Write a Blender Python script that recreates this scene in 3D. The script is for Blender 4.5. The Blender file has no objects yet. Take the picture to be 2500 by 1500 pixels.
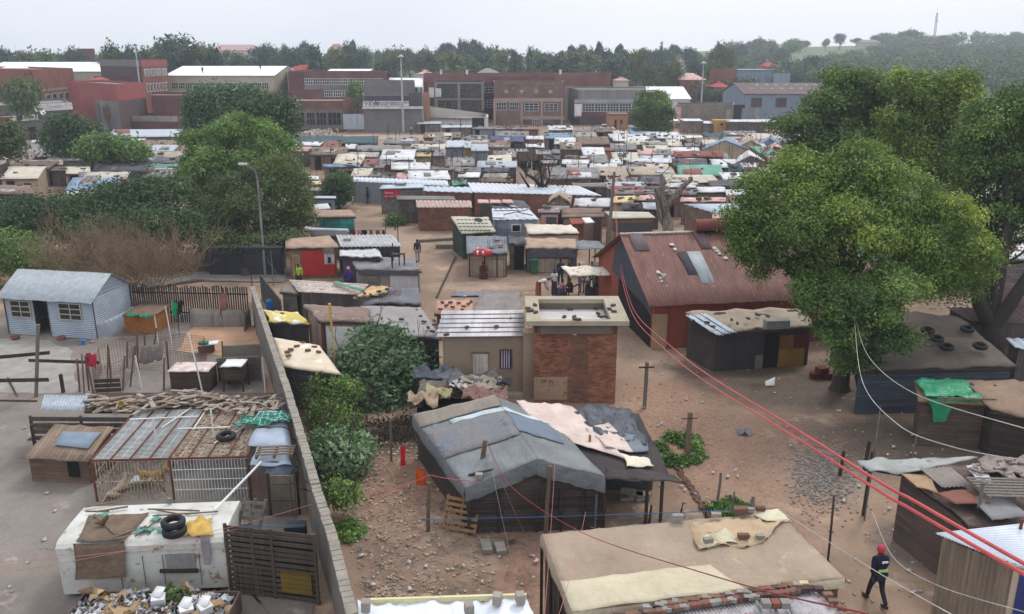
import bpy,math,random
import numpy as np
from mathutils import Vector,Matrix,Euler,noise
R=math.radians
SC=bpy.context.scene
random.seed(7)
# ---------------------------------------------------------------- camera
F,PITCH,HC=2080.0,R(16.3),14.5          # focal length in photo pixels, tilt, height of the balcony
cd=bpy.data.cameras.new('camera'); cam=bpy.data.objects.new('camera',cd)
SC.collection.objects.link(cam); SC.camera=cam
cd.sensor_width=36; cd.lens=F*36/2500; cd.clip_start=.2; cd.clip_end=8000
cam.location=(0,0,HC); cam.rotation_euler=(R(90)-PITCH,0,0)
SC.render.resolution_x,SC.render.resolution_y=1024,614
# ---------------------------------------------------------------- sky, sun, exposure
SUN_EL,SUN_AZ=R(52),R(35)                  # azimuth clockwise from +Y
w=bpy.data.worlds.new('World'); SC.world=w; w.use_nodes=True
nt=w.node_tree; nt.nodes.clear()
def N(t,**k):
    n=nt.nodes.new(t)
    for a,b in k.items(): setattr(n,a,b)
    return n
sky=N('ShaderNodeTexSky',sky_type='NISHITA',sun_disc=False,sun_elevation=SUN_EL,sun_rotation=SUN_AZ)
sky.dust_density=4; sky.air_density=1
tc=N('ShaderNodeTexCoord'); mp=N('ShaderNodeMapping'); mp.inputs['Scale'].default_value=(1.3,1.3,5)
nz=N('ShaderNodeTexNoise'); nz.inputs['Scale'].default_value=2.2; nz.inputs['Detail'].default_value=5
cr=N('ShaderNodeValToRGB')
cr.color_ramp.elements[0].position=.32; cr.color_ramp.elements[0].color=(6.4,6.9,7.8,1)
cr.color_ramp.elements[1].position=.66; cr.color_ramp.elements[1].color=(8.1,8.3,8.7,1)
dt=N('ShaderNodeVectorMath',operation='DOT_PRODUCT')
sd=Vector((math.sin(SUN_AZ)*math.cos(R(22)),math.cos(SUN_AZ)*math.cos(R(22)),math.sin(R(22))))
dt.inputs[1].default_value=(math.sin(R(14)),math.cos(R(14))*.97,.2)
mr=N('ShaderNodeMapRange'); mr.inputs['From Min'].default_value=.86; mr.inputs['From Max'].default_value=1
mr.inputs['To Max'].default_value=.75
m2=N('ShaderNodeMixRGB'); m2.inputs[2].default_value=(7.6,7.6,7.8,1)
mx=N('ShaderNodeMixRGB'); mx.inputs[0].default_value=.88
bg=N('ShaderNodeBackground'); bg.inputs['Strength'].default_value=.1
wo=N('ShaderNodeOutputWorld'); L=nt.links.new
L(tc.outputs['Generated'],mp.inputs[0]); L(mp.outputs[0],nz.inputs['Vector']); L(nz.outputs['Fac'],cr.inputs[0])
L(tc.outputs['Generated'],dt.inputs[0]); L(dt.outputs['Value'],mr.inputs[0]); L(mr.outputs[0],m2.inputs[0])
sx_=N('ShaderNodeSeparateXYZ'); L(tc.outputs['Generated'],sx_.inputs[0]); hr_=N('ShaderNodeValToRGB'); he=hr_.color_ramp.elements   # overcast: dimmest at the horizon
he[0].color=(.75,.77,.79,1); he[1].color=(1.22,1.2,1.18,1); he[1].position=1; q_=he.new(.1); q_.color=(.82,.83,.84,1); q_=he.new(.35); q_.color=(1.02,1.02,1.02,1); L(sx_.outputs['Z'],hr_.inputs[0])
mh=N('ShaderNodeMixRGB',blend_type='MULTIPLY'); mh.inputs[0].default_value=1; L(cr.outputs[0],mh.inputs[1]); L(hr_.outputs[0],mh.inputs[2])
L(mh.outputs[0],m2.inputs[1]); L(sky.outputs[0],mx.inputs[1]); L(m2.outputs[0],mx.inputs[2])
L(mx.outputs[0],bg.inputs[0]); L(bg.outputs[0],wo.inputs[0])
sl=bpy.data.lights.new('sun','SUN'); sl.energy=.95; sl.angle=R(14); sl.color=(1,.96,.9)
so=bpy.data.objects.new('sun',sl); SC.collection.objects.link(so)
so.rotation_euler=Vector((-math.sin(SUN_AZ)*math.cos(SUN_EL),-math.cos(SUN_AZ)*math.cos(SUN_EL),-math.sin(SUN_EL))).to_track_quat('-Z','Y').to_euler()
SC.view_settings.view_transform='Standard'; SC.view_settings.look='None'
SC.view_settings.exposure=0.76; SC.view_settings.gamma=1
SC.render.engine='CYCLES'
# ---------------------------------------------------------------- photo pixel -> world
CP,SP=math.cos(PITCH),math.sin(PITCH)
def ray(px,py):
    u=-(py-750)/F
    return Vector(((px-1250)/F,CP+u*SP,-SP+u*CP))
def G(px,py,z=0):                            # where that line of sight meets the level z
    d=ray(px,py); t=(z-HC)/d.z
    return Vector((0,0,HC))+d*t
def P(px,py,Y):                              # ... meets the vertical plane at distance Y
    d=ray(px,py); return Vector((0,0,HC))+d*(Y/d.y)
def PX(p):                                     # world -> photo pixel
    d=p.y*CP+(HC-p.z)*SP
    up=(p.z-HC)*CP+p.y*SP
    return 1250+p.x/max(d,.1)*F,750-up/max(d,.1)*F
def smooth(a,b,x):
    t=min(1,max(0,(x-a)/(b-a))); return t*t*(3-2*t)
def terr(x,y):                                # the lie of the land
    z=7.5*smooth(255,520,y)+4*smooth(520,1000,y)
    hill=smooth(90,330,x)*smooth(430,850,y)
    z += 15*hill
    z += 5*smooth(330,600,x)*smooth(500,900,y)
    return z
# ---------------------------------------------------------------- things and parts
W={}; REG=[]
def tag(o,label,cat,group=None,same=False):
    o['label']=label; o['category']=cat
    if group: o['group']=group
    REG.append((o,same)); return o
def thing(name,label,cat,loc=(0,0,0),group=None,same=False):
    o=bpy.data.objects.new(name,None); SC.collection.objects.link(o)
    o.location=loc; o.empty_display_size=.3; W[o.name]=Vector(loc)
    return tag(o,label,cat,group,same)
class MB:
    def __init__(s): s.v=[]; s.f=[]; s.s=[]
    def add(s,vs,fs,sm=False):
        n=len(s.v); s.v += [Vector(v) for v in vs]
        for f in fs: s.f.append(tuple(i+n for i in f)); s.s.append(sm)
        return s
    def box(s,c,d,rz=0,rx=0,ry=0):
        m=Euler((rx,ry,rz)).to_matrix(); c=Vector(c); x,y,z=d[0]/2,d[1]/2,d[2]/2
        vs=[c+m @ Vector(p) for p in ((-x,-y,-z),(x,-y,-z),(x,y,-z),(-x,y,-z),(-x,-y,z),(x,-y,z),(x,y,z),(-x,y,z))]
        return s.add(vs,[(0,3,2,1),(4,5,6,7),(0,1,5,4),(1,2,6,5),(2,3,7,6),(3,0,4,7)])
    def prism(s,a,b):                        # ring a (below) to ring b (above), counter-clockwise from above
        n=len(a)
        fs=[(i,(i+1) %n,n+(i+1) %n,n+i) for i in range(n)]+[tuple(range(n-1,-1,-1)),tuple(range(n,2*n))]
        return s.add(list(a)+list(b),fs)
    def bar(s,a,b,w=.05,h=None):           # squared timber between two points
        a,b=Vector(a),Vector(b); h=h or w; d=(b-a).normalized()
        u=d.cross(Vector((0,0,1)));
        if u.length <.05: u=Vector((1,0,0))
        u.normalize(); v=u.cross(d)
        u,v=u*w/2,v*h/2
        return s.prism([a-u-v,a+u-v,a+u+v,a-u+v][::-1],[b-u-v,b+u-v,b+u+v,b-u+v][::-1])
    def tube(s,pts,r,n=6):
        pts=[Vector(p) for p in pts]; rs=r if isinstance(r,(list,tuple)) else [r]*len(pts)
        vs=[]; fs=[]
        for i,p in enumerate(pts):
            d=(pts[min(i+1,len(pts)-1)]-pts[max(i-1,0)]).normalized()
            u=d.cross(Vector((0,0,1)))
            if u.length <.1: u=d.cross(Vector((1,0,0)))
            u.normalize(); v=d.cross(u)
            for k in range(n):
                a=2*math.pi*k/n; vs.append(p+(u*math.cos(a)+v*math.sin(a))*rs[i])
        for i in range(len(pts)-1):
            for k in range(n):
                fs.append((i*n+k,i*n+(k+1) %n,(i+1)*n+(k+1) %n,(i+1)*n+k))
        s.add(vs,fs,True)
        s.add(vs[:n],[tuple(range(n-1,-1,-1))]); return s.add(vs[-n:],[tuple(range(n))])
    def lathe(s,c,prof,n=16,axis=None):    # prof: (radius, height) pairs; axis: matrix
        c=Vector(c); m=axis or Matrix.Identity(3); vs=[]; fs=[]
        for r,h in prof:
            for k in range(n):
                a=2*math.pi*k/n; vs.append(c+m @ Vector((r*math.cos(a),r*math.sin(a),h)))
        for i in range(len(prof)-1):
            for k in range(n): fs.append((i*n+k,i*n+(k+1) %n,(i+1)*n+(k+1) %n,(i+1)*n+k))
        return s.add(vs,fs,True)
    def slab(s,c,th=.03,nx=6,ny=4,fn=None,rag=0,sm=True,bot=True):   # c: FL FR BR BL
        a,b,d,e=[Vector(p) for p in c]; vs=[]
        for j in range(ny+1):
            for i in range(nx+1):
                u,v=i/nx,j/ny
                if rag:
                    if i in (0,nx): u += rag*2*noise.noise(Vector((a.x,v*(e-a).length*1.3,i+a.y)))/max((b-a).length,.3)
                    if j in (0,ny): v += rag*2*noise.noise(Vector((u*(b-a).length*1.3,a.y,j+a.x)))/max((e-a).length,.3)
                p=(a*(1-u)+b*u)*(1-v)+(e*(1-u)+d*u)*v
                if fn: p.z += fn(u,v,p)
                vs.append(p)
        n=len(vs); W_=nx+1
        top=[(j*W_+i,j*W_+i+1,(j+1)*W_+i+1,(j+1)*W_+i) for j in range(ny) for i in range(nx)]
        if not bot: return s.add(vs,top,sm)
        vs += [p-Vector((0,0,th)) for p in vs]
        base=len(s.v); s.add(vs,top,sm); k=len(s.v)-len(vs)
        fs=[tuple(q+n for q in f[::-1]) for f in top]
        for i in range(nx): fs.append((i,i+n,i+1+n,i+1)); q=ny*W_+i; fs.append((q,q+1,q+1+n,q+n))
        for j in range(ny): q=j*W_; fs.append((q,q+W_,q+W_+n,q+n)); q += nx; fs.append((q,q+n,q+W_+n,q+W_))
        for f in fs: s.f.append(tuple(i+k for i in f)); s.s.append(False)
        return s
    def corr(s,c,lam=.15,amp=.025,th=.012,ny=1,along=True,fn=None,rag=0):
        a,b,d,e=[Vector(p) for p in c]
        if not along: c=[b,d,e,a]; a,b,d,e=c
        Ln=((b-a).length+(d-e).length)/2; nw=max(2,round(Ln/lam))
        g=lambda u,v,p: amp*math.sin(2*math.pi*nw*u)+(fn(u,v,p) if fn else 0)
        return s.slab(c,th,nw*4,ny,g,rag,sm=True)
def build(name,mb,mat,parent=None):
    me=bpy.data.meshes.new(name)
    if parent is None:
        lo=Vector((sum(v.x for v in mb.v)/len(mb.v),sum(v.y for v in mb.v)/len(mb.v),min(v.z for v in mb.v)))
    else: lo=W[parent.name]
    me.from_pydata([v-lo for v in mb.v],[],mb.f)
    me.polygons.foreach_set('use_smooth',mb.s); me.materials.append(mat)
    n=len(me.loops); co=np.array([v[:] for v in mb.v],dtype=np.float32)
    li=np.empty(n,np.int32); me.loops.foreach_get('vertex_index',li)
    npoly=len(me.polygons); nr=np.empty(npoly*3,np.float32); me.polygons.foreach_get('normal',nr); nr=nr.reshape(-1,3)
    tot=np.empty(npoly,np.int32); me.polygons.foreach_get('loop_total',tot); nr=np.repeat(nr,tot,0); p=co[li]
    hl=np.hypot(nr[:,0],nr[:,1])+1e-6
    vert=np.abs(nr[:,2]) <.75
    u=np.where(vert,(p[:,0]*-nr[:,1]+p[:,1]*nr[:,0])/hl,p[:,0]); v=np.where(vert,p[:,2],p[:,1])
    uv=me.uv_layers.new(name='uv'); uv.data.foreach_set('uv',np.stack([u,v],1).ravel().astype(np.float32))
    o=bpy.data.objects.new(name,me); SC.collection.objects.link(o)
    if parent: o.parent=parent
    else: o.location=lo
    W[o.name]=lo; return o
def single(name,mb,mat,label,cat,group=None,same=False):
    return tag(build(name,mb,mat),label,cat,group,same)
def many(name,fs,mat,label,cat,group):    # look-alikes: one object each
    for f in fs: mb=MB(); f(mb); single(name,mb,mat,label,cat,group,True)
def struct(name,mb,mat):
    o=build(name,mb,mat); o['kind']='structure'; return o
def stuff(name,mb,mat,label,cat):
    o=build(name,mb,mat); o['kind']='stuff'; o['label']=label; o['category']=cat; return o
def copy_tree(o,parent=None):
    c=o.copy(); SC.collection.objects.link(c)
    if parent: c.parent=parent
    W[c.name]=W.get(o.name,Vector())
    for ch in list(o.children): copy_tree(ch,c)
    return c
def dup(o,loc,rz=0,label=None,group=None,scale=None,same=False):
    c=copy_tree(o); c.location=loc; c.rotation_euler=(0,0,rz)
    if scale: c.scale=scale
    if label: c['label']=label
    if group: c['group']=group
    REG.append((c,same)); return c
# ---------------------------------------------------------------- materials
def lin(c,k=1.0):
    return tuple((x/255/12.92 if x/255 <= .04045 else ((x/255+.055)/1.055) ** 2.4)*k for x in c)+(1,)
MC={}
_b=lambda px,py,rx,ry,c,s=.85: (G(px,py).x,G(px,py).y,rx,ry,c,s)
BLOBS=[_b(1960,950,5.5,2.6,(92,80,70)),_b(2250,1090,5.5,2.6,(92,80,70)),_b(1800,900,4,1.6,(100,86,74)),_b(2015,1160,1.5,2.2,(138,134,128)),_b(1690,1280,2.4,.8,(120,114,108)),_b(1150,700,4,1.2,(184,160,138),.6),_b(960,600,3,9,(176,150,130),.5),_b(1620,1020,2.6,5,(172,134,110),.6),_b(1850,1130,4,5,(164,128,106),.5),_b(1000,1180,2,3,(150,112,90),.6),  # darkest browns by the right trees: soil darkened further to paint in tree shade
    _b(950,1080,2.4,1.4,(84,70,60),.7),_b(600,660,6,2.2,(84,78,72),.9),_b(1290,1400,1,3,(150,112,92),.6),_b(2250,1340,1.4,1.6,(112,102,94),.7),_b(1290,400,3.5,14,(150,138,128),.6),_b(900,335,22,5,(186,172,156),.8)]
def mat(c1,c2=None,c3=None,kind='plain',sc=1.2,rough=.85,bump=.3,spot=.62,uvs=(1,1),metal=0,key=None,corr=0,trans=0):
    k=(c1,c2,c3,kind,sc,rough,bump,spot,uvs,metal,corr,trans,key)
    if k in MC: return MC[k]
    m=bpy.data.materials.new('m_%s_%d' %(kind,len(MC))); MC[k]=m; m.use_nodes=True
    nt=m.node_tree; nd=nt.nodes; L=nt.links.new; b=nd['Principled BSDF']
    b.inputs['Roughness'].default_value=rough; b.inputs['Metallic'].default_value=metal
    b.inputs['Specular IOR Level'].default_value=.3
    c2=c2 or tuple(int(x*.82) for x in c1)
    tc=nd.new('ShaderNodeTexCoord'); oi=nd.new('ShaderNodeObjectInfo')
    ad=nd.new('ShaderNodeVectorMath'); ad.operation='MULTIPLY_ADD'; ad.inputs[1].default_value=(1,1,1)
    cb=nd.new('ShaderNodeVectorMath'); cb.operation='SCALE'; cb.inputs[0].default_value=(31,17,23)
    L(oi.outputs['Random'],cb.inputs['Scale']); L(tc.outputs['Object'],ad.inputs[0]); L(cb.outputs[0],ad.inputs[2])
    vec=ad.outputs[0]
    def noi(scale,det=4,v=None,stretch=None):
        n=nd.new('ShaderNodeTexNoise'); n.inputs['Scale'].default_value=scale; n.inputs['Detail'].default_value=det
        n.inputs['Roughness'].default_value=.62
        if stretch:
            q=nd.new('ShaderNodeMapping'); q.inputs['Scale'].default_value=stretch; L(v or vec,q.inputs[0]); L(q.outputs[0],n.inputs['Vector'])
        else: L(v or vec,n.inputs['Vector'])
        return n.outputs['Fac']
    def mix(f,a,c,mode='MIX'):
        x=nd.new('ShaderNodeMixRGB'); x.blend_type=mode
        for i,q in ((0,f),(1,a),(2,c)):
            if isinstance(q,tuple): x.inputs[i].default_value=q
            elif isinstance(q,(int,float)): x.inputs[i].default_value=q
            else: L(q,x.inputs[i])
        return x.outputs[0]
    def ramp(f,a,c):
        x=nd.new('ShaderNodeMapRange'); x.inputs['From Min'].default_value=a; x.inputs['From Max'].default_value=c; L(f,x.inputs[0]); return x.outputs[0]
    hgt=None
    if kind in ('brick','block','plank','vplank','sheets'):
        br=nd.new('ShaderNodeTexBrick'); q=nd.new('ShaderNodeMapping'); L(tc.outputs['UV'],q.inputs[0]); L(q.outputs[0],br.inputs[0])
        br.inputs['Scale'].default_value=1; br.inputs['Mortar Smooth'].default_value=.2
        bw,bh,ms,off=dict(brick=(.24,.085,.008,.5),block=(.4,.2,.01,.5),plank=(2.3,.15,.006,.5),vplank=(2.1,.16,.006,.5),sheets=(.9*uvs[0],1.5*uvs[1],.012,.0))[kind]
        br.inputs['Brick Width'].default_value=bw; br.inputs['Row Height'].default_value=bh; br.inputs['Mortar Size'].default_value=ms; br.offset=off
        if kind =='vplank': q.inputs['Rotation'].default_value=(0,0,R(90))
        br.inputs['Color1'].default_value=lin(c1); br.inputs['Color2'].default_value=lin(c2)
        mo=lin(c3 or tuple(int(x*.45) for x in c1)); br.inputs['Mortar'].default_value=mo
        col=br.outputs['Color']; hgt=br.outputs['Fac']
        col=mix(ramp(noi(sc,5),.3,.7),col,mix(1.0,col,(.62,.6,.6,1),'MULTIPLY'))
        col=mix(ramp(noi(.35,3),.45,.75),col,mix(1.0,col,(.75,.72,.7,1),'MULTIPLY'))
    else:
        st={'streak': (6,6,.5),'rustroof': (5,.6,3)}.get(kind)
        f=ramp(noi(sc,6,stretch=st),.32,.68)
        col=mix(f,lin(c1),lin(c2))
        if c3:
            f3=ramp(noi(sc*2.3,6,stretch=st),spot,spot+.08); col=mix(f3,col,lin(c3))
        if kind =='dirt':
            col=mix(ramp(noi(.11,4),.42,.6),col,mix(1.0,col,(.74,.73,.73,1),'MULTIPLY')); col=mix(ramp(noi(.5,5,stretch=(1,.25,1)),.5,.68),col,mix(1.0,col,(.84,.82,.80,1),'MULTIPLY'))
            pe=mix(.4,col,lin((206,190,172))); col=mix(ramp(noi(30,2),.64,.7),col,pe); col=mix(ramp(noi(23,2,stretch=(1.3,1,1)),.62,.7),col,mix(.45,col,lin((84,70,60))))
            if key =='ground':
                ge=nd.new('ShaderNodeNewGeometry')
                wob=nd.new('ShaderNodeTexNoise'); wob.inputs['Scale'].default_value=.7; wob.inputs['Detail'].default_value=5; L(ge.outputs['Position'],wob.inputs['Vector'])
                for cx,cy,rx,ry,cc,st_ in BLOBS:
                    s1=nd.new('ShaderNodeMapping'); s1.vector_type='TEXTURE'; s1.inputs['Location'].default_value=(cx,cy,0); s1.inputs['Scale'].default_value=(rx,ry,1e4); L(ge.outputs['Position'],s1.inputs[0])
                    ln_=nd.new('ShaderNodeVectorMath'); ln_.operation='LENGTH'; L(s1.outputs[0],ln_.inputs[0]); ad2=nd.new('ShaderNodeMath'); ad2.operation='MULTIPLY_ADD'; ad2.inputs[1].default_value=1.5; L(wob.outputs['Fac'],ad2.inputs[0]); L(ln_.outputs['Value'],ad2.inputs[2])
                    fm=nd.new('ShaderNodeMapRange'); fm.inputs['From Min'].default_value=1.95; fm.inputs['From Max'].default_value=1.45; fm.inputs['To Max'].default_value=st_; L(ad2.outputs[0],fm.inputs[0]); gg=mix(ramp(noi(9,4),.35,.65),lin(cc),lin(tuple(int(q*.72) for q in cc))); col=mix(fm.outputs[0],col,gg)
        g=ramp(noi(sc*9,4),.25,.8); col=mix(g,mix(1.0,col,(.86,.85,.84,1),'MULTIPLY'),col)
    if corr:
        wv=nd.new('ShaderNodeTexWave'); wv.inputs['Scale'].default_value=1; q=nd.new('ShaderNodeMapping')
        q.inputs['Scale'].default_value=(corr,corr,corr); wv.wave_profile='SIN'; L(tc.outputs['UV'],q.inputs[0]); L(q.outputs[0],wv.inputs[0])
        hgt=wv.outputs['Fac']; col=mix(mix(.5,hgt,hgt),mix(1.0,col,(.7,.7,.72,1),'MULTIPLY'),col)
    vr=nd.new('ShaderNodeMapRange'); vr.inputs['To Min'].default_value=.86; vr.inputs['To Max'].default_value=1.08; L(oi.outputs['Random'],vr.inputs[0])
    hs=nd.new('ShaderNodeHueSaturation'); L(vr.outputs[0],hs.inputs['Value']); L(col,hs.inputs['Color']); L(hs.outputs[0],b.inputs['Base Color'])
    if kind =='tarp':
        b1=nd.new('ShaderNodeMath'); b1.operation='SUBTRACT'; b1.inputs[1].default_value=.5; L(noi(1.3,3,stretch=(1,.35,1)),b1.inputs[0])
        b2=nd.new('ShaderNodeMath'); b2.operation='ABSOLUTE'; L(b1.outputs[0],b2.inputs[0]); b3=nd.new('ShaderNodeBump'); b3.inputs['Distance'].default_value=.35; b3.inputs['Strength'].default_value=.45; b3.invert=True; L(b2.outputs[0],b3.inputs['Height'])
        c1_=nd.new('ShaderNodeMath'); c1_.operation='SUBTRACT'; c1_.inputs[1].default_value=.5; L(noi(3.1,2,stretch=(.4,1.2,1)),c1_.inputs[0])
        c2_=nd.new('ShaderNodeMath'); c2_.operation='ABSOLUTE'; L(c1_.outputs[0],c2_.inputs[0]); c3_=nd.new('ShaderNodeBump'); c3_.inputs['Distance'].default_value=.12; c3_.inputs['Strength'].default_value=.35; c3_.invert=True; L(c2_.outputs[0],c3_.inputs['Height']); L(b3.outputs[0],c3_.inputs['Normal'])
    if bump:
        bp=nd.new('ShaderNodeBump'); bp.inputs['Distance'].default_value=.02; bp.inputs['Strength'].default_value=bump
        hh=noi(sc*7,4)
        if hgt is not None:
            a=nd.new('ShaderNodeMath'); a.operation='MULTIPLY_ADD'; a.inputs[1].default_value=1.2 if corr else-1.2; L(hgt,a.inputs[0]); L(hh,a.inputs[2]); hh=a.outputs[0]
        L(hh,bp.inputs['Height']);
        if kind =='tarp': L(c3_.outputs[0],bp.inputs['Normal'])
        L(bp.outputs[0],b.inputs['Normal'])
    return m
def leafmat(dark,mid,light,tr=.28):
    m=bpy.data.materials.new('leaf_%d' %len(MC)); MC[len(MC)+.5]=m; m.use_nodes=True
    nt=m.node_tree; nd=nt.nodes; L=nt.links.new; nd.clear()
    at=nd.new('ShaderNodeAttribute'); at.attribute_name='tint'
    r=nd.new('ShaderNodeValToRGB'); e=r.color_ramp.elements; e[0].color=lin(dark); e[1].color=lin(light); k=e.new(.55); k.color=lin(mid)
    L(at.outputs['Fac'],r.inputs[0])
    oi=nd.new('ShaderNodeObjectInfo'); vr=nd.new('ShaderNodeMapRange'); vr.inputs['To Min'].default_value=.8; vr.inputs['To Max'].default_value=1.15
    hs=nd.new('ShaderNodeHueSaturation'); L(oi.outputs['Random'],vr.inputs[0]); L(vr.outputs[0],hs.inputs['Value']); L(r.outputs[0],hs.inputs['Color'])
    d=nd.new('ShaderNodeBsdfPrincipled'); d.inputs['Roughness'].default_value=.55; d.inputs['Specular IOR Level'].default_value=.25
    t=nd.new('ShaderNodeBsdfTranslucent'); x=nd.new('ShaderNodeMixShader'); x.inputs[0].default_value=tr; o=nd.new('ShaderNodeOutputMaterial')
    L(hs.outputs[0],d.inputs['Base Color']); L(hs.outputs[0],t.inputs[0]); L(d.outputs[0],x.inputs[1]); L(t.outputs[0],x.inputs[2]); L(x.outputs[0],o.inputs[0])
    return m
# roofing and walling stock, by letter
WHITE=mat((214,216,220),(176,174,172),(120,96,82),sc=.9,spot=.66,rough=.6)
ZINC=mat((196,204,214),(158,164,172),(128,112,100),kind='streak',sc=.8,spot=.68,rough=.5,corr=4)
RM=dict(
    W=WHITE,Z=ZINC,
    G=mat((150,148,146),(112,108,106),(84,70,62),sc=.8,spot=.6,corr=3),
    D=mat((92,92,98),(66,66,72),(120,114,110),kind='tarp',sc=1.0,spot=.68),
    B=mat((132,112,98),(98,80,70),(160,150,140),sc=.9,spot=.64),
    C=mat((206,198,184),(176,166,150),(120,100,84),sc=.8,spot=.66),
    R=mat((146,84,76),(118,70,62),(170,130,120),sc=.9,spot=.66),
    P=mat((206,164,158),(180,140,134),(220,210,206),sc=.8,spot=.6),
    N=mat((104,160,140),(80,132,114),(160,190,178),kind='tarp',sc=.9,spot=.66),
    T=mat((56,86,88),(40,60,64),sc=1.5),
    U=mat((130,148,172),(104,118,142),(176,184,192),kind='tarp',sc=.9,spot=.66),
    V=mat((70,78,110),(56,62,88),sc=1.0),
    O=mat((176,162,144),(144,130,114),(196,184,166),kind='tarp',sc=.8,spot=.62),
    Y=mat((204,190,146),(184,162,110),(220,216,200),sc=.9,spot=.64),
    K=mat((196,192,188),(104,92,84),(60,52,50),sc=2.2,spot=.55,bump=.8))
RN=dict(W='white painted sheet',Z='pale zinc',G='grey sheet',D='dark tarpaulin',B='brown sheet',C='cream sheet',R='rust red',P='faded pink',
          N='sea green',T='dark teal net',U='pale blue',V='navy tarpaulin',O='tan canvas',Y='yellow',K='junk covered')
WM=dict(
    b=mat((148,128,114),(118,100,90),kind='vplank',sc=1.5),g=mat((134,130,126),(112,108,104),kind='block',sc=1.0),
    r=mat((134,82,66),(112,66,54),(140,128,116),kind='brick',sc=1.0),k=mat((108,98,94),(84,76,74),kind='vplank',sc=1.4),
    z=mat((150,158,166),(120,126,134),kind='streak',sc=.8,corr=4),c=mat((176,160,138),(150,134,114),sc=.8),
    t=mat((72,160,156),(60,130,130),kind='sheets',sc=1.0,uvs=(.7,1)),u=mat((110,160,190),(90,136,164),sc=.8),
    p=mat((186,146,140),(160,122,118),sc=.8),y=mat((196,160,92),(176,140,76),sc=.8))
WN=dict(b='brown board',g='grey block',r='red brick',k='dark board',z='zinc clad',c='beige',t='turquoise',u='blue',p='pink',y='yellow')
DARK=mat((24,22,24),(16,15,17),bump=0); WOOD=mat((122,104,88),(90,74,62),kind='streak',sc=2)
DWOOD=mat((74,60,52),(50,42,38),kind='streak',sc=2); GWOOD=mat((128,122,114),(96,90,84),kind='streak',sc=2)
CONC=mat((158,152,142),(130,124,116),(104,98,92),sc=1.3,spot=.64); GLASS=mat((46,54,60),(30,36,42),rough=.15,bump=0)
FRAME=mat((206,208,208),(184,184,182),bump=0,rough=.5); RUBBER=mat((40,40,42),(30,30,32),sc=3,rough=.75)
RUST=mat((112,64,48),(84,48,38),(150,116,96),sc=3,spot=.66); STEEL=mat((120,122,126),(90,92,96),rough=.4)
PAINT=mat((226,226,226),(206,206,206),bump=0,rough=.35)
# ---------------------------------------------------------------- foliage
def leaves(name,lobes,n,per,leaf,cr=.5,seed=1,up=.35,hang=0,shell=.5,lo=None,aspect=1.0,parent=None,mt=None,sub=0):
    g=np.random.default_rng(seed)
    if sub:                                    # break every lobe into smaller billows
        new=[]
        for l in lobes:
            for _ in range(sub):
                d=g.normal(size=3); d /= np.linalg.norm(d); d[2]=abs(d[2]) if g.random() <.65 else d[2]; q=g.uniform(.28,.46); e=g.uniform(.62,1.0)
                new.append((l[0]+d[0]*l[3]*e,l[1]+d[1]*l[4]*e,l[2]+d[2]*l[5]*e,l[3]*q,l[4]*q,l[5]*q,(l[6] if len(l) >6 else 0)+.12*g.normal()))
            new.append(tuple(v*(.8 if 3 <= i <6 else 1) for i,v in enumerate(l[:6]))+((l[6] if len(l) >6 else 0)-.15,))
        lobes=new
    lb=np.array([l[:6] for l in lobes],float)
    wt=(lb[:,3]*lb[:,4]+lb[:,3]*lb[:,5]); wt /= wt.sum()
    k=g.choice(len(lb),n,p=wt); d=g.normal(size=(n,3)); d /= np.linalg.norm(d,axis=1)[:,None]
    rad=shell+(1-shell)*g.random(n) ** .6; rad *= 1+.12*g.normal(size=n)
    d[:,2]=np.where((d[:,2] <-.3) & (g.random(n) <.6),-d[:,2],d[:,2])
    c=lb[k,:3]+d*lb[k,3:]*rad[:,None]
    tint0=np.clip(.5+.16*g.normal(size=n)+.10*np.sin(c[:,0]*.9+c[:,2]),0,1)
    if len(lobes[0]) >6: tint0=np.clip(tint0+np.array([l[6] for l in lobes])[k],0,1)
    m=n*per; off=g.normal(size=(m,3))*cr*.55; off[:,2] *= .75
    if hang: off[:,2] -= np.abs(g.normal(size=m))*hang; off[:,:2] *= .6
    c2=np.repeat(c,per,0)+off; dd=np.repeat(d,per,0)
    if lo is not None: c2[:,2]=np.maximum(c2[:,2],lo+.05*g.random(m))
    nrm=dd*.7+g.normal(size=(m,3))*.65+np.array([0,0,up]); nrm /= np.linalg.norm(nrm,axis=1)[:,None]
    t=np.cross(nrm,g.normal(size=(m,3))); t /= np.linalg.norm(t,axis=1)[:,None]+1e-9; b=np.cross(nrm,t)
    s=leaf*(.6+.8*g.random(m))[:,None]*.5
    v=np.empty((m,4,3)); v[:,0]=c2-t*s*1.25; v[:,1]=c2-b*s*.62*aspect+nrm*s*.2; v[:,2]=c2+t*s*1.25; v[:,3]=c2+b*s*.62*aspect+nrm*s*.2
    off0=np.array(W[parent.name]) if parent else np.zeros(3)
    me=bpy.data.meshes.new(name); v=(v-off0).reshape(-1,3).astype(np.float32)
    me.vertices.add(m*4); me.vertices.foreach_set('co',v.ravel()); me.loops.add(m*4); me.loops.foreach_set('vertex_index',np.arange(m*4,dtype=np.int32))
    me.polygons.add(m); me.polygons.foreach_set('loop_start',np.arange(0,m*4,4,dtype=np.int32)); me.polygons.foreach_set('loop_total',np.full(m,4,np.int32))
    me.update(); me.validate()
    a=me.attributes.new('tint','FLOAT','POINT'); tv=np.clip(np.repeat(np.repeat(tint0,per)+.06*g.normal(size=m),4),0,1)
    a.data.foreach_set('value',tv.astype(np.float32)); me.materials.append(mt)
    o=bpy.data.objects.new(name,me); SC.collection.objects.link(o)
    if parent: o.parent=parent
    W[o.name]=Vector(off0); return o
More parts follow.
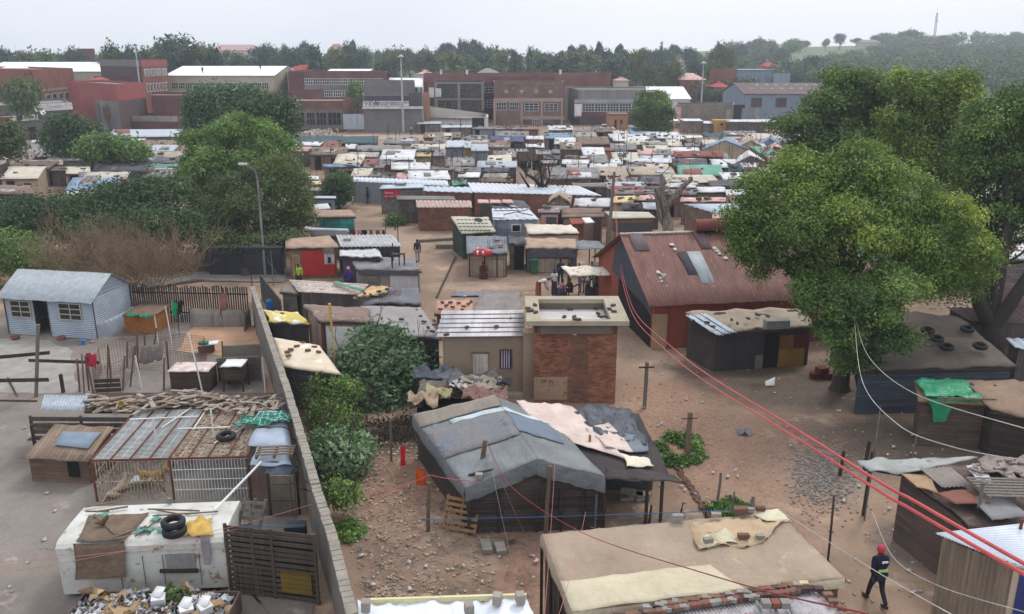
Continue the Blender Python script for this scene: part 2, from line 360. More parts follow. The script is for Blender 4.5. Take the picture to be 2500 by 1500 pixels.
def branch(mb,p,d,ln,r,dep,seed=None,up=.15,spread=.6,kids=2,n=5):
    d=d.normalized(); mid=p+d*ln*.5+Vector([random.uniform(-.06,.06)*ln for _ in range(3)]); q=mid+(d+Vector((random.uniform(-.2,.2),random.uniform(-.2,.2),up*.5))).normalized()*ln*.5
    mb.tube([p,mid,q],[r,r*.85,r*.68],n)
    if dep <= 0: return
    for _ in range(kids+(random.random() <.35)):
        nd_=(d+Vector((random.uniform(-1,1),random.uniform(-1,1),random.uniform(-.5,.9)))*spread+Vector((0,0,up))).normalized()
        branch(mb,q,nd_,ln*random.uniform(.6,.85),r*.62,dep-1,up=up,spread=spread,kids=kids,n=max(3,n-1))
LF=dict(
    mid=leafmat((54,78,42),(94,124,62),(140,162,84)),yel=leafmat((56,80,34),(100,126,52),(158,170,74)),
    dark=leafmat((42,62,40),(72,96,58),(108,130,78)),blue=leafmat((56,80,56),(96,124,86),(142,164,120)),
    far=leafmat((50,68,48),(84,104,66),(118,134,86)),fb=leafmat((42,62,56),(66,88,74),(92,112,92)),fy=leafmat((66,78,44),(104,116,64),(140,144,84)),oli=leafmat((58,74,44),(96,112,62),(136,144,84)),
    brn=leafmat((92,76,56),(134,112,82),(166,144,108)))
BARK=mat((84,72,62),(56,48,42),kind='streak',sc=2,bump=.8); PALEBARK=mat((168,158,146),(92,78,70),(60,50,46),kind='streak',sc=1.4,spot=.5,bump=.8)
def tree(name,label,base,lobes,n,per,leaf,lm,tr=.25,seed=1,cr=.5,group=None,fork=None,trunkmat=None,**k):
    t=thing(name,label,'tree',base,group)
    leaves('crown',lobes,n,per,leaf,cr,seed,parent=t,mt=LF[lm] if isinstance(lm,str) else lm,**k)
    mb=MB(); base=Vector(base); random.seed(seed)
    cz=min(l[2] for l in lobes); cx=sum(l[0] for l in lobes)/len(lobes); cy=sum(l[1] for l in lobes)/len(lobes)
    fk=Vector(fork) if fork else base+(Vector((cx,cy,cz))-base)*.45
    mb.tube([base-Vector((0,0,.1)),base+Vector((0,0,.25)),(base+fk)/2+Vector((.05,0,0)),fk],[tr*1.5,tr*1.1,tr*.95,tr*.85],9)
    for l in lobes:
        c=Vector(l[:3]); mb.tube([fk,fk.lerp(c,.5)+Vector((random.uniform(-.3,.3),random.uniform(-.3,.3),.3)),c+Vector((0,0,l[5]*.4))],[tr*.62,tr*.42,tr*.15],6)
        for q in range(3): branch(mb,fk.lerp(c,.6),Vector((random.uniform(-1,1),random.uniform(-1,1),random.uniform(.1,1))),min(l[3],l[5])*.6,tr*.2,1)
    build('trunk',mb,trunkmat or BARK,t); return t
# ================================================================ LAND
def XY(px,Y,z=2): return Vector(((px-1250)/F*(Y*CP+(HC-z)*SP),Y,z))
def ZY(py,Y): return P(1250,py,Y).z
def geo(a,b,st,g=1.16):
    r=[a]
    while r[-1] <b: r.append(r[-1]+st); st *= g
    return r
xs=[-x for x in geo(18,900,.6)][::-1]+list(np.arange(-17.6,20,.4))+geo(20.2,900,.6)
ys=list(np.arange(6,62,.4))+geo(62.2,1150,.6,1.09)
nx_,ny_=len(xs),len(ys); mb=MB(); vs=[]
for y in ys:
    for x in xs:
        z=terr(x,y)
        if y <70: z += .012*noise.noise(Vector((x*.5,y*.5,0)))-.02
        if-5.5 <x <3 and 14 <y <34:
            k=smooth(-5.5,-4,x)*(1-smooth(1,3,x)); z += k*.09*(noise.noise(Vector((x*1.7,y*1.7,3)))+.7*noise.noise(Vector((x*4,y*4,3))))
        vs.append((x,y,z))
mb.add(vs,[(j*nx_+i,j*nx_+i+1,(j+1)*nx_+i+1,(j+1)*nx_+i) for j in range(ny_-1) for i in range(nx_-1)],True)
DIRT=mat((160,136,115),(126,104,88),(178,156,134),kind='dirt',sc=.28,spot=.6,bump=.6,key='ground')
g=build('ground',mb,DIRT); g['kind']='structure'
g.data.materials.append(mat((92,108,60),(70,88,52),(120,124,80),sc=.03,bump=0))
for p in g.data.polygons:
    if p.center.y+g.location.y >262: p.material_index=1
def patch(name,pts,m,z,n=10,rag=.3):
    c=[G(*p) for p in pts]; out=[]
    for i in range(len(c)):
        a,b=c[i],c[(i+1) %len(c)]
        for k in range(n):
            q=a.lerp(b,k/n); q.x += random.uniform(-rag,rag); q.y += random.uniform(-rag,rag); q.z=z; out.append(q)
    ce=sum(out,Vector())/len(out); mb=MB(); mb.add([ce]+out,[(0,i+1,(i+1) %len(out)+1) for i in range(len(out))])
    return struct(name,mb,m)
YARD=mat((136,128,120),(112,104,98),(158,148,140),kind='dirt',sc=.35,spot=.62,bump=.5)
patch('yard',[(-900,1700),(-300,720),(20,770),(610,770),(640,900),(770,1470),(800,1700)],YARD,.024,12,.12)
patch('yard_sand',[(430,860),(470,800),(620,800),(640,850),(560,870)],mat((176,140,112),(150,118,94),sc=1),.034,8,.1)
patch('yard_cement',[(-60,960),(-60,840),(60,820),(170,850),(190,960)],mat((160,156,150),(134,130,124),sc=1.5),.032,8,.15)
patch('lane',[(300,700),(470,664),(700,672),(700,690),(470,684),(300,716)],mat((130,122,116),(110,104,98),sc=1.2),.03,8,.1)
patch('street',[(180,350),(200,312),(330,276),(470,262),(470,268),(345,285),(310,320),(290,350)],mat((124,124,126),(108,108,110),sc=.2),.06,6,.1)
# ================================================================ FACTORIES AND HOUSES
BRICK=WM['r']; REDW=mat((160,84,78),(138,72,68),sc=.3,bump=0); MAROON=mat((128,84,80),(112,74,72),kind='brick',sc=.2)
OBRICK=mat((156,98,76),(138,86,68),kind='brick',sc=.3); GREYW=mat((128,124,122),(108,104,104),(92,88,88),sc=.25)
BEIGE=mat((190,180,160),(168,158,140),sc=.3); WROOF=mat((236,238,242),(214,218,222),sc=.2,rough=.5,bump=0); DGREY=mat((84,82,88),(70,68,74),sc=.4)
BLUEG=mat((132,146,160),(112,126,140),kind='streak',sc=.3); PROOF=mat((112,94,92),(94,80,80),sc=.4)
def block(name,label,pts,pyt,wall,roofm=None,cat='building',zt=None,group=None,par=.5):
    z1=zt if zt else ZY(pyt,pts[0][1]); c=[XY(a,b,(z1 if i <0 else z1*.5)) for i,(a,b) in enumerate(pts)]
    base=sum(c,Vector())/len(c); base.z=terr(base.x,base.y)
    t=thing(name,label,cat,base,group); z0=base.z-1
    lo=[Vector((p.x,p.y,z0)) for p in c]; hi=[Vector((p.x,p.y,z1)) for p in c]
    ce=sum(hi,Vector())/len(hi); ins=[p.lerp(ce,min(.25,.35/(p-ce).length)) for p in hi]
    mb=MB(); mb.prism(lo,[Vector((p.x,p.y,z1-par)) for p in hi])
    n=len(c)
    for i in range(n):
        j=(i+1) %n; a,b=hi[i],hi[j]; q,r_=ins[i],ins[j]; dz=Vector((0,0,par))
        mb.prism([a-dz,b-dz,r_-dz,q-dz],[a,b,r_,q])
    build('wall',mb,wall,t)
    rb=MB(); rb.prism([p-Vector((0,0,par-.01)) for p in ins],[p-Vector((0,0,par-.06)) for p in ins]); build('roof',rb,roofm or CONC,t)
    t['_c']=0; del t['_c']; return t,c
def face(t,px0,py0,px1,py1,Y,name,m,proud=.08,th=.12):
    a,b=P(px0,py1,Y),P(px1,py0,Y); mb=MB()
    mb.box(((a.x+b.x)/2,Y-proud-th/2+.1,(a.z+b.z)/2),(b.x-a.x,th,b.z-a.z)); return build(name,mb,m,t)
def window(t,px0,py0,px1,py1,Y,nx=3,ny=2,fm=None,gm=None,fw=.09):
    a,b=P(px0,py1,Y),P(px1,py0,Y); w_,h_=b.x-a.x,b.z-a.z; mb=MB(); y=Y-.06
    for i in range(nx+1): mb.box((a.x+w_*i/nx,y,(a.z+b.z)/2),(fw,.08,h_+fw))
    for j in range(ny+1): mb.box(((a.x+b.x)/2,y-.004,a.z+h_*j/ny),(w_-.01,.08,fw))
    f=build('window',mb,fm or FRAME,t); g_=MB(); g_.box(((a.x+b.x)/2,Y-.015,(a.z+b.z)/2),(w_,.03,h_)); build('pane',g_,gm or GLASS,f); return f
def gable(name,label,px0,px1,pyr,pye,Y,D,wall,roofm,lab=None,hip=0,cat='building',eave=.3,group=None,ridge_in=0,z0=None):
    ze,zr=ZY(pye,Y),ZY(pyr,Y+D/2); a,b=XY(px0,Y,ze),XY(px1,Y,ze); ce=(a+b)/2; ce.y += D/2; ce.z=terr(ce.x,ce.y)
    t=thing(name,label,cat,ce,group); z0=ce.z-1
    mb=MB(); q=[Vector((x,y,z0)) for x,y in ((a.x,Y),(b.x,Y),(b.x,Y+D),(a.x,Y+D))]
    mb.prism(q,[Vector((v.x,v.y,ze)) for v in q]); ym=Y+D/2
    if not hip:
        for x in (a.x+.01,b.x-.21): mb.prism([Vector((x,Y,ze)),Vector((x+.2,Y,ze)),Vector((x+.2,Y+D,ze)),Vector((x,Y+D,ze))],[Vector((x,ym-.05,zr-.1)),Vector((x+.2,ym-.05,zr-.1)),Vector((x+.2,ym+.05,zr-.1)),Vector((x,ym+.05,zr-.1))])
    build('wall',mb,wall,t); rb=MB(); e=eave; h=hip
    x0,x1=a.x-e,b.x+e; l=[Vector((x0,Y-e,ze)),Vector((x1,Y-e,ze)),Vector((x1,ym,ze)),Vector((x1,Y+D+e,ze)),Vector((x0,Y+D+e,ze)),Vector((x0,ym,ze))]
    r0,r1=Vector((x0+h,ym,zr)),Vector((x1-h,ym,zr)); th=Vector((0,0,.15))
    top=[l[0]+th,l[1]+th,l[3]+th,l[4]+th,r0+th,r1+th]; bo=[l[0],l[1],l[3],l[4],r0,r1]
    rb.add(top+bo,[(0,1,5,4),(2,3,4,5),(1,2,5),(3,0,4),(6,10,11,7),(8,11,10,9),(7,11,8),(9,10,6),(0,6,7,1),(1,7,8,2),(2,8,9,3),(3,9,6,0)] if h else
           [(0,1,5,4),(2,3,4,5),(6,10,11,7),(8,11,10,9),(0,6,7,1),(2,8,9,3),(1,7,11,5),(5,11,8,2),(4,10,6,0),(3,9,10,4)])
    build('roof',rb,roofm,t); return t
def text(parent,s,p,size,m,rz=0,ext=.01,name='lettering',rx=90,align='LEFT',sx=1):
    cu=bpy.data.curves.new(name,'FONT'); cu.body=s; cu.size=size; cu.extrude=ext; cu.align_x=align; cu.resolution_u=2
    o=bpy.data.objects.new(name,cu); SC.collection.objects.link(o); o.rotation_euler=(R(rx),0,rz); o.scale=(sx,1,1)
    bpy.context.view_layer.update(); dg=bpy.context.evaluated_depsgraph_get(); me=bpy.data.meshes.new_from_object(o.evaluated_get(dg)); me.materials.clear(); me.materials.append(m)
    q=bpy.data.objects.new(name,me); SC.collection.objects.link(q); q.rotation_euler=o.rotation_euler; q.scale=o.scale
    bpy.data.objects.remove(o); q.parent=parent; q.location=Vector(p)-W[parent.name]; return q
INK=mat((62,62,72),bump=0); WHT=mat((232,228,228),bump=0)
# --- left cluster
t,_=block('brick_apartment_block','tall brown brick block with orange front and square windows behind the light mast',[(352,205),(414,222),(330,250),(252,232)],146,OBRICK)
c0,c1=_[0],_[1]; u=(c1-c0).normalized(); nrm=Vector((u.y,-u.x,0)); ln=(c1-c0).length
def onw(t,a,u,nrm,s0,s1,z0,z1,name,m,proud=.06,th=.1):
    c=a+u*((s0+s1)/2)+nrm*(proud-th/2+.03); mb=MB(); mb.box((c.x,c.y,(z0+z1)/2),(s1-s0,th,z1-z0),rz=math.atan2(u.y,u.x)); return build(name,mb,m,t)
zt=ZY(146,205)
for k in range(4):
    f=onw(t,c0,u,nrm,ln*(.08+.23*k),ln*(.25+.23*k),zt-3.8,zt-2.1,'window',FRAME); onw(f,c0,u,nrm,ln*(.1+.23*k),ln*(.23+.23*k),zt-3.65,zt-2.25,'pane',GLASS,.1)
for k in range(7):
    f=onw(t,c0,u,nrm,ln*(.1+.125*k),ln*(.17+.125*k),zt-7.4,zt-5.4,'window',FRAME); onw(f,c0,u,nrm,ln*(.115+.125*k),ln*(.155+.125*k),zt-7.2,zt-5.6,'pane',GLASS,.1)
onw(t,c0,u,nrm,0,ln,zt-1.6,zt-.02,'parapet',REDW,.05,.08)
v=(_[3]-c0); lv=v.length; v.normalize(); nv=Vector((v.y,-v.x,0))*-1; nv=-nv if nv.y >0 else nv
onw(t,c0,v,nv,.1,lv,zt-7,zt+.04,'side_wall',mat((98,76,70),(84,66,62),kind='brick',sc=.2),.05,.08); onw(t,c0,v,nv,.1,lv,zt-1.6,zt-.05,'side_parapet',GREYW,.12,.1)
t,_=block('red_workshop','low building painted red with parapet, in front of the tall brown brick block',[(290,172),(358,186),(250,205),(170,195)],206,REDW,GREYW)
zr_=ZY(206,172); pa,pb,pc=[XY(a_,b_,zr_/2) for a_,b_ in ((290,172),(358,186),(170,195))]
for q0,q1,nm in ((pa,pb,1),(pa,pc,0)):
    u_=(q1-q0); l_=u_.length; u_.normalize(); n__=Vector((u_.y,-u_.x,0)); n__=n__ if n__.y <0 else-n__
    if nm: onw(t,q0,u_,n__,0,l_,-.5,zr_-3.2,'grey_front',GREYW,.05,.08); onw(t,q0,u_,n__,l_*.1,l_*.3,0,3,'door',DARK,.1); onw(t,q0,u_,n__,l_*.5,l_*.9,0,3.4,'roller_door',DGREY,.1); onw(t,q0,u_,n__,0,l_,zr_-2.6,zr_-.02,'red_fascia',mat((196,92,84),(180,84,78),sc=.4,bump=0),.12,.1)
    else: onw(t,q0,u_,n__,0,l_*.45,-.5,zr_-3.4,'grey_side',GREYW,.05,.08)
block('annexe_block','grey banded annexe with maroon chimney stub, joined to left of tall brick block',[(236,215),(352,212),(352,222),(236,224)],188,MAROON,GREYW)
t,c=block('brick_office','long brown brick office with concrete bands at the far left edge',[(90,190),(186,215),(60,262),(-140,230)],170,OBRICK,REDW)
a,b=c[0],c[1]; u=(b-a).normalized(); nn=Vector((u.y,-u.x,0)); ln=(b-a).length
for zz in (1.2,4.4,7.4): onw(t,a,u,nn,0,ln,zz,zz+.45,'concrete_band',CONC,.06)
for k in range(6):
    for zz in (2.0,5.2): f=onw(t,a,u,nn,ln*(.04+.16*k),ln*(.15+.16*k),zz,zz+1.5,'window',FRAME); onw(f,a,u,nn,ln*(.05+.16*k),ln*(.14+.16*k),zz+.1,zz+1.4,'pane',GLASS,.1)
u2=c[3]-a; l2=u2.length; u2.normalize(); n2=Vector((-u2.y,u2.x,0)); n2=n2 if n2.y <0 else-n2
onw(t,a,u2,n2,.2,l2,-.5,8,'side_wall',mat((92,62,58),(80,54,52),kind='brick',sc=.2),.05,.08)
t=gable('white_warehouse','long white roofed warehouse with beige walls right of the tall brick block',405,668,163,186,226,26,BEIGE,WROOF)
for k in range(14): window(t,420+17*k,203,434+17*k,217,226,3,2)
t=gable('white_shed','bright white roofed factory shed behind the brick office',-60,262,153,176,248,30,BEIGE,WROOF)
gable('red_cottage','small red roofed hall between brick office and red workshop',188,236,190,210,205,14,OBRICK,REDW,hip=2)
t,_=block('kiosk_block','small maroon brick block with grey concrete top beside parked white hatchback',[(398,G(398,323).y),(436,176),(380,188),(297,178)],284,MAROON,GREYW)
kz=ZY(284,G(398,323).y); ka,kb,kc=[XY(a_,b_,kz/2) for a_,b_ in ((398,G(398,323).y),(436,176),(297,178))]
for q1 in (kb,kc):
    u_=q1-ka; l_=u_.length; u_.normalize(); n__=Vector((u_.y,-u_.x,0)); n__=n__ if n__.y <0 else-n__; onw(t,ka,u_,n__,0,l_,kz-1.1,kz+.02,'concrete_band',CONC,.06,.1)
block('brick_store','plain maroon brick store partly behind the willow',[(373,184),(470,184),(470,200),(373,200)],233,MAROON,GREYW)
t,c=block('shop_row','low grey shop row with white fascia signs at the far left',[(-60,150),(172,168),(160,185),(-80,170)],262,WM['g'],RM['G'])
a,b=c[0],c[1]; u=(b-a).normalized(); nn=Vector((u.y,-u.x,0)); ln=(b-a).length; zt=ZY(262,158)
f1=onw(t,a,u,nn,ln*.57,ln*.99,zt-.9,zt+.4,'fascia_sign',WHT,1.2,.2); f2=onw(t,a,u,nn,0,ln*.6,zt-2.4,zt-1.4,'fascia_sign',WHT,1.0,.2)
onw(t,a,u,nn,0,ln*.3,zt-2.3,zt-1.5,'fascia_sign',mat((190,60,70),bump=0),1.12,.1)
an=math.atan2(u.y,u.x); q=a+u*ln*.42+nn*1.2; text(f2,'GENERAL DEALER',(q.x,q.y,zt-2.15),.55,INK,an); q=a+u*ln*.72+nn*1.4; text(f1,'SUPERMARKET',(q.x,q.y,zt-.4),.5,mat((150,150,152),bump=0),an)
for s in (.38,.63):
    q=a+u*ln*s+nn*1.6; mb=MB(); mb.lathe((q.x,q.y,zt-1.2),[(.02,0),(.3,.03),(.48,.12),(.5,.14),(.3,.06),(.02,.03)],14,Euler((R(60),0,R(50))).to_matrix()); mb.tube([(q.x,q.y,zt-1.2),(q.x,q.y+.5,zt-1.5)],.03)
    single('satellite_dish',mb,PAINT,'white satellite dish on the shop row, '+('between its fascia signs' if s <.5 else 'under the raised white fascia'),'satellite dish')
for s in (.52,.78): onw(t,a,u,nn,ln*s,ln*(s+.07),0,2.3,'door',DARK,.05)
t,_=block('gatehouse','little white gatehouse with red brick front behind the parked cars',[(250,176),(290,180),(286,186),(248,183)],250,BEIGE,WROOF); face(t,254,262,276,285,175.6,'front_panel',BRICK,.1)
block('water_tank_block','small maroon rooftop tank block rising over trees at far left',[(194,330),(238,330),(238,345),(194,345)],119,MAROON,REDW)
# --- centre
Yv=G(960,323).y
t,_=block('workshop','grey plastered workshop with white VEW signboard and blank wall',[(888,Yv),(1032,Yv),(1032,Yv+12),(888,Yv+12)],233,GREYW,RM['G'])
face(t,890,234,998,247,Yv,'dark_band',DGREY,.02); face(t,999,227,1030,260,Yv,'dark_panel',DGREY,.06)
face(t,886,260,1033,266,Yv,'white_beam',WHT,.3,.4); f=face(t,887,247,998,259,Yv,'signboard',WHT,.2)
for s,x,y,sz in (('VEW',889,257.4,1.15),): text(f,s,P(x,y,Yv-.32),sz,INK,0,sx=1.25)
text(f,'MOTOR & ENGINEERING WORKS',P(913.5,253,Yv-.32),.5,INK,0,sx=.93); text(f,'PANEL BEATING   SPRAY PAINTING',P(913.5,257.6,Yv-.32),.42,INK,0,sx=.9)
face(t,1031,262,1034,322,Yv,'pillar',CONC,.2)
block('rear_workshop_wall','bare grey upper storey standing behind the VEW workshop',[(890,Yv+14),(1014,Yv+14),(1014,Yv+26),(890,Yv+26)],199,GREYW,RM['G'])
block('salmon_side_block','salmon plastered block right of the VEW workshop',[(1033,Yv+3),(1050,Yv+3),(1050,Yv+12),(1033,Yv+12)],230,mat((178,132,116),(160,116,102),sc=.4),RM['G'])
t,_=block('brick_shop','single storey brick shop with barred dark shopfront left of white metal gate',[(712,Yv),(838,Yv),(862,Yv+14),(712,Yv+14)],246,BRICK,CONC)
face(t,722,268,834,316,Yv,'shopfront',mat((120,112,108),(100,92,90),sc=.5),.02)
for x0,x1 in ((722,742),(750,768),(774,796),(802,832)): window(t,x0,275,x1,306,Yv-.05,3,2,STEEL,DARK)
mb=MB(); a,b=P(839,316,Yv),P(887,279,Yv); mb.box(((a.x+b.x)/2,Yv,(a.z+b.z)/2),(b.x-a.x,.1,b.z-a.z)); single('sheet_gate',mb,RM['Z'],'white sheet metal gate between the brick shop and the VEW workshop','gate')
t,_=block('brick_school_block','long two storey brick block with rows of white windows left of small dark tree',[(706,222),(946,222),(946,240),(706,240)],176,mat((148,104,94),(132,92,84),kind='brick',sc=.2),GREYW)
face(t,706,178,742,214,222,'maroon_panel',MAROON)
for k in range(9): window(t,745+21.5*k,192,762+21.5*k,207,222,4,2,fw=.12)
for k in range(5): window(t,793+22*k,221,811+22*k,236,222,4,2,fw=.12)
face(t,742,208,945,219,222,'spandrel',GREYW,.03)
mb=MB(); [mb.slab([P(x,y,Y) for x,y,Y in ((948,211,205),(1032,213,205),(1032,191,228),(950,190,228))],.1,4,2)]; t=thing('carport','white corrugated shed roof between the brick blocks','shed roof',P(990,230,215)*Vector((1,1,0)) if False else Vector((P(990,230,215).x,215,0))); build('roof',mb,WROOF,t)
[build('post',MB().box((XY(x,206,2).x,206+d,4),(.3,.3,8)),CONC,t) for x in (950,990,1030) for d in (0,20)]
# big factory
t,_=block('brick_factory','very long windowless red brick factory wall forming the skyline of the works',[(1035,226),(1490,226),(1490,250),(1035,250)],182,mat((148,100,92),(132,90,84),kind='brick',sc=.2),GREYW)
for x in (1077,1140,1368): mb=MB(); q=P(x,182,230); mb.tube([(q.x,230,7.5),(q.x,230,q.z+1.2)],.3,8); build('flue',mb,PAINT,t)
face(t,1184,188,1355,204,226,'maroon_band',MAROON)
t,_=block('soot_stained_block','burnt looking two storey concrete frame block with soot stains',[(1062,205),(1182,205),(1182,222),(1062,222)],201,mat((104,92,90),(72,64,66),kind='block',sc=.3),GREYW)
for x in (1062,1118,1176): face(t,x,203,x+5,270,205,'frame_post',CONC,.15)
face(t,1062,201,1181,205,205,'frame_beam',CONC,.2); face(t,1068,241,1176,244,205,'frame_beam',CONC,.2)
face(t,1047,214,1059,238,204,'white_panel',WHT); face(t,1063,216,1077,237,205,'white_panel',WHT,.3)
for x,y in ((1083,218),(1123,217),(1070,247),(1087,248),(1150,248)): window(t,x,y,x+15,y+12,205,2,2,STEEL,DARK)
t,_=block('red_stair_block','narrow maroon brick stair block left of the ornate brick front',[(1183,212),(1206,212),(1206,222),(1183,222)],200,MAROON,GREYW)
window(t,1184,213,1204,226,212,2,2); window(t,1184,245,1204,262,212,3,3)
Yo=196
t,_=block('ornate_brick_building','brown brick showroom with four round medallions and faded lettering on its parapet',[(1206,Yo),(1374,Yo),(1374,Yo+16),(1206,Yo+16)],201,mat((138,108,98),(120,92,86),(150,136,126),kind='brick',sc=.3),GREYW)
TANC=mat((170,148,136),(156,136,124),sc=.4)
face(t,1205,240,1375,249,Yo,'concrete_band',TANC,.14); face(t,1273,284,1375,292,Yo,'concrete_band',TANC,.14)
for x in (1205,1271,1320,1369): face(t,x,249,x+5,318,Yo,'pilaster',TANC,.1)
for x in (1236,1273,1309,1344):
    q=P(x,225.5,Yo); mb=MB(); mb.lathe((q.x,Yo,q.z),[(0,.12),(.48,.12),(.5,0)],16,Euler((R(90),0,0)).to_matrix()); build('medallion',mb,TANC,t)
for x,y,s,sz in ((1229,206,'LONDOLT',1.0),(1309,208.5,'EST 1942 S',.95)): text(t,s if x <1300 else 'EKOLINS',P(x,y,Yo-.06),sz,mat((166,140,132),bump=0),sx=1.1)
for x,s in ((1212,'....'),(1249,'UL'),(1278,'E L'),(1303,'LLE'),(1329,'RS'),(1356,'W'))[1:]: text(t,s,P(x,217.5,Yo-.06),.6,mat((190,180,176),bump=0))
for x0,x1,y0,y1,a_,b_ in ((1212,1236,250,269,4,2),(1245,1266,250,269,4,2),(1281,1314,252,271,3,3),(1330,1362,254,271,3,3),(1300,1316,293,312,3,4)): window(t,x0,y0,x1,y1,Yo,a_,b_)
face(t,1277,293,1298,314,Yo,'roller_door',DGREY); face(t,1323,291,1348,314,Yo,'roller_door',mat((120,116,116),kind='plank')); face(t,1326,302,1346,314,Yo,'opening',DARK,.14); face(t,1350,294,1367,314,Yo,'roller_door',DGREY)
t,_=block('asbestos_shed','low shed with streaky grey sloping roof and white front right of VEW workshop',[(1034,184),(1192,184),(1192,192),(1034,192)],286,WHT,RM['G'])
mb=MB(); mb.slab([P(1031,287,183.5),P(1150,290,183.5),P(1192,278,194),P(1034,258,194)],.15,4,3); build('sloping_roof',mb,mat((128,122,112),(96,92,88),kind='streak',sc=.3),t)
face(t,1153,288,1182,313,184,'door',DARK,.1)
Yh=196
t,_=block('grey_hall','weathered grey clad hall with a long strip of white windows',[(1412,Yh),(1576,Yh),(1576,Yh+20),(1378,Yh+22)],219,mat((140,136,132),(112,108,106),(90,86,84),kind='streak',sc=.35),GREYW)
face(t,1402,243,1576,252,Yh,'pale_band',mat((168,174,180),sc=.3),.2); face(t,1402,274,1576,284,Yh,'brown_band',MAROON,.12); face(t,1402,254,1420,284,Yh,'white_panel',WHT,.16)
for k in range(5): window(t,1422+30*k,254,1451+30*k,272,Yh,4,3)
face(t,1404,284,1576,318,Yh,'lower_wall',mat((110,90,84),(92,76,72),kind='brick',sc=.3),.04); face(t,1394,290,1415,312,Yh,'opening',DARK,.12)
gable('white_vault_shed','bright white roofed shed behind the grey hall',1495,1685,213,243,232,24,WHT,WROOF)
t,_=block('green_roofed_store','pale block store with a green sloping roof left of the second light mast',[(1650,186),(1790,186),(1790,196),(1650,196)],256,mat((158,148,136),(140,130,120),kind='block',sc=.3),RM['T']); face(t,1643,262,1663,300,186,'pink_panel',RM['P'])
t=gable('skylight_shed','purple brown roofed shed dotted with small white skylights',1818,2060,204,231,214,22,BLUEG,PROOF)
for r_ in range(2):
    for k in range(8):
        x=1838+24*k+(12 if r_ ==0 else 0)-3; yy=209 if r_ ==0 else 218; Ysl=214+11*((231-yy)/27); q=P(x,yy,Ysl); mb=MB(); mb.box((q.x,q.y,q.z+.1),(.75,1.1,.3)); build('skylight',mb,WHT,t)
for x in (1833,1893,1955): face(t,x,239,x+28,262,214,'door',mat((96,78,78),kind='plank'),.05)
gable('blue_factory','upper pale blue clad factory right of salmon brick house',1800,1886,170,172,290,24,BLUEG,BLUEG); block('blue_annexe','small pale blue annexe at right of the upper blue factory',[(1886,285),(1926,285),(1926,300),(1886,300)],181,BLUEG,GREYW)
block('salmon_brick_house','salmon brick building with white chimneys above yellow green shrubs',[(1730,290),(1797,290),(1797,306),(1730,306)],169,OBRICK,GREYW)
mb=MB(); a,b=XY(1753,200,2),XY(1817,200,2); mb.box(((a.x+b.x)/2,200,2),(b.x-a.x,.12,4.4)); single('dark_fence',mb,mat((44,46,60),bump=0),'dark navy screen fence left of the skylight shed','fence')
for i,(x0,x1,yr,ye,Y,m,wl,lb) in enumerate([(1660,1722,180,196,270,'pink',OBRICK,'pink hip roofed house with grey house behind it'),(1673,1722,168,180,300,'grey',OBRICK,'grey hip roofed house above the pink roofed house'),
        (1503,1534,188,198,270,'pink',BEIGE,'small pink roofed house right of the long brick factory'),(1478,1500,175,184,300,'grey',BEIGE,'small grey roof peeping over the end of the brick factory'),
        (1626,1670,143,153,420,'tan',BEIGE,'tan roofed double storey house on the green slope'),(1866,1904,153,164,380,'red',REDW,'bright red roofed house among hillside trees'),
        (1570,1600,150,158,400,'grey',WHT,'white walled house among trees below the tan roofed house'),(1165,1215,168,180,290,'grey',OBRICK,'grey hip roof above the long brick factory'),
        (1018,1048,172,182,270,'pink',WHT,'white house with pink roof left of the brick factory'),(800,900,170,176,262,'white',WHT,'flat white roof behind the brick school block'),
        (520,625,110,124,560,'pink',BEIGE,'pinkish hospital like block on left skyline'),(800,836,108,122,560,'tan',OBRICK,'tan block on the skyline above the school block'),(700,760,160,172,265,'red',WHT,'white cottages with red roofs left of dark cypresses'),
        (2330,2380,232,262,200,'grey',WHT,'white gabled house seen between the right hand trees'),(2010,2030,160,168,420,'grey',WHT,'tiny white house in the hillside woods'),(2105,2150,98,104,700,'grey',BEIGE,'pale house near the hilltop'),(1745,1780,200,214,268,'red',OBRICK,'red roof low down beside the second mast')]):
    rm=dict(pink=RM['P'],grey=RM['G'],tan=mat((176,140,116),sc=.3),red=mat((170,60,64),sc=.3),white=WROOF)[m]
    gable('house',lb,x0,x1,yr,ye,Y,12,wl,rm,hip=0 if m =='white' else 3,cat='house')
# ================================================================ LIGHT MASTS, RADIO TOWER
def mast(px,pyb,pyt,label,head=True):
    b=G(px,pyb); zt=P(px,pyt,b.y).z; t=thing('light_mast',label,'light mast',b,'tall white light masts'); mb=MB(); mb.tube([b,(b.x,b.y,zt)],[.24,.11],10); build('pole',mb,mat((190,192,194),bump=0),t)
    mb=MB(); mb.lathe((b.x,b.y,zt-.1),[(.15,-.1),(.35,0),(.35,.18),(.1,.35)],12)
    for k in range(6): a=k*math.pi/3; mb.box((b.x+math.cos(a)*.5,b.y+math.sin(a)*.5,zt-.1),(.3,.25,.2),rz=a)
    build('lamp_head',mb,STEEL if px <400 else PAINT,t); return t
mast(352,300,110,'tall white light mast in front of the tall brick block'); mast(985,325,137,'tall white light mast in front of the VEW workshop'); mast(1709,302,153,'tall white light mast right of the round green tree')
b=Vector((XY(2275,900,20).x,900,terr(XY(2275,900,20).x,900))); zt=P(2276,32,900).z
t=thing('radio_tower','thin lattice radio tower standing on the hilltop','radio tower',b); mb=MB()
for dx,dy in ((-1,-1),(1,-1),(0,1)): mb.tube([b+Vector((dx*1.2,dy*1.2,0)),(b.x+dx*.35,b.y+dy*.35,zt)],.28,4)
hh=(zt-b.z)/14
for k in range(14):
    z=b.z+k*hh; mb.tube([(b.x-1,b.y-1,z),(b.x+1,b.y-1,z+hh)],.14,4); mb.tube([(b.x+1,b.y-1,z),(b.x,b.y+1,z+hh)],.14,4)
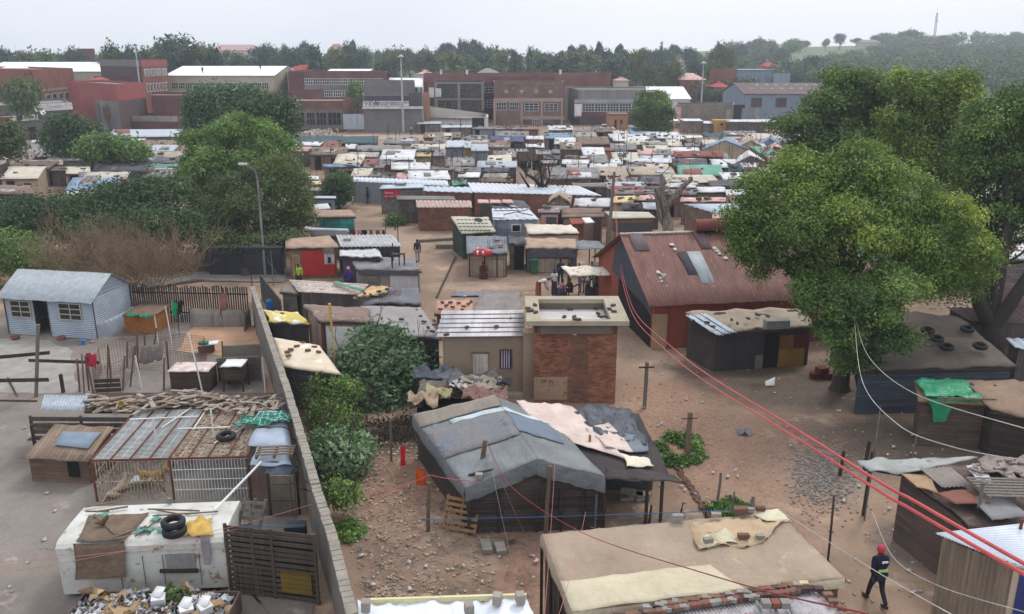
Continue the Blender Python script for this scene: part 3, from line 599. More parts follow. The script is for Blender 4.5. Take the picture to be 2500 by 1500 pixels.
build('lattice',mb,STEEL,t); mb=MB()
for k,s in enumerate((.45,.6,.75,.88)): mb.tube([(b.x+(-1.1 if k %2 else 1.1),b.y-1,b.z+(zt-b.z)*s-1.6),(b.x+(-1.1 if k %2 else 1.1),b.y-1,b.z+(zt-b.z)*s+1.6)],.5,6)
mb.tube([(b.x,b.y,zt),(b.x,b.y,zt+5)],.14,4); build('antenna',mb,PAINT,t)
# ================================================================ FAR TREES
PROTO={}
def proto(kind,v):
    k=(kind,v)
    if k in PROTO: return PROTO[k],False
    t=thing('far_tree','x','tree'); rr=random.Random(hash(kind) %100+v)
    rr=random.Random({'round': 1,'tall': 2,'cypress': 3,'pine': 4,'gold': 5}[kind]*10+v)
    if kind in ('round','gold'): lobes=[(rr.uniform(-2.3,2.3),rr.uniform(-2,2),rr.uniform(4.2,7.2),rr.uniform(1.8,2.9),rr.uniform(1.8,2.8),rr.uniform(1.6,2.5)) for _ in range(8)]; th,tr=5,.3
    elif kind =='tall': lobes=[(rr.uniform(-1.9,1.9),rr.uniform(-1.6,1.6),2.6+1.15*i,rr.uniform(1.4,2.3),rr.uniform(1.4,2.2),rr.uniform(1.5,2.3)) for i in range(8)]; th,tr=6,.25
    elif kind =='cypress': lobes=[(0,0,1.2+1.1*i,1.1*(1-i/10),1.1*(1-i/10),1.2) for i in range(9)]; th,tr=3,.2
    else: lobes=[(rr.uniform(-2.6,2.6),rr.uniform(-2.2,2.2),rr.uniform(7.2,8.8),rr.uniform(1.5,2.3),1.8,rr.uniform(.8,1.2)) for _ in range(6)]; th,tr=8,.3
    leaves('crown',lobes,420,7,.55,.75,v+3,parent=t,mt=LF[{'round': ('far','fb','mid')[v],'tall': ('far','fy','fb')[v],'cypress': 'fb','pine': 'fb','gold': 'fy'}[kind]],shell=.6)
    mb=MB(); mb.tube([(0,0,-.5),(.1,0,th*.5),(0,0,th)],[tr,tr*.8,tr*.5],6)
    for l in lobes[:5]: mb.tube([(0,0,th*.55),l[:3]],[tr*.5,tr*.15],5)
    build('trunk',mb,BARK,t); PROTO[k]=t; return t,True
def far_tree(px,pyt,wpx,Y,kind='round',label=None,v=None):
    x=XY(px,Y,10).x; z0=terr(x,Y); zt=P(px,pyt,Y).z; v=random.randrange(3) if v is None else v
    o,new=proto(kind,v); hgt={'round': 9.2,'gold': 9.2,'tall': 12.6,'cypress': 11,'pine': 9.8}[kind]; wd={'round': 8.8,'gold': 8.8,'tall': 6.8,'cypress': 2.2,'pine': 8.2}[kind]
    sz=max(.35,(zt-z0)/hgt); sx=wpx/F*(Y*CP+4)/wd; sx=min(sx,sz*1.5) if kind != 'pine' else min(sx,sz*1.2); sc=(sx,sx,sz); rz=random.uniform(0,6.28)
    kn=dict(round='round crowned',tall='tall billowing',cypress='dark pointed cypress',pine='dark umbrella shaped',gold='yellowing round')[kind]
    lb=label or '%s tree %s' %(kn,'on the skyline' if Y >400 and pyt <125 else 'among the town gardens' if px <1750 else 'on the wooded hillside')
    if new: o.location=(x,Y,z0); o.rotation_euler=(0,0,rz); o.scale=sc; o['label']=lb; o['group']='trees of the town and hill'
    else: dup(o,(x,Y,z0),rz,lb,'trees of the town and hill',sc)
FT='''15 115 70 300 round;60 116 80 300 round;110 112 80 300 round;170 122 60 330 round;182 115 50 300 round;285 98 75 262 round;330 112 60 262 round;425 86 130 262 round;375 104 60 270 round;488 106 80 262 tall;520 110 60 262 round;548 120 50 320 tall
578 128 70 280 round;600 132 70 260 round;640 110 70 330 tall;655 108 60 340 round;690 112 60 330 tall;660 150 40 262 round;702 102 34 420 round;748 101 40 420 round;730 115 70 320 tall;766 116 28 264 cypress;778 112 26 268 cypress;800 118 80 330 round;830 125 70 320 gold;862 93 24 330 pine;858 104 60 330 round;895 107 50 380 round;878 125 60 320 tall
925 116 30 420 round;945 112 60 380 round;935 145 44 262 round;970 125 60 320 tall;1000 112 60 380 round;1035 114 70 350 round;1060 125 70 320 tall;1078 110 40 430 round;1098 106 50 420 pine;1124 95 16 400 cypress;1148 98 36 400 pine;1172 103 34 400 round;1160 116 70 330 tall;1190 109 50 380 round;1213 114 14 380 cypress
1110 128 90 300 tall;1140 132 80 300 tall;1230 120 60 350 tall;1260 118 60 350 tall;1293 118 14 330 cypress;1310 115 60 380 round;1320 128 70 300 tall;1345 130 60 300 tall;1258 150 12 262 cypress;1360 122 70 330 tall;1390 125 80 310 tall;1408 110 40 420 pine;1430 122 70 320 tall;1462 103 22 380 pine;1445 115 50 380 round
1510 104 26 380 pine;1480 120 60 330 round;1528 118 60 310 tall;1550 122 50 300 gold;1505 135 70 280 tall;1575 118 60 400 round;1600 116 50 420 round;1613 105 8 400 cypress;1625 118 50 420 round;1648 110 40 430 pine;1620 148 80 280 tall;1640 152 60 275 gold;1580 150 50 270 round;1684 116 50 430 round;1706 122 50 430 round
1750 113 66 330 gold;1770 118 50 330 gold;1735 140 50 300 round;1700 150 50 290 round;1800 108 50 560 round;1830 105 50 620 round;1850 90 60 640 round;1874 94 50 640 round;1925 90 70 640 round;1900 118 50 520 round;1860 128 60 480 round;1820 140 60 420 round;1915 150 60 400 round;1990 136 70 400 round;1960 150 60 380 round;2050 142 70 400 round
2046 82 34 760 round;2012 92 24 760 round;1965 97 30 760 round;2085 92 50 800 round;2130 84 60 800 round;2160 78 50 800 round;2195 74 44 760 round;2222 70 50 760 round;2210 86 60 740 round;2290 84 90 780 round;2330 90 70 780 round;2250 96 80 720 round;2390 92 40 800 round;2450 92 60 800 round;2140 110 60 620 round;2180 116 70 600 round;2250 120 80 580 round;2330 118 90 600 round;2400 120 90 600 round;2470 118 90 600 round
2100 140 80 430 round;2150 150 80 420 round;2230 152 90 420 round;2310 150 90 430 tall;2380 150 90 420 round;2450 150 90 430 tall;2500 160 90 400 round;1990 168 60 330 round;2040 176 60 320 round;2090 170 70 330 round;2360 185 90 330 round;2430 190 90 330 tall;2490 195 90 320 round;1790 212 90 252 gold;1760 218 60 250 round;1720 215 50 256 round;869 190 56 214 round;1840 165 40 330 round;1945 172 50 320 round'''
for ln in FT.replace('\n',';').split(';'):
    a=ln.split(); far_tree(float(a[0]),float(a[1]),float(a[2]),float(a[3])+random.uniform(-4,4),a[4])
# unbroken woods of hill and suburb
def woods(name,label,spots,seed,lm,leaf=1.5):
    lobes=[]; rr=random.Random(seed)
    for x,y,s in spots:
        z0=terr(x,y); lobes += [(x+rr.uniform(-s*.4,s*.4),y+rr.uniform(-s*.4,s*.4),z0+s*rr.uniform(.35,.75),s*.5,s*.5,s*.45) for _ in range(2)]
    mb=MB(); mb.add([(0,0,0),(1,0,0),(0,0,1)],[(0,1,2)])
    o=leaves(name,lobes,len(lobes)*20,6,leaf,1.5,seed,mt=LF[lm],shell=.75); o['kind']='stuff'; o['label']=label; o['category']='wood'; return o
rr=random.Random(5); sp=[]
for _ in range(420):
    px,Y=rr.uniform(-150,2650),rr.uniform(330,900)
    x=XY(px,Y,10).x; yy=PX(Vector((x,Y,terr(x,Y)+6)))[1]
    if 1880 <px <2140 and 550 <Y: continue
    if 1640 <px <1740 and Y >450: continue
    sp.append((x,Y,rr.uniform(5,9)))
for _ in range(200):
    px,Y=rr.uniform(2150,2680),rr.uniform(480,900); sp.append((XY(px,Y,20).x,Y,rr.uniform(6,10)))
for _ in range(40):
    px,Y=rr.uniform(1760,1900),rr.uniform(540,800); sp.append((XY(px,Y,20).x,Y,rr.uniform(8,11)))
woods('distant_woods','unbroken far off woods filling suburb and hillside',sp,3,'far',1.2)
sp=[]
for _ in range(260):
    px,Y=rr.uniform(2000,2700),rr.uniform(270,560); sp.append((XY(px,Y,10).x,Y,rr.uniform(5,9)))
for _ in range(110):
    px,Y=rr.uniform(-100,1900),rr.uniform(268,330); sp.append((XY(px,Y,10).x,Y,rr.uniform(4,7)))
woods('garden_woods','darker mass of garden trees in front of the distant woods',sp,4,'far',1.0)
# ================================================================ VEHICLES
def car(kind,label,p,rz,paint,name,cat):
    t=thing(name,label,cat,(0,0,0)); Lh,Wd=(2.1,.82) if kind != 'pickup' else (2.45,.85)
    def prof(pts,y0,y1,tap=0):
        a=[Vector((x,y0,z)) for x,z in pts]; b=[Vector((x,y1,z)) for x,z in pts]; m_=MB(); n=len(a)
        m_.add(a+b,[(i,(i+1) %n,n+(i+1) %n,n+i) for i in range(n)]+[tuple(range(n-1,-1,-1)),tuple(range(n,2*n))]); return m_
    bodyp=[(-Lh,.35),(Lh,.35),(Lh+.03,.62),(Lh-.15,.84),(Lh*.45,.94),(-Lh*.9,.96),(-Lh,.8)]
    if kind =='pickup': bodyp=[(-Lh,.5),(Lh,.5),(Lh+.03,.8),(Lh-.2,1.0),(Lh*.4,1.06),(-Lh,1.04)]
    if kind =='van': bodyp=[(-Lh,.4),(Lh,.4),(Lh,.9),(Lh-.3,1.1),(-Lh,1.1)]
    bd=prof(bodyp,-Wd,Wd); body=build('body',bd,paint,t)
    x0,x1,x2,x3,zt,zb={'hatch': (-Lh*.92,-Lh*.72,Lh*.08,Lh*.42,1.4,.95),'sedan': (-Lh*.72,-Lh*.42,Lh*.08,Lh*.42,1.38,.95),'pickup': (-.35,-.25,.55,1.05,1.62,1.05),'van': (-Lh*.98,-Lh*.94,Lh*.4,Lh*.75,1.9,1.1)}[kind]
    q=[(x0,-Wd*.98),(x3,-Wd*.98),(x3,Wd*.98),(x0,Wd*.98)]; r_=[(x1,-Wd*.8),(x2,-Wd*.8),(x2,Wd*.8),(x1,Wd*.8)]
    cb=MB(); cb.prism([Vector((a,b,zb-.02)) for a,b in q],[Vector((a,b,zt)) for a,b in r_]); build('cabin',cb,paint,t)
    wn=MB()
    def wq(i,j,s=.12,k=.2,hi=.86):
        A,B,C_,D_=[Vector((*q[i],zb)),Vector((*q[j],zb)),Vector((*r_[j],zt)),Vector((*r_[i],zt))]
        f=lambda u,v: (A*(1-u)+B*u)*(1-v)+(D_*(1-u)+C_*u)*v
        pts=[f(s,k),f(1-s,k),f(1-s,hi),f(s,hi)]; n_=(B-A).cross(D_-A).normalized()*.02
        wn.prism([v-n_ for v in pts],[v+n_ for v in pts])
    for i in range(4): wq(i,(i+1) %4,.07)
    build('windows',wn,GLASS,t)
    if kind =='pickup':
        m_=MB(); m_.box((-Lh*.58,0,1.045),(Lh*.72,Wd*1.7,.03)); build('load_bed',m_,DGREY,t)
    for sx_ in (-.62,.62):
        for sy in (-1,1):
            c_=(Lh*sx_,sy*(Wd-.08),.33); e_=Euler((R(90),0,0)).to_matrix(); m_=MB(); m_.lathe(c_,[(.2,-.1),(.33,-.09),(.33,.09),(.2,.1)],14,e_); w_=build('wheel',m_,RUBBER,t); m_=MB(); m_.lathe(c_,[(.01,-.11),(.2,-.1),(.2,.1),(.01,.11)],10,e_); build('rim',m_,STEEL,w_)
    for sy in (-1,1):
        m_=MB(); m_.box((Lh+.01,sy*Wd*.72,.68),(.08,.28,.14)); build('headlight',m_,GLASS,t); m_=MB(); m_.box((-Lh-.01,sy*Wd*.8,.74),(.06,.22,.16)); build('tail_light',m_,mat((150,30,30),bump=0),t)
    m_=MB(); m_.box((Lh+.05,0,.46),(.12,Wd*1.9,.14)); m_.box((-Lh-.05,0,.46),(.12,Wd*1.9,.14)); build('bumper',m_,DGREY,t)
    t.location=p; t.rotation_euler=(0,0,rz); W[t.name]=Vector(p); return t
g_=G(272,312); car('hatch','white hatchback parked on the street beside the maroon kiosk block',g_,R(35),PAINT,'parked_car','car')
g_=G(340,286); car('sedan','white sedan behind the maroon kiosk block',g_,R(10),PAINT,'parked_car','car')
g_=G(1472,324); car('pickup','white pickup truck parked in front of the grey hall',g_,R(-4),PAINT,'pickup_truck','pickup truck')
g_=G(1363,433); car('sedan','pale turquoise sedan nosing out of a shack alley',g_,R(-80),mat((150,200,196),bump=0,rough=.4),'parked_car','car')
g_=G(1740,264); car('van','white minibus behind the green roofed store',(g_.x,196,3.6) if False else G(1740,262),R(5),PAINT,'minibus','minibus')
g_=G(1792,272); car('sedan','white car beside the dark navy fence',g_,R(70),PAINT,'parked_car','car')
# ================================================================ SHACKS
FOOT=[]; KEEP=[(G(a,c).x,G(b,c).x,G(b,c).y,G(b,d).y) for a,b,c,d in ((1266,1322,440,372),(1335,1400,440,418),(1420,1462,456,442),(1436,1512,328,316),(860,1250,560,452))]                                       # footprints taken: x0,x1,y0,y1
def clear(q,m=.06): return all(q[1]+m <f[0] or q[0]-m >f[1] or q[3]+m <f[2] or q[2]-m >f[3] for f in FOOT+KEEP)
def zone(px,py):
    if px <460: return 'left of the leafy trees' if py >375 else 'below the maroon kiosk'
    if px >1880: return 'behind the right hand trees'
    if py <346: return 'just below the factories' if px <1560 else 'near the yellow container'
    if px <1240: return 'beyond the zinc rows' if py <416 else 'beside the long zinc roofs'
    if px <1560: return 'around the turquoise sedan' if py <455 else 'near the dead tree'
    return 'below the pale blue gable' if py <400 else 'around the sea green roofs' if py <455 else 'near the bare stump'
def wrinkle(amp,fr,seed=0):
    def f(u,v,p):
        r_=abs(noise.noise(Vector((p.x*fr*1.6+p.y*fr,p.y*fr*.7,seed+9))))
        return amp*noise.noise(Vector((p.x*fr,p.y*fr,seed)))+amp*.4*noise.noise(Vector((p.x*fr*3,p.y*fr*3,seed+5)))+amp*.7*max(0,1-5*r_)
    return f
def shack(name,label,c,rm,wm,cat='shack',group=None,th=.06,ins=.14,wr=None,corr=0,rag=0,nx=6,ny=4,peak=0,z0=-.05,wall=True,door=None,win=None,along=True,beam=True):
    c=[Vector(p) for p in c]; ce=sum(c,Vector())/4; t=thing(name,label,cat,(ce.x,ce.y,0),group)
    FOOT.append((min(p.x for p in c),max(p.x for p in c),min(p.y for p in c),max(p.y for p in c)))
    mb=MB(); fn=wr
    if peak: fn=lambda u,v,p: peak*(1-abs(2*u-1))+(wr(u,v,p) if wr else 0); nx=max(nx,8)
    if corr: mb.corr(c,corr,min(.035,corr*.14),.012,ny,along,fn,rag)
    else: mb.slab(c,th,nx,ny,fn,rag)
    build('roof',mb,rm,t)
    k=[p.lerp(Vector((ce.x,ce.y,p.z)),min(.3,ins/max(.2,(p-ce).length)*1.4)) for p in c]
    dz=.035 if corr else th*.8
    if name =='shack' and (c[1]-c[0]).length >3 and not peak:      # sheets patched over the roof
        qr=random.Random(int(c[0].x*13+c[0].y*7))
        for _ in range(qr.choice((0,1,1,2))):
            s0,v0=qr.uniform(.05,.6),qr.uniform(.05,.5); s1,v1=min(.97,s0+qr.uniform(.15,.4)),min(.95,v0+qr.uniform(.3,.5)); sk=qr.uniform(-.06,.06)
            f_=lambda s,v: (c[0]*(1-s)+c[1]*s)*(1-v)+(c[3]*(1-s)+c[2]*s)*v+Vector((0,0,.05+(fn(s,v,c[0].lerp(c[1],s).lerp(c[3].lerp(c[2],s),v)) if fn else 0)))
            pm=MB(); pm.slab([f_(s0,v0),f_(s1,v0+sk),f_(s1+sk,v1),f_(s0+sk,v1)],.02,3,3); build('patch_sheet',pm,RM[qr.choice('GGBCZWRDK')],t)
    if wall:
        mb=MB()
        top=[Vector((p.x,p.y,p.z-dz)) for p in k]; lo=[Vector((p.x,p.y,z0)) for p in k]
        if peak:
            ap=[(top[0]+top[1])/2+Vector((0,0,peak)),(top[3]+top[2])/2+Vector((0,0,peak))]
            mb.add(lo+top+ap,[(0,1,5,8,4),(2,3,7,9,6),(1,2,6,5),(3,0,4,7),(4,8,9,7),(8,5,6,9)])
        else: mb.prism(lo,top)
        build('wall',mb,wm,t)
    if beam and not corr:
        mb=MB(); a,b=c[0]-Vector((0,0,th+.05)),c[1]-Vector((0,0,th+.05)); mb.bar(a+Vector((0,.03,0)),b+Vector((0,.03,0)),.05,.1)
        if not peak: build('fascia',mb,DWOOD,t)
    t_k=k
    def onwall(i,s0,s1,z0_,z1_,nm,m,proud=.03,th_=.05,par=None):
        a,b=k[i],k[(i+1) %4]; a=Vector((a.x,a.y,0)); b=Vector((b.x,b.y,0)); L_=(b-a).length; u=(b-a).normalized(); n_=Vector((u.y,-u.x,0))
        return onw(par or t,a,u,n_,L_*s0,L_*s1,z0_,z1_,nm,m,proud,th_)
    if door: onwall(0,door[0],door[1],.02,door[2] if len(door) >2 else 1.85,'door',door[3] if len(door) >3 else DARK)  # by default a dark panel on the wall standing for an unlit door opening
    if win: f=onwall(0,win[0],win[1],win[2],win[3],'window',win[4] if len(win) >4 else DWOOD); onwall(0,win[0]+.02,win[1]-.02,win[2]+.06,win[3]-.06,'pane',DARK,.05,.05,f)
    return t,onwall,k
TAB='''719 919 340 352 T k;1033 1125 330 337 B r;1056 1103 342 348 G g;1018 1077 297 303 Z g;1077 1152 306 312 Z g;1152 1205 311 315 G z;1206 1263 312 316 G c;1263 1315 311 316 B r;1086 1132 352 360 Z z;1132 1150 354 362 Z y;1150 1193 361 369 Z z;785 830 352 360 R b;843 872 352 364 W b;873 985 355 369 G b;986 1070 359 368 G b
755 842 369 379 B b;845 925 372 384 K b;926 1010 375 390 W b;813 882 388 400 C b;884 919 393 401 R b;922 965 392 403 G b;790 880 401 408 U b;884 938 402 411 G b;953 1050 397 414 W r;965 1016 389 396 W b;1052 1108 407 416 G b;1089 1160 395 406 G b;1110 1176 409 419 G b;1128 1157 385 393 N b;1015 1052 373 382 Y c;1056 1086 374 382 G b
855 903 417 431 C b;904 929 419 432 G b;931 964 423 434 G g;966 997 423 436 P b;998 1101 417 438 W z;1118 1170 421 433 W g;1180 1240 410 420 D b;1178 1236 424 434 K b;1172 1250 436 444 B g;1103 1138 440 452 N g
1328 1368 380 390 D k;1369 1437 390 400 W b;1385 1436 402 417 K b;1438 1506 401 412 W b;1445 1489 388 399 G b;1488 1519 388 401 W b;1382 1450 380 388 B b;1424 1480 369 380 W b;1369 1424 355 366 B b;1421 1498 361 368 R p;1411 1492 341 353 B b;1490 1555 353 366 G k;1500 1533 370 377 V k;1496 1562 382 391 C b;1563 1649 380 389 Z b;1525 1580 395 403 G g;1507 1537 405 415 U k;1538 1573 405 414 G b
1460 1535 419 430 O b;1482 1531 433 448 O b;1532 1556 433 446 G b;1559 1612 433 451 D b;1484 1580 452 461 Z g;1337 1394 483 497 O b;1400 1490 484 504 W b;1493 1545 479 495 Y c;1547 1610 477 489 P b;1502 1606 464 474 G g;1520 1566 498 512 D k;1571 1612 494 510 Z k;1327 1388 503 513 G b
1605 1642 333 338 W z;1645 1717 331 341 W b;1720 1781 332 338 T k;1631 1668 348 357 C b;1560 1629 347 354 G b;1672 1709 350 358 G b;1571 1633 355 367 C r;1632 1710 360 372 W b;1607 1643 374 379 G b;1645 1768 376 384 R k;1652 1714 387 396 G k;1732 1784 383 391 G c;1645 1731 399 408 D k;1742 1806 400 409 W b;1808 1850 398 410 Z g;1581 1636 404 413 C r
1658 1770 416 429 N p;1773 1815 421 430 N k;1817 1871 425 437 W b;1786 1816 412 417 T u;1819 1856 412 417 R p;1766 1815 432 439 W b;1625 1730 434 446 C b;1733 1838 440 457 D k;1840 1880 440 452 N k;1625 1700 447 457 W b;1703 1772 459 469 W b;1774 1822 463 477 W b;1824 1860 464 477 Y c;1612 1700 463 475 G b;1660 1770 483 493 P b;1774 1829 483 493 G b
1318 1366 512 522 P p;1371 1469 508 522 B b;1320 1360 392 399 K b;1310 1345 366 377 K k;1346 1366 365 375 G k;1285 1330 352 360 W b;1353 1405 344 352 W b;1331 1400 332 339 U b;1405 1460 330 337 K b;1340 1400 313 318 W b;1402 1440 317 322 G b;1195 1280 340 347 V k;1193 1240 352 358 R k;1230 1290 364 372 K b;1200 1260 376 384 G b;1190 1250 390 398 C b
0 93 419 437 C c;12 119 404 412 B k;122 158 407 417 B k;160 221 407 424 C b;192 284 420 432 G g;223 354 404 418 D k;223 320 386 397 N b;193 300 434 445 C b;157 272 449 465 U u;163 275 467 482 W g;-20 84 452 474 B k;-20 66 386 403 O b;68 153 391 402 K b;315 448 400 414 N b;308 448 381 394 O b;265 435 322 335 Z k;340 432 350 360 B b;344 422 363 370 Z z;362 400 374 381 W u;40 126 362 371 G k;46 128 374 383 G k;674 706 339 352 Y c;130 200 345 351 W b;1540 1590 322 327 Z u;1500 1538 326 331 C b;1592 1602 342 347 G b;1455 1500 319 323 B b;1870 1880 360 368 W b'''
EXTRA={(953,397): 'large white sheet roof on brick walls behind the long zinc roofs',(813,388): 'cream painted roof in front of the brown board shack',(1128,385): 'small bright green lid roofed shed'}
rows=[r.split() for r in TAB.replace('\n',';').split(';')]
for x0,x1,y0,y1,rc,wc in rows:
    x0,x1,y0,y1=float(x0),float(x1),float(y0),float(y1); rr=random.Random(int(x0*7+y0)); sl_=rr.uniform(.05,.4) if y1 >345 else .05
    zf=2.0+rr.uniform(-.2,.2); zb=zf+sl_
    if wc =='z' and x0 in (1086,1150,1132): zf,zb=2.8,2.9
    sk=rr.uniform(-6,6)*(y1-y0)/14
    c=[G(x0,y1,zf),G(x1,y1+rr.uniform(-1,1),zf),G(x1+sk,y0,zb),G(x0+sk,y0,zb)]
    if c[3].y-c[0].y >9: c[2].y=c[1].y+9; c[3].y=c[0].y+9
    k_=0
    while k_ <6 and y1 <470 and clear((min(c[0].x,c[3].x),max(c[1].x,c[2].x),c[2].y+.1,c[2].y+.9),.03) and not (1015 <x0 <1270 and y1 <320): c[2].y += .4; c[3].y += .4; c[2].z += .045; c[3].z += .045; k_ += 1
    w_=(c[1]-c[0]).length; pk=0
    lb=EXTRA.get((int(x0),int(y0))) or '%s roofed %s shack %s' %(RN[rc],WN[wc],zone((x0+x1)/2,(y0+y1)/2))
    tarp=rc in 'DONVUPT' or rr.random() <.2; wr=wrinkle(.12 if tarp else .035,.8,x0)
    if (x0,y0) in ((1337,483),(1799,375)) : pk=.8
    d=(.12,.12+.9/max(w_,2),1.8) if rr.random() <.6 and w_ >2.5 else None
    wn_=(.6,.6+.8/max(w_,2),1.0,1.6) if rr.random() <.35 and w_ >3.5 else None
    t,ow,k=shack('shack',lb,c,RM[rc],WM[wc],'shack','shacks of the settlement',wr=wr,rag=.07,door=d,win=wn_,peak=pk,nx=10 if w_ >5 else 6)
# gabled tents and green roof on the right
for lab,c,rm,wm_,pk in [('wide pale blue gabled tent roof on tan walls',[(1712,366),(1826,364),(1822,356),(1722,356)],'U','c',1.2),('tan gabled tent right of the pale blue gable',[(1798,362),(1868,363),(1860,352),(1800,352)],'O','c',1.1),('blue peaked tarpaulin shelter partly under the right hand trees',[(1852,356),(1905,354),(1905,346),(1856,346)],'U','u',.9),
        ('white gabled shack roof below the sea green slope',[(1796,398),(1868,394),(1852,381),(1800,384)],'W','b',.8),('pinkish canvas roof beside the blue peaked tarpaulin',[(1870,367),(1912,365),(1906,356),(1874,356)],'P','b',.5)]:
    cc=[G(a,b,2.3) for a,b in c]; shack('shack',lab,cc,RM[rm],WM[wm_],'shack','shacks of the settlement',peak=pk,wr=wrinkle(.06,.8))
shack('shack','broad sea green roof sloping to the right below the tan tent',[G(1862,379,2.2),G(1902,376,2.2),G(1880,358,3.0),G(1828,358,3.0)],RM['N'],WM['b'],'shack','shacks of the settlement',wr=wrinkle(.05,.8))
# fill the gaps the table leaves
FREE=[(980,1290,318,352)]
rr=random.Random(11); nfill=0
for it in range(9000):
    reg=rr.random()
    if reg <.5: px,py=rr.uniform(1175,1890),rr.uniform(330,500)
    elif reg <.78: px,py=rr.uniform(1870,2600),rr.uniform(318,640)
    elif reg <.9: px,py=rr.uniform(-60,460),rr.uniform(352,470)
    else: px,py=rr.uniform(725,1180),rr.uniform(342,440)
    if 1250 <px <1330 and py >372: continue
    if 1330 <px <1395 and 405 <py <450: continue
    if px <1480 and 438 <py: continue
    if px >1480 and px <1880 and py >470: continue
    if px <860 and py >372 and px >460: continue
    if px >1870 and py >560 and px <2150: continue
    w_,d_=rr.uniform(2.0,5.0),rr.uniform(1.4,3.6); zf=rr.uniform(1.75,2.2); p=G(px,py,zf); q=(p.x-w_/2,p.x+w_/2,p.y,p.y+d_)
    if not clear(q): continue
    q=list(q)
    for _ in range(9):
        t_=q[:]; t_[3] += .5
        if q[3]-q[2] <4.6 and clear(t_): q=t_
        t_=q[:]; t_[0] -= .4
        if q[1]-q[0] <5.5 and clear(t_): q=t_
        t_=q[:]; t_[1] += .4
        if q[1]-q[0] <5.5 and clear(t_): q=t_
    w_=q[1]-q[0]; a=rr.uniform(-.03,.03)*w_; s=rr.uniform(.05,.14)*(q[3]-q[2])
    c=[Vector((q[0],q[2]-a,zf)),Vector((q[1],q[2]+a,zf)),Vector((q[1],q[3],zf+s)),Vector((q[0],q[3],zf+s))]
    rc=rr.choice('WWWWZZZGGGGBBCCKKRPOWGZ' if px <1900 else 'WWWZZGBK'); wc=rr.choice('bbbbggkrcz')
    cen=PX(Vector(((q[0]+q[1])/2,(q[2]+q[3])/2,zf)))
    shack('shack','%s roofed %s shack %s' %(RN[rc],WN[wc],zone(*cen)),c,RM[rc],WM[wc],'shack','shacks of the settlement',wr=wrinkle(.06,.9,it),rag=.08,beam=False,nx=5,ny=3,door=(.2,.4,1.7) if rr.random() <.3 else None)
    nfill += 1
    if len(rows)+nfill >285: break
print('shacks in field',len(rows),nfill)
# junk weighing roofs down: one object nobody could count
mb=MB(); rr=random.Random(3)
for f in FOOT:
    for _ in range(rr.randrange(1,7)):
        x,y=rr.uniform(f[0]+.3,f[1]-.3),rr.uniform(f[2]+.2,f[3]-.2); s=rr.uniform(.12,.4); mb.box((x,y,2.33+rr.uniform(0,.12)),(s*rr.uniform(.6,2.4),s,s*rr.uniform(.3,.7)),rz=rr.uniform(0,3))
stuff('roof_junk',mb,mat((120,108,100),(70,62,58),(190,184,178),sc=3),'stones, tyres and scraps scattered over shack roofs','junk')
p=G(800,400); ap=single('aerial_pole',MB().tube([(p.x,p.y,0),(p.x+.05,p.y,3)],.035,4),DWOOD,'thin aerial pole rising among the shacks of the settlement','pole','aerial poles',True)
for _ in range(130): px,py=rr.uniform(730,1880),rr.uniform(330,470); dup(ap,G(px,py,0),rr.uniform(0,6),None,None,(1,1,rr.uniform(.9,1.35)),True)
# fences round the settlement edge, rubble heap
mb=MB()
for k in range(36):
    p=G(1100+k*5.2,334+rr.uniform(-1,1)); mb.bar(p,(p.x,p.y,rr.uniform(1.5,2)),.5,.05)
single('board_fence',mb,WM['g'],'patched grey board fence along the top edge of the shacks','fence')
mb=MB()
for _ in range(420):
    p=G(rr.gauss(775,24),rr.gauss(331,4)); s=rr.uniform(.15,.55); mb.box((p.x,p.y,rr.uniform(0,.9)*math.exp(-((p.x-G(775,331).x)/4) ** 2)),(s,s*.8,s*.6),rz=rr.uniform(0,3),rx=rr.uniform(-.5,.5))
stuff('rubble_heap',mb,mat((188,178,166),(150,138,126),sc=2),'pale heap of broken rubble below the brick shop','rubble')
mb=MB(); a,b=G(1743,328),G(1778,328); mb.box(((a.x+b.x)/2,a.y+1.5,1.35),(b.x-a.x,3,2.7)); t=thing('container','tan yellow shipping container near the foot of second mast','container',((a.x+b.x)/2,a.y+1.5,0)); build('body',mb,mat((198,156,96),(180,138,82),sc=.5,corr=4),t)
mb=MB(); mb.box(((a.x+b.x)/2,a.y-.03,1.9),(.45,.05,.45)); build('vent',mb,DARK,t)
for px0,px1,py0,py1,m,lb in ((1717,1742,302,327,'g','grey sheet shed joined to the tan yellow container'),(1775,1900,298,330,'k','dark open fronted stall row behind the tan yellow container'),(1666,1716,296,326,'b','low brown hut left of the grey sheet shed')):
    a,b=G(px0,py1),G(px1,py1); zt=P(px0,py0,a.y).z; shack('shed',lb,[Vector((a.x,a.y,zt)),Vector((b.x,a.y,zt)),Vector((b.x,a.y+4,zt+.2)),Vector((a.x,a.y+4,zt+.2))],RM['W'],WM[m],'shed',corr=0,wr=wrinkle(.05,.7))
many('concrete_pillar',[lambda m,p=G(x,y+26): m.box((p.x,p.y,2.0),(.7,.7,4)) for x,y in ((1776,290),(1812,286),(1846,290),(1886,290))],CONC,'bare concrete pillar below the skylight shed','pillar','row of bare concrete pillars')
a,b=G(1540,348),G(1566,348); shack('shack','sky blue painted shack beside the round green tree',[Vector((a.x,a.y,2.6)),Vector((b.x,a.y,2.6)),Vector((b.x,a.y+4,2.7)),Vector((a.x,a.y+4,2.7))],RM['Z'],WM['u'])
a,b=G(1508,318),G(1536,318); shack('house','ochre plastered house with dark door behind the white pickup truck',[Vector((a.x-2,a.y+1,3.2)),Vector((b.x,a.y+1,3.2)),Vector((b.x,a.y+6,3.3)),Vector((a.x-2,a.y+6,3.3))],RM['B'],mat((176,128,96),(150,108,82),sc=.6),'house',door=(.3,.42,2.1),win=(.6,.72,1.2,2.0))
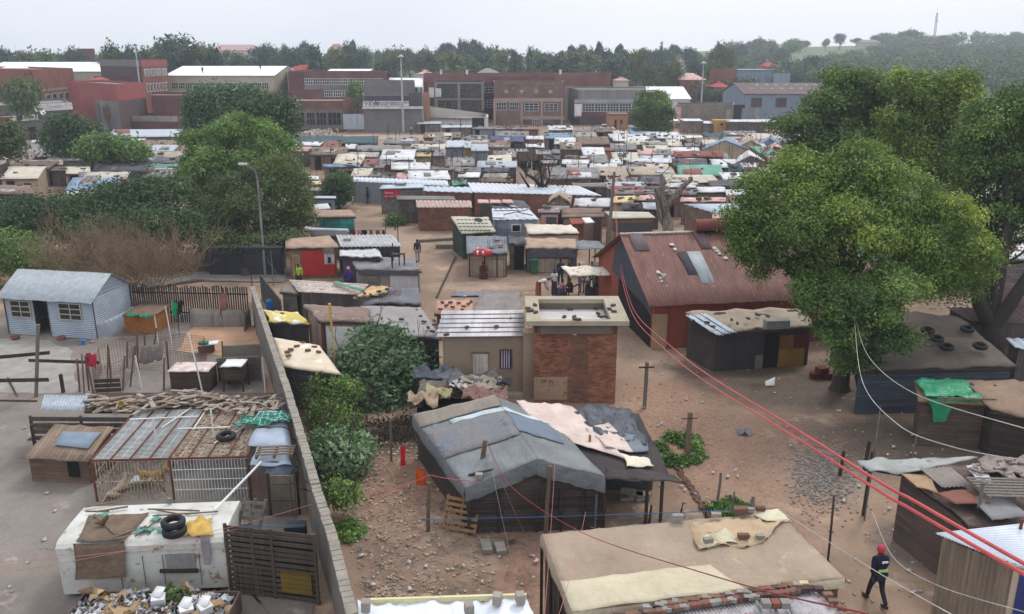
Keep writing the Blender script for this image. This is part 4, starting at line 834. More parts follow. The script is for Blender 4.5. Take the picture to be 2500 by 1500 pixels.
mb=MB(); p=G(1642,318); mb.lathe((p.x,p.y,2.3),[(1.3,-.3),(.7,.05),(.05,.25)],8); t=thing('parasol','small white market parasol right of the round green tree','parasol',(p.x,p.y,0)); build('canopy',mb,PAINT,t); mb=MB(); mb.tube([(p.x,p.y,0),(p.x,p.y,2.5)],.03); build('pole',mb,STEEL,t)

# ================================================================ ZINC ROWS AND NAMED SHACKS, FRONT EDGE OF THE SETTLEMENT
ZB=mat((204,210,216),(172,180,188),(150,150,152),kind='streak',sc=.5,rough=.45,bump=.1,spot=.7); ZC=mat((186,196,208),(150,160,172),(120,106,96),kind='streak',sc=.9,rough=.45,spot=.66)
def q4(a,b,c,d,zf,zb): return [G(*a,zf),G(*b,zf),G(*c,zb),G(*d,zb)]
shack('long_zinc_shed','longest white zinc roof with grey sheet side wall beside the path',q4((856,443),(1096,455),(1092,441),(862,432),2.2,2.4),ZB,WM['z'],corr=.5,ny=1)
shack('zinc_shed','great white zinc roof tapering right behind the blackened dead tree',q4((1153,470),(1469,478),(1412,454),(1141,446),2.3,2.6),ZB,BRICK,corr=.5)
shack('zinc_shed','coarse corrugated zinc roof right of the red sign hut',q4((1034,467),(1153,471),(1148,457),(1033,455),2.3,2.5),ZC,WM['r'],corr=.7)
t,ow,k=shack('sign_hut','grey block hut with pale blue roof and red sign',q4((925,461),(1036,458),(1033,449),(934,452),2.5,2.6),ZC,WM['g'],wr=None)
a,b=k[0],k[1]; u=Vector((b.x-a.x,b.y-a.y,0)); u.normalize(); nn=Vector((u.y,-u.x,0)); ang=math.atan2(u.y,u.x)
sg=onw(t,Vector((a.x,a.y,0)),u,nn,.25,1.75,1.55,2.35,'red_sign',mat((184,44,62),bump=0),.08,.06); q=a+u*.35+nn*.16
text(sg,'Electric',(q.x,q.y,2.0),.3,WHT,ang,.004,sx=.9); text(sg,'for sale',(q.x,q.y,1.67),.26,WHT,ang,.004,sx=1.1)
q=a+u*1.45+nn*.16; mb=MB(); mb.box((q.x,q.y,2.16),(.05,.02,.3)); mb.box((q.x,q.y,1.78),(.22,.015,.3)); build('sign_mark',mb,mat((206,120,130),bump=0),sg)
mb=MB(); q=G(978,452,2.6); mb.box((q.x,q.y,2.72),(1.1,.6,.1)); mb.box((q.x-.5,q.y,2.78),(.08,.6,.16)); mb.box((q.x+.5,q.y,2.78),(.08,.6,.16)); single('metal_tray',mb,STEEL,'grey metal tray lying on the red sign hut roof','tray')
t,ow,k=shack('porch_shed','dark brown shed with narrow grey roof below the red sign hut',q4((968,487),(1113,488),(1108,479),(970,478),2.2,2.3),RM['G'],WM['k'])
mb=MB(); a=G(984,540); mb.box((a.x+.15,a.y,1.05),(.95,.06,2.1),rz=.5,rx=-.08); single('door_panel',mb,GWOOD,'pale door panel leaning against dark brown shed','door')
t,ow,k=shack('brick_hut','red brick hut with rust striped corrugated roof on the path corner',q4((1017,507),(1153,507),(1150,490),(1015,489),2.1,2.35),mat((196,186,178),(150,110,96),(120,60,44),kind='streak',sc=.7,spot=.58),mat((150,98,78),(112,66,54),(160,140,124),kind='brick',sc=2.2,bump=1.2),corr=.35)
t,ow,k=shack('blue_shack','blue and white walled shack under white roof with crossed poles',q4((1203,537),(1316,536),(1290,509),(1200,510),2.3,2.5),ZB,mat((120,132,150),(170,178,190),kind='sheets',sc=1),corr=.5,win=(.4,.62,1.3,1.9,PAINT))
shack('shack','grey tarpaulin roof with pink and blue strips behind the crossed poles shack',q4((1206,510),(1298,510),(1278,490),(1168,488),2.3,2.5),RM['D'],WM['k'],wr=wrinkle(.08,.7),nx=10)
many('striped_cover',[lambda m,i=i: m.slab([G(1166+i*30,496,2.62),G(1194+i*30,496,2.62),G(1190+i*30,488,2.66),G(1166+i*30,488,2.66)],.03,4,2,wrinkle(.04,1.5,i)) for i in range(3)],RM['P'],'pink striped cover along back of grey tarpaulin roof','tarpaulin','pink striped covers')
many('loose_pole',[lambda m,a=a,b=b: m.tube([G(*a,2.62),G(*b,2.7)],.045,5) for a,b in (((1205,515),(1268,514)),((1230,524),(1290,512)),((1203,532),(1232,533)),((1262,518),(1300,526)))],GWOOD,'loose pole lying on white roof of the blue shack','pole','poles crossed on the white roof')
SLOT=mat((196,192,176),(168,160,142),(96,88,80),kind='streak',sc=1.1,spot=.6)
t,ow,k=shack('slatted_shack','shack with cream slotted tilted roof and dark green side',q4((1127,570),(1211,566),(1192,531),(1100,529),2.0,2.6),SLOT,mat((58,76,66),(46,58,54),kind='sheets',sc=1),wr=wrinkle(.06,1),nx=10)
mb=MB()
for j in range(4):
    for i in range(9-(j %2)): q=G(1118+i*9.5+j*3,538+j*8.5,2.62-j*.17); mb.box((q.x,q.y,q.z+.03),(.24,.09,.05))
build('roof_slots',mb,DARK,t)
TARPB=mat((124,130,136),(98,102,108),(140,128,120),kind='tarp',sc=1.2,spot=.64); PALEB=mat((176,160,142),(154,136,120),kind='sheets',sc=1.2,uvs=(.8,.8))
t,ow,k=shack('pool_shack','pale board shack with blue grey tarpaulin roof, upturned chairs and red pool',q4((1139,618),(1240,618),(1237,577),(1138,577),1.7,1.9),TARPB,PALEB,wr=wrinkle(.09,1.2),nx=12,ny=8)
for s in (.02,.42,.74,.98): ow(0,s,s+.03,0,1.55,'batten',DWOOD,.05)
q=G(1178,620,1.82); t=thing('kids_pool','upturned red and white childrens pool on edge of tarpaulin roof','pool',q); mb=MB(); mx_=Euler((R(10),0,R(3))).to_matrix(); mb.lathe(q,[(.68,0),(.72,.04),(.62,.2),(.45,.3),(.01,.34)],20,mx_); [setattr(v_,'y',q.y+(v_.y-q.y)*.55) for v_ in mb.v]; build('shell',mb,mat((186,50,54),bump=0,rough=.35),t)
mb=MB(); [mb.box(q+mx_ @ Vector((x,0,.19)),(.1,.7,.2),rx=R(16)) for x in (-.32,.05)]; build('stripes',mb,PAINT,t)
for i,(x,y,r_) in enumerate(((1200,604,.3),(1222,602,1.2),(1214,588,2.0))):
    q=G(x,y,1.82); mb=MB(); e=Euler((0,0,r_)).to_matrix()
    for sx in (-.2,.2):
        for sy in (-.2,.2): mb.tube([q+e @ Vector((sx,sy,.1)),q+e @ Vector((sx*1.15,sy*1.15,.55))],.018,5)
    mb.box(q+Vector((0,0,.08)),(.42,.42,.04),rz=r_); mb.tube([q+e @ Vector((-.2,.2,.1)),q+e @ Vector((-.2,.36,.02))],.018,5)
    single('upturned_chair',mb,[STEEL,RM['R'],STEEL][i],['upturned metal chair nearest the red pool','upturned chair with red frame on tarpaulin roof','rearmost upturned chair on tarpaulin roof'][i],'chair')
shack('cream_roof_shack','long low shack with ragged cream roof behind the tan roofed stall',q4((1290,571),(1418,569),(1395,551),(1279,547),1.8,2.0),RM['C'],WM['c'],rag=.2,wr=wrinkle(.07,1.2),nx=14)
TANR=mat((172,148,128),(146,122,106),(196,178,160),kind='tarp',sc=1.4,spot=.6)
t,ow,k=shack('stall_shack','stall shack with tan roof, hanging grey cloth and dark doorway',q4((1282,607),(1415,606),(1404,584),(1278,581),1.75,1.9),TANR,mat((96,92,92),(76,72,74),kind='sheets',sc=1),wr=wrinkle(.08,1.2),nx=12,rag=.08)
ow(0,.05,.98,1.1,1.7,'hanging_cloth',RM['D'],.14); ow(0,.2,.55,0,1.0,'pale_panel',PALEB,.05); ow(0,.57,.85,0,.95,'pale_panel',PALEB,.05)
t,ow,k=shack('doorway_shack','narrow shack with bundled dark tarpaulin and open black doorway',q4((1243,596),(1284,596),(1280,579),(1240,580),1.9,2.0),RM['D'],WM['g'],wr=wrinkle(.16,2),nx=10,ny=6); ow(0,.25,.95,0,1.7,'door',DARK,.04)
def canopy(name,label,c,rm,poles,cat='canopy',hang=.0,nx=10,amp=.08):
    ce=sum(c,Vector())/4; t=thing(name,label,cat,(ce.x,ce.y,0)); mb=MB(); mb.slab(c,.03,nx,5,wrinkle(amp,1.3),.05); build('sheet',mb,rm,t)
    for px,py in poles: p=G(px,py); s=min(c,key=lambda v: (v-Vector((p.x,p.y,v.z))).length); mb=MB(); mb.tube([p,(p.x,p.y,s.z)],.045,6); build('post',mb,DWOOD,t)
    return t
canopy('canopy','blue grey tarpaulin canopy on poles right of the tan roofed stall',q4((1409,609),(1484,608),(1456,588),(1408,586),1.8,1.9),TARPB,[(1438,655),(1452,648),(1466,650),(1480,662)])
t=canopy('market_canopy','white and cream patched market canopy on rough posts beside the rust barn',q4((1392,674),(1500,674),(1478,650),(1370,652),2.0,2.15),mat((226,224,218),(206,190,166),(140,112,92),sc=1.6,spot=.56),[(1388,722),(1413,722),(1486,722),(1386,700)])
mb=MB(); [mb.bar(P(*a,54),P(*b,54),.09) for a,b in (((1385,708),(1412,694)),((1425,690),(1454,678)))]; build('brace',mb,DWOOD,t)
mb=MB(); a,b=G(1452,722),G(1512,722); mb.box(((a.x+b.x)/2,a.y+.6,.95),(b.x-a.x,1.2,1.9)); t=thing('stall','dark plank stall under right end of the market canopy','stall',((a.x+b.x)/2,a.y+.6,0)); build('body',mb,WM['k'],t); mb=MB(); mb.box((b.x-.5,a.y-.04,.9),(.8,.05,1.8)); build('green_panel',mb,mat((50,78,62),bump=0),t)
q=G(1304,668); t=thing('wheelie_bin','green wheelie bin in front of the tan roofed stall','wheelie bin',q); mb=MB(); GB=mat((44,108,74),(36,92,62),bump=0,rough=.5); mb.prism([q+Vector(v) for v in ((-.2,-.24,.06),(.2,-.24,.06),(.2,.22,.06),(-.2,.22,.06))],[q+Vector(v) for v in ((-.29,-.33,.95),(.29,-.33,.95),(.29,.33,.95),(-.29,.33,.95))]); build('body',mb,GB,t)
mb=MB(); mb.slab([q+Vector(v) for v in ((-.31,-.37,1.0),(.31,-.37,1.0),(.31,.36,1.06),(-.31,.36,1.06))],.05,3,3,lambda u,v,p: .05*math.sin(math.pi*u)); build('lid',mb,GB,t)
for s in (-1,1): mb=MB(); mb.lathe(q+Vector((s*.24,.26,.1)),[(.01,-.03),(.1,-.03),(.1,.03),(.01,.03)],12,Euler((0,R(90),0)).to_matrix()); build('wheel',mb,RUBBER,t)
# block left of path
t,ow,k=shack('turquoise_shack','shack with tan roof and turquoise panelled front beside washing line',q4((766,530),(869,529),(857,512),(770,513),2.2,2.35),TANR,WM['t'])
t,ow,k=shack('grey_box_hut','pale grey box hut with framed window at the leafy tree edge',q4((767,484),(821,484),(819,479),(768,479),2.3,2.3),ZC,mat((148,158,168),(130,140,150),sc=.6),win=(.4,.8,.9,1.8))
for i,(x0,x1,y0,y1,z,lb) in enumerate(((752,778,430,438,1.5,'small white roofed hut on the path bend, farthest of three'),(754,785,442,450,1.6,'small yellowish roofed hut on the path bend, middle of three'),(756,792,458,466,1.7,'small grey roofed hut on the path bend, nearest of three'))):
    shack('hut',lb,q4((x0,y1),(x1,y1),(x1,y0),(x0,y0),z,z),RM['WYG'[i]],WM['b'],beam=False)
shack('white_lean_to','white topped lean to between grey box hut and tan roof',q4((768,512),(808,509),(800,497),(766,499),1.9,2.0),WHITE,WM['g'])
mb=MB(); mb.tube([G(747,558,2.3),G(760,560,2.3),G(850,563,2.3)],[.16,.12,.12],10); single('fallen_pipe',mb,WHITE,'thick white pipe lying along roof edge above dark shed','pipe')
shack('dark_shed','dark low shed under thick white pipe',q4((758,577),(850,577),(850,562),(756,560),1.8,1.9),DGREY,WM['k'])
t,ow,k=shack('striped_shack','dark shack with boldly corrugated grey and white roof by the path',q4((831,603),(982,602),(958,573),(820,574),2.2,2.4),mat((196,198,200),(150,150,152),(126,92,78),kind='streak',sc=.7,spot=.6),mat((70,70,74),(56,56,60),kind='sheets',sc=1),corr=.28)
mb=MB(); q=G(848,586,2.35); mb.box((q.x,q.y,q.z+.05),(.5,.3,.14)); single('roof_block',mb,CONC,'grey block lying on boldly corrugated roof','block')
REDP=mat((176,44,42),(150,40,40),(84,62,60),sc=1.3,spot=.62,bump=.2)
t,ow,k=shack('red_shack','shack with bright red painted front and tan sheet roof',q4((697,606),(828,603),(804,576),(696,583),2.2,2.4),TANR,WM['b'],wr=wrinkle(.06,.8),ins=.2)
ow(0,.26,.98,.2,2.0,'red_front',REDP,.05); f=ow(0,.74,.96,1.0,1.75,'shutter',mat((206,202,196),(184,178,172),kind='vplank'),.1); ow(0,.82,.88,1.1,1.5,'hatch',DARK,.14,.05,f); ow(0,.04,.22,0,1.7,'door',mat((166,140,108),(130,108,84),sc=2),.05); ow(0,.74,.97,1.8,2.1,'awning',GWOOD,.22,.2)
shack('white_roof_shack','low shack with rounded white tarpaulin roof beside the red front',q4((829,628),(934,630),(922,606),(829,610),1.9,2.0),WHITE,mat((76,78,86),bump=0),wr=wrinkle(.1,1.2),nx=10,ny=6)
t,ow,k=shack('charcoal_tarp_shack','charcoal tarpaulin shack with white corrugated front panels and roof clutter',q4((868,657),(1030,661),(1005,632),(858,628),1.5,1.65),mat((134,132,136),(108,106,110),(152,146,144),kind='tarp',sc=.9),mat((150,146,142),(128,122,118),kind='sheets',sc=1,uvs=(.8,.8)),wr=wrinkle(.1,.9),nx=12,ny=6,rag=.1)
ow(0,.52,.97,.05,1.2,'zinc_panel',mat((206,204,204),(180,176,174),kind='streak',sc=.7,corr=6),.05); ow(0,.0,.98,1.15,1.48,'skirt',DGREY,.13,.04); ow(0,.08,.34,.6,1.05,'wide_window',GWOOD,.09)
mb=MB()
for x,y,h in ((958,655,1.4),(975,650,1.1),(960,640,1.6)): q=G(x,y,1.6); mb.tube([q,q+Vector((0,0,h*.8))],.04,5)
q=G(965,648,1.6); mb.box(q+Vector((.2,0,.75)),(.9,.5,.04)); [mb.tube([q+Vector((x,y,0)),q+Vector((x,y,.75))],.025,4) for x in (-.2,.6) for y in (-.2,.2)]
single('table_frame',mb,DWOOD,'upturned table frame and sticks standing on charcoal roof','table')
# second line: long rust roof, sandbag roof, grey tarps
LR=mat((206,198,188),(176,160,148),(140,92,78),kind='streak',sc=.5,spot=.56)
t,ow,k=shack('long_rust_shack','long low shack with cream and rust streaked roof',q4((728,713),(876,720),(900,694),(706,683),2.0,2.2),LR,WM['k'],corr=.6,along=False)
mb=MB(); mb.slab([G(812,690,2.3),G(888,711,2.3),G(896,708,2.32),G(820,687,2.32)],.04,10,2,wrinkle(.05,2)); single('green_sheet',mb,RM['N'],'narrow green sheet laid across the long rust streaked roof','sheet')
t,ow,k=shack('grey_tarp_shack','wide grey tarpaulin roof sloping beside path, farther of the pair',q4((886,744),(1028,742),(1022,706),(902,702),2.1,2.4),mat((122,122,128),(102,102,108),kind='tarp',sc=.8),WM['k'],wr=wrinkle(.12,.7),nx=14,ny=8)
mb=MB(); mb.slab([G(862,728,2.45),G(940,716,2.5),G(957,698,2.6),G(905,702,2.55)],.05,12,5,wrinkle(.08,3),.08); single('sack_sheet',mb,mat((196,166,122),(166,136,100),(80,66,54),sc=2,spot=.6),'frayed tan sheet pinned by bricks on grey tarpaulin roof','sheet')
t,ow,k=shack('grey_tarp_shack','largest smooth grey tarpaulin roof with stones along its edge, behind big bush',q4((906,815),(1078,824),(1027,752),(880,748),2.2,2.5),mat((158,154,152),(138,134,134),(112,108,108),kind='tarp',sc=.6,spot=.66),mat((66,64,70),(52,50,56),kind='sheets',sc=1),wr=wrinkle(.07,.8),nx=16,ny=12)
ow(0,.55,.8,.05,1.75,'door',mat((176,168,156),(150,142,132),sc=1.5),.05)
t,ow,k=shack('white_panel_shack','shack with two tall white panels under brown scrap roof',q4((776,782),(905,786),(892,750),(744,745),2.6,2.7),mat((132,112,102),(106,90,82),(166,156,146),sc=1.3,spot=.62),WM['b'],wr=wrinkle(.05,1.5),rag=.12,nx=12,ny=6)
ow(0,.1,.92,1.12,2.3,'white_panel',mat((202,202,200),(186,186,184),sc=1),.05); ow(0,.1,.88,.05,1.08,'white_panel',mat((196,194,190),(176,176,174),sc=1),.07); ow(0,.93,.99,0,2.4,'corner_post',DWOOD,.1,.1); ow(0,.0,.06,0,2.4,'corner_post',RUST,.1,.1)
t,ow,k=shack('yellow_shack','dark panelled shack with crumpled yellow and white roof by boundary wall',q4((655,787),(760,790),(722,760),(640,757),1.9,2.1),mat((210,190,104),(190,172,104),(222,220,214),sc=.8,spot=.52),mat((76,72,76),(60,58,62),kind='sheets',sc=1,uvs=(1,1.4)),wr=wrinkle(.09,1.6),rag=.1,nx=12,ny=6)
t,ow,k=shack('cream_board_shack','shack with flat cream board roof scattered with bricks, tight against boundary wall',q4((690,893),(832,914),(780,845),(668,824),1.95,2.15),mat((214,200,176),(196,180,156),(226,222,214),sc=.7,spot=.6),mat((92,86,84),(72,68,68),kind='plank',sc=1),wr=wrinkle(.04,.8),nx=10,ny=8)
t,ow,k=shack('orange_roof_shed','small shed with salmon roof dotted with bricks',q4((1060,766),(1158,764),(1150,733),(1066,733),1.3,1.4),mat((186,146,128),(162,124,108),(136,92,80),sc=1.0,spot=.66),WM['r'],wr=wrinkle(.05,1.5),nx=8,rag=.08)
shack('flat_tarp_shed','low shed under rumpled grey brown tarpaulin beside the concrete rimmed tower',q4((1150,763),(1274,761),(1268,716),(1172,720),1.2,1.3),mat((138,130,126),(114,108,106),kind='tarp',sc=1),WM['g'],wr=wrinkle(.13,1.4),nx=14,ny=8)
mb=MB(); mb.slab([G(1100,724,.05),G(1272,722,.05),G(1268,712,.06),G(1110,712,.06)],.03,14,4,wrinkle(.05,1.5)); single('ground_sheet',mb,mat((126,126,132),(104,104,110),sc=1.5),'grey groundsheet spread on the square behind rumpled tarpaulin shed','groundsheet')
# ================================================================ PLASTER HOUSE AND BRICK TOWER
PL=mat((158,140,120),(142,124,106),(122,106,92),sc=.7,spot=.66,bump=.25)
Yf=G(1288,966).y; x0,x1=XY(1082,Yf,1.4).x,XY(1280,Yf,1.4).x; Yb=Yf+2.7
t=thing('plaster_house','tan plastered house with white door, curtained window and corrugated roof','house',((x0+x1)/2,Yf+2,0)); mb=MB(); zf=2.75
mb.prism([Vector(v) for v in ((x0,Yf,-.1),(x1,Yf,-.1),(x1,Yb,-.1),(x0,Yb,-.1))],[Vector(v) for v in ((x0,Yf,zf),(x1,Yf,zf),(x1,Yb,zf+.25),(x0,Yb,zf+.25))]); build('wall',mb,PL,t)
mb=MB(); n_=6
for i in range(n_):
    a,b=i/n_,(i+1.02)/n_; f=lambda s: (Yf-.25)+(Yb-Yf+.4)*s; mb.corr([Vector((x0-.25+.05*math.sin(i*5),f(a),zf+.1+.3*a)),Vector((x1+.02,f(a),zf+.14+.3*a)),Vector((x1+.02,f(b),zf+.10+.3*b)),Vector((x0-.25,f(b),zf+.06+.3*b))],.13,.012,.012,1,False)
build('roof',mb,mat((214,212,214),(178,170,170),(150,112,98),kind='rustroof',sc=.6,spot=.62,rough=.5),t)
a=Vector((x0,Yf,0)); ux=Vector((1,0,0)); uy=Vector((0,-1,0)); d0,d1=XY(1155,Yf,1).x-x0,XY(1192,Yf,1).x-x0
d=onw(t,a,ux,uy,d0,d1,0.03,2.0,'door',mat((212,204,192),(190,180,168),kind='vplank'),.04); onw(d,a,ux,uy,d0-.06,d1+.06,2.0,2.07,'door_frame',WOOD,.06); onw(d,a,ux,uy,d1-.1,d1-.05,1.0,1.12,'handle',STEEL,.1)
w0,w1=XY(1222,Yf,1).x-x0,XY(1248,Yf,1).x-x0; wz0,wz1=P(1235,898,Yf).z,P(1235,855,Yf).z
f=onw(t,a,ux,uy,w0-.04,w1+.04,wz0-.04,wz1+.04,'window',mat((112,76,76),bump=0),.02); onw(f,a,ux,uy,w0,w1,wz0,wz1,'pane',GLASS,.03)
mb=MB(); mb.slab([Vector((x0+w0+.02,Yf-.06,wz0)),Vector((x0+w1-.02,Yf-.06,wz0)),Vector((x0+w1-.02,Yf-.055,wz1)),Vector((x0+w0+.02,Yf-.055,wz1))],.004,16,1); 
for i,v in enumerate(mb.v): v.y += .012*math.sin(v.x*60)
build('curtain',mb,mat((188,170,190),(160,140,164),sc=3,bump=0),f)
p0,p1=XY(1277,Yf,2).x,XY(1304,Yf,2).x; mb=MB(); mb.box(((p0+p1)/2,Yf-.05,1.5),(p1-p0,.6,3.05)); mb.box(((p0+p1)/2,Yf-.05,3.03),(p1-p0+.05,.66,.08)); build('pillar',mb,PL,t)
mb=MB(); mb.box(((x0+p0)/2,Yf-.2,.08),(p0-x0,.4,.22)); build('plinth',mb,CONC,t)
Yt=G(1400,984).y; zt=3.85; X=lambda px,z=2: XY(px,Yt,z).x; tx0,tx1,tyb=X(1304),X(1505),Yt+3.4
t=thing('brick_tower','flat roofed brick substation with broad concrete parapet rim','building',((tx0+tx1)/2,Yt+2.5,0)); mb=MB(); BR2=mat((178,112,84),(118,74,58),(150,124,104),kind='brick',sc=1.4,bump=.8)
mb.prism([Vector(v) for v in ((tx0,Yt,-.1),(tx1,Yt,-.1),(tx1,tyb,-.1),(tx0,tyb,-.1))],[Vector(v) for v in ((tx0,Yt,zt-.64),(tx1,Yt,zt-.64),(tx1,tyb,zt-.64),(tx0,tyb,zt-.64))]); build('wall',mb,BR2,t)
oc=[G(1277,779,zt),G(1528,783,zt),G(1494,723,zt),G(1270,718,zt)]; ic=[G(1306,773,zt),G(1491,774,zt),G(1466,727,zt),G(1301,726,zt)]; yb_=min(oc[2].y,oc[3].y)
oc=[Vector((tx0-.35,Yt-.35,zt)),Vector((tx1+.45,Yt-.35,zt)),Vector((tx1+.45,yb_,zt)),Vector((tx0-.35,yb_,zt))]; ic=[Vector((oc[0].x+.6,oc[0].y+.28,zt)),Vector((oc[1].x-.75,oc[1].y+.28,zt)),Vector((oc[2].x-.75,oc[2].y-.55,zt)),Vector((oc[3].x+.6,oc[3].y-.55,zt))]
mb=MB()
for i in range(4): j=(i+1) %4; dn=Vector((0,0,.2)); mb.prism([oc[i]-dn,oc[j]-dn,ic[j]-dn,ic[i]-dn],[oc[i],oc[j],ic[j],ic[i]])
build('parapet_rim',mb,mat((172,162,144),(152,142,124),(128,118,104),sc=1,spot=.64),t); mb=MB()
for i in range(4): j=(i+1) %4; a_,b_=ic[i],ic[j]; n_=(b_-a_).cross(Vector((0,0,1))).normalized()*.12; lo_=Vector((0,0,.62)); hi_=Vector((0,0,.21)); mb.prism([a_-lo_,a_-lo_+n_,b_-lo_+n_,b_-lo_][::-1],[a_-hi_,a_-hi_+n_,b_-hi_+n_,b_-hi_][::-1])
mb2=MB()
for q_,s_ in (((tx0+tx1)/2,Yt+.06,zt-.42),(tx1-tx0,.12,.44)),(((tx0+tx1)/2,tyb-.06,zt-.42),(tx1-tx0,.12,.44)),((tx0+.06,(Yt+tyb)/2,zt-.42),(.12,tyb-Yt-.24,.44)),((tx1-.06,(Yt+tyb)/2,zt-.42),(.12,tyb-Yt-.24,.44)): mb2.box(q_,s_)
build('parapet_outer',mb2,mat((104,66,54),(84,58,50),sc=1),t)
build('parapet_inner',mb,mat((120,110,98),(98,90,82),sc=1),t)
mb=MB(); dn=Vector((0,0,.5)); dn2=Vector((0,0,.62)); mb.prism([p-dn2 for p in ic],[p-dn for p in ic]); build('roof',mb,mat((206,202,200),(180,176,174),(120,118,118),sc=.8,spot=.68),t)
yy=Yt-.004; f=MB(); f.box((X(1345),Yt-.01,.68),(1.45,.03,1.05)); build('plaster_patch',f,mat((168,142,118),(146,120,98),(110,70,54),sc=2,spot=.6),t)
mb=MB(); mb.prism([Vector((X(1385),Yt-.003,0)),Vector((X(1440),Yt-.003,0)),Vector((X(1440),Yt+.02,0)),Vector((X(1385),Yt+.02,0))],[Vector((X(1395),Yt-.003,3.5)),Vector((X(1432),Yt-.003,3.5)),Vector((X(1432),Yt+.02,3.5)),Vector((X(1395),Yt+.02,3.5))]); build('water_stain',mb,mat((150,98,74),(108,78,64),(112,100,90),kind='brick',sc=1.5),t)
text(t,'m m',(X(1323),Yt-.04,.95),.28,INK,0,.003); text(t,'nnan',(X(1318),Yt-.04,.55),.42,mat((196,176,156),bump=0),0,.003)
mb=MB(); mb.box((X(1400),Yt-.02,3.2),(.22,.04,.12),ry=.3); build('paper_scrap',mb,PAINT,t)
# ================================================================ RUST BARN AND LEAN-TO
bl,fl=Vector((5.45,52.2,0)),Vector((7.25,41.8,0)); ax=(Vector((14.6,42.9,0))-fl).normalized(); wd=fl-bl; Lb=13.0; ze,zr=2.5,5.0; mid=(bl+fl)/2
RR=mat((128,90,82),(104,72,64),(148,112,102),kind='rustroof',sc=.5,spot=.6,rough=.75); t=thing('rust_barn','big rust red corrugated barn with blackened gable and open side','barn',mid+ax*4)
Z=lambda p,z: Vector((p.x,p.y,z)); e=ax*Lb
mb=MB(); mb.add([Z(bl,0),Z(fl,0),Z(fl,ze),Z(mid,zr-.08),Z(bl,ze),Z(bl+e,0),Z(fl+e,0),Z(fl+e,ze),Z(mid+e,zr-.08),Z(bl+e,ze)],[(0,1,2,3,4),(5,9,8,7,6),(1,6,7,2),(0,4,9,5),(2,7,8,3),(3,8,9,4)])
build('wall',mb,mat((150,76,54),(118,62,48),(84,88,84),kind='streak',sc=.6,spot=.66),t)
o_=ax*-.35; mb=MB(); up=Vector((0,0,.06)); dr=wd.normalized()*.35
mb.corr([Z(fl,ze-.08)+o_+dr,Z(fl+e,ze-.08)+dr,Z(mid+e,zr),Z(mid,zr)+o_],.18,.014,.02,4,True,wrinkle(.04,.8),.04); mb.corr([Z(mid,zr)+o_,Z(mid+e,zr),Z(bl+e,ze-.08)-dr,Z(bl,ze-.08)+o_-dr],.18,.022,.02,2,True); build('roof',mb,RR,t)
S=lambda s,v: Z(fl,ze+.02) .lerp(Z(mid,zr+.06),v)+ax*s+Vector((0,0,.05))
for s0,s1,v0,v1,m,nm in ((2.45,3.0,.34,.68,mat((66,60,66),bump=0),'dark_patch'),(3.0,3.75,.22,.68,mat((170,176,180),(150,156,160),bump=0),'zinc_patch'),(.15,.95,.72,.98,mat((110,98,100),(92,82,84),sc=.7,corr=2.2),'grey_sheet'),(3.9,4.55,.72,.98,mat((104,86,86),(90,76,76),sc=.7,corr=2.2),'grey_sheet'),(-.35,4.0,.975,1.0,mat((190,182,176),bump=0),'ridge_cap')): mb=MB(); mb.slab([S(s0,v0),S(s1,v0),S(s1,v1),S(s0,v1)],.015,2,2,rag=.03); build(nm,mb,m,t)
mb=MB(); rr=random.Random(2)
for s,v in ((.75,.38),(.95,.35),(.8,.3),(1.0,.32),(.78,.2),(.7,.26),(4.55,.7),(4.7,.62),(4.9,.55),(4.6,.66),(2.2,.78),(2.3,.7),(7,.5)): q=S(s,v); mb.slab([q,q+Vector((.25*rr.uniform(.5,1.4),0,0)),q+Vector((.2,.3,.08)),q+Vector((0,.26,.07))],.01,2,2,rag=.06)
build('bare_patches',mb,mat((206,196,190),bump=0),t)
mb=MB(); gv=(fl-bl); B_=lambda s,z: Z(bl+gv*s,z)-ax*.03; mb.add([B_(.42,0.0),B_(.97,0),B_(.97,1.7),B_(.80,2.15),B_(.42,2.5)],[(0,1,2,3,4)]); build('opening',mb,DARK,t)
mb=MB(); mb.add([B_(.28,2.4)-ax*.02,B_(.98,1.9)-ax*.02,B_(.95,2.55)-ax*.02,B_(.52,zr-.35)-ax*.02,B_(.36,4.1)-ax*.02],[(0,1,2,3,4)]); build('sooty_sheets',mb,mat((78,84,94),(60,60,68),(104,72,66),kind='streak',sc=.7,spot=.62,corr=2.2),t)
mb=MB(); mb.box(Z(fl,.95)+ax*.35+Vector((0,-.08,0)),(.75,.12,1.9)); build('concrete_post',mb,mat((172,148,118),(146,122,98),sc=1.2),t)
mb=MB(); a_=Z(mid,zr+.38)+ax*4.05; mb.tube([a_,a_+ax*8],.36,18); build('ridge_vent',mb,mat((132,74,68),(112,60,56),sc=1),t)
t,ow,k=shack('lean_to_shack','dark lean to with dusty tan sheet roof built against the rust barn',[G(1742,812,2.0),G(1990,796,2.0),G(1960,752,2.35),G(1672,762,2.35)],mat((160,146,128),(134,122,108),(108,98,90),kind='tarp',sc=.9,spot=.64),mat((70,64,62),(56,50,50),kind='sheets',sc=1,uvs=(1,1)),wr=wrinkle(.09,1.1),nx=14,ny=8,rag=.1)
ow(0,.52,.66,0,1.75,'door',DARK,.05); ow(0,.67,.95,0,.9,'yellow_panel',mat((150,116,56),(128,98,50),sc=1.5),.06); ow(0,.67,.82,.92,1.6,'brown_panel',mat((130,84,48),bump=.2),.06); ow(0,.82,.97,.92,1.6,'red_panel',mat((112,42,34),bump=.2),.06); ow(0,.42,.5,0,.7,'pale_slab',GWOOD,.1)
mb=MB()
for i in range(3): a_,b_=G(1674+i*18,770-i*2,2.42),G(1750+i*16,818-i*3,2.12); mb.slab([b_,b_+Vector((.34,0,0)),a_+Vector((.34,0,0)),a_],.015,6,6,lambda u,v,p: .03*math.sin(u*12))
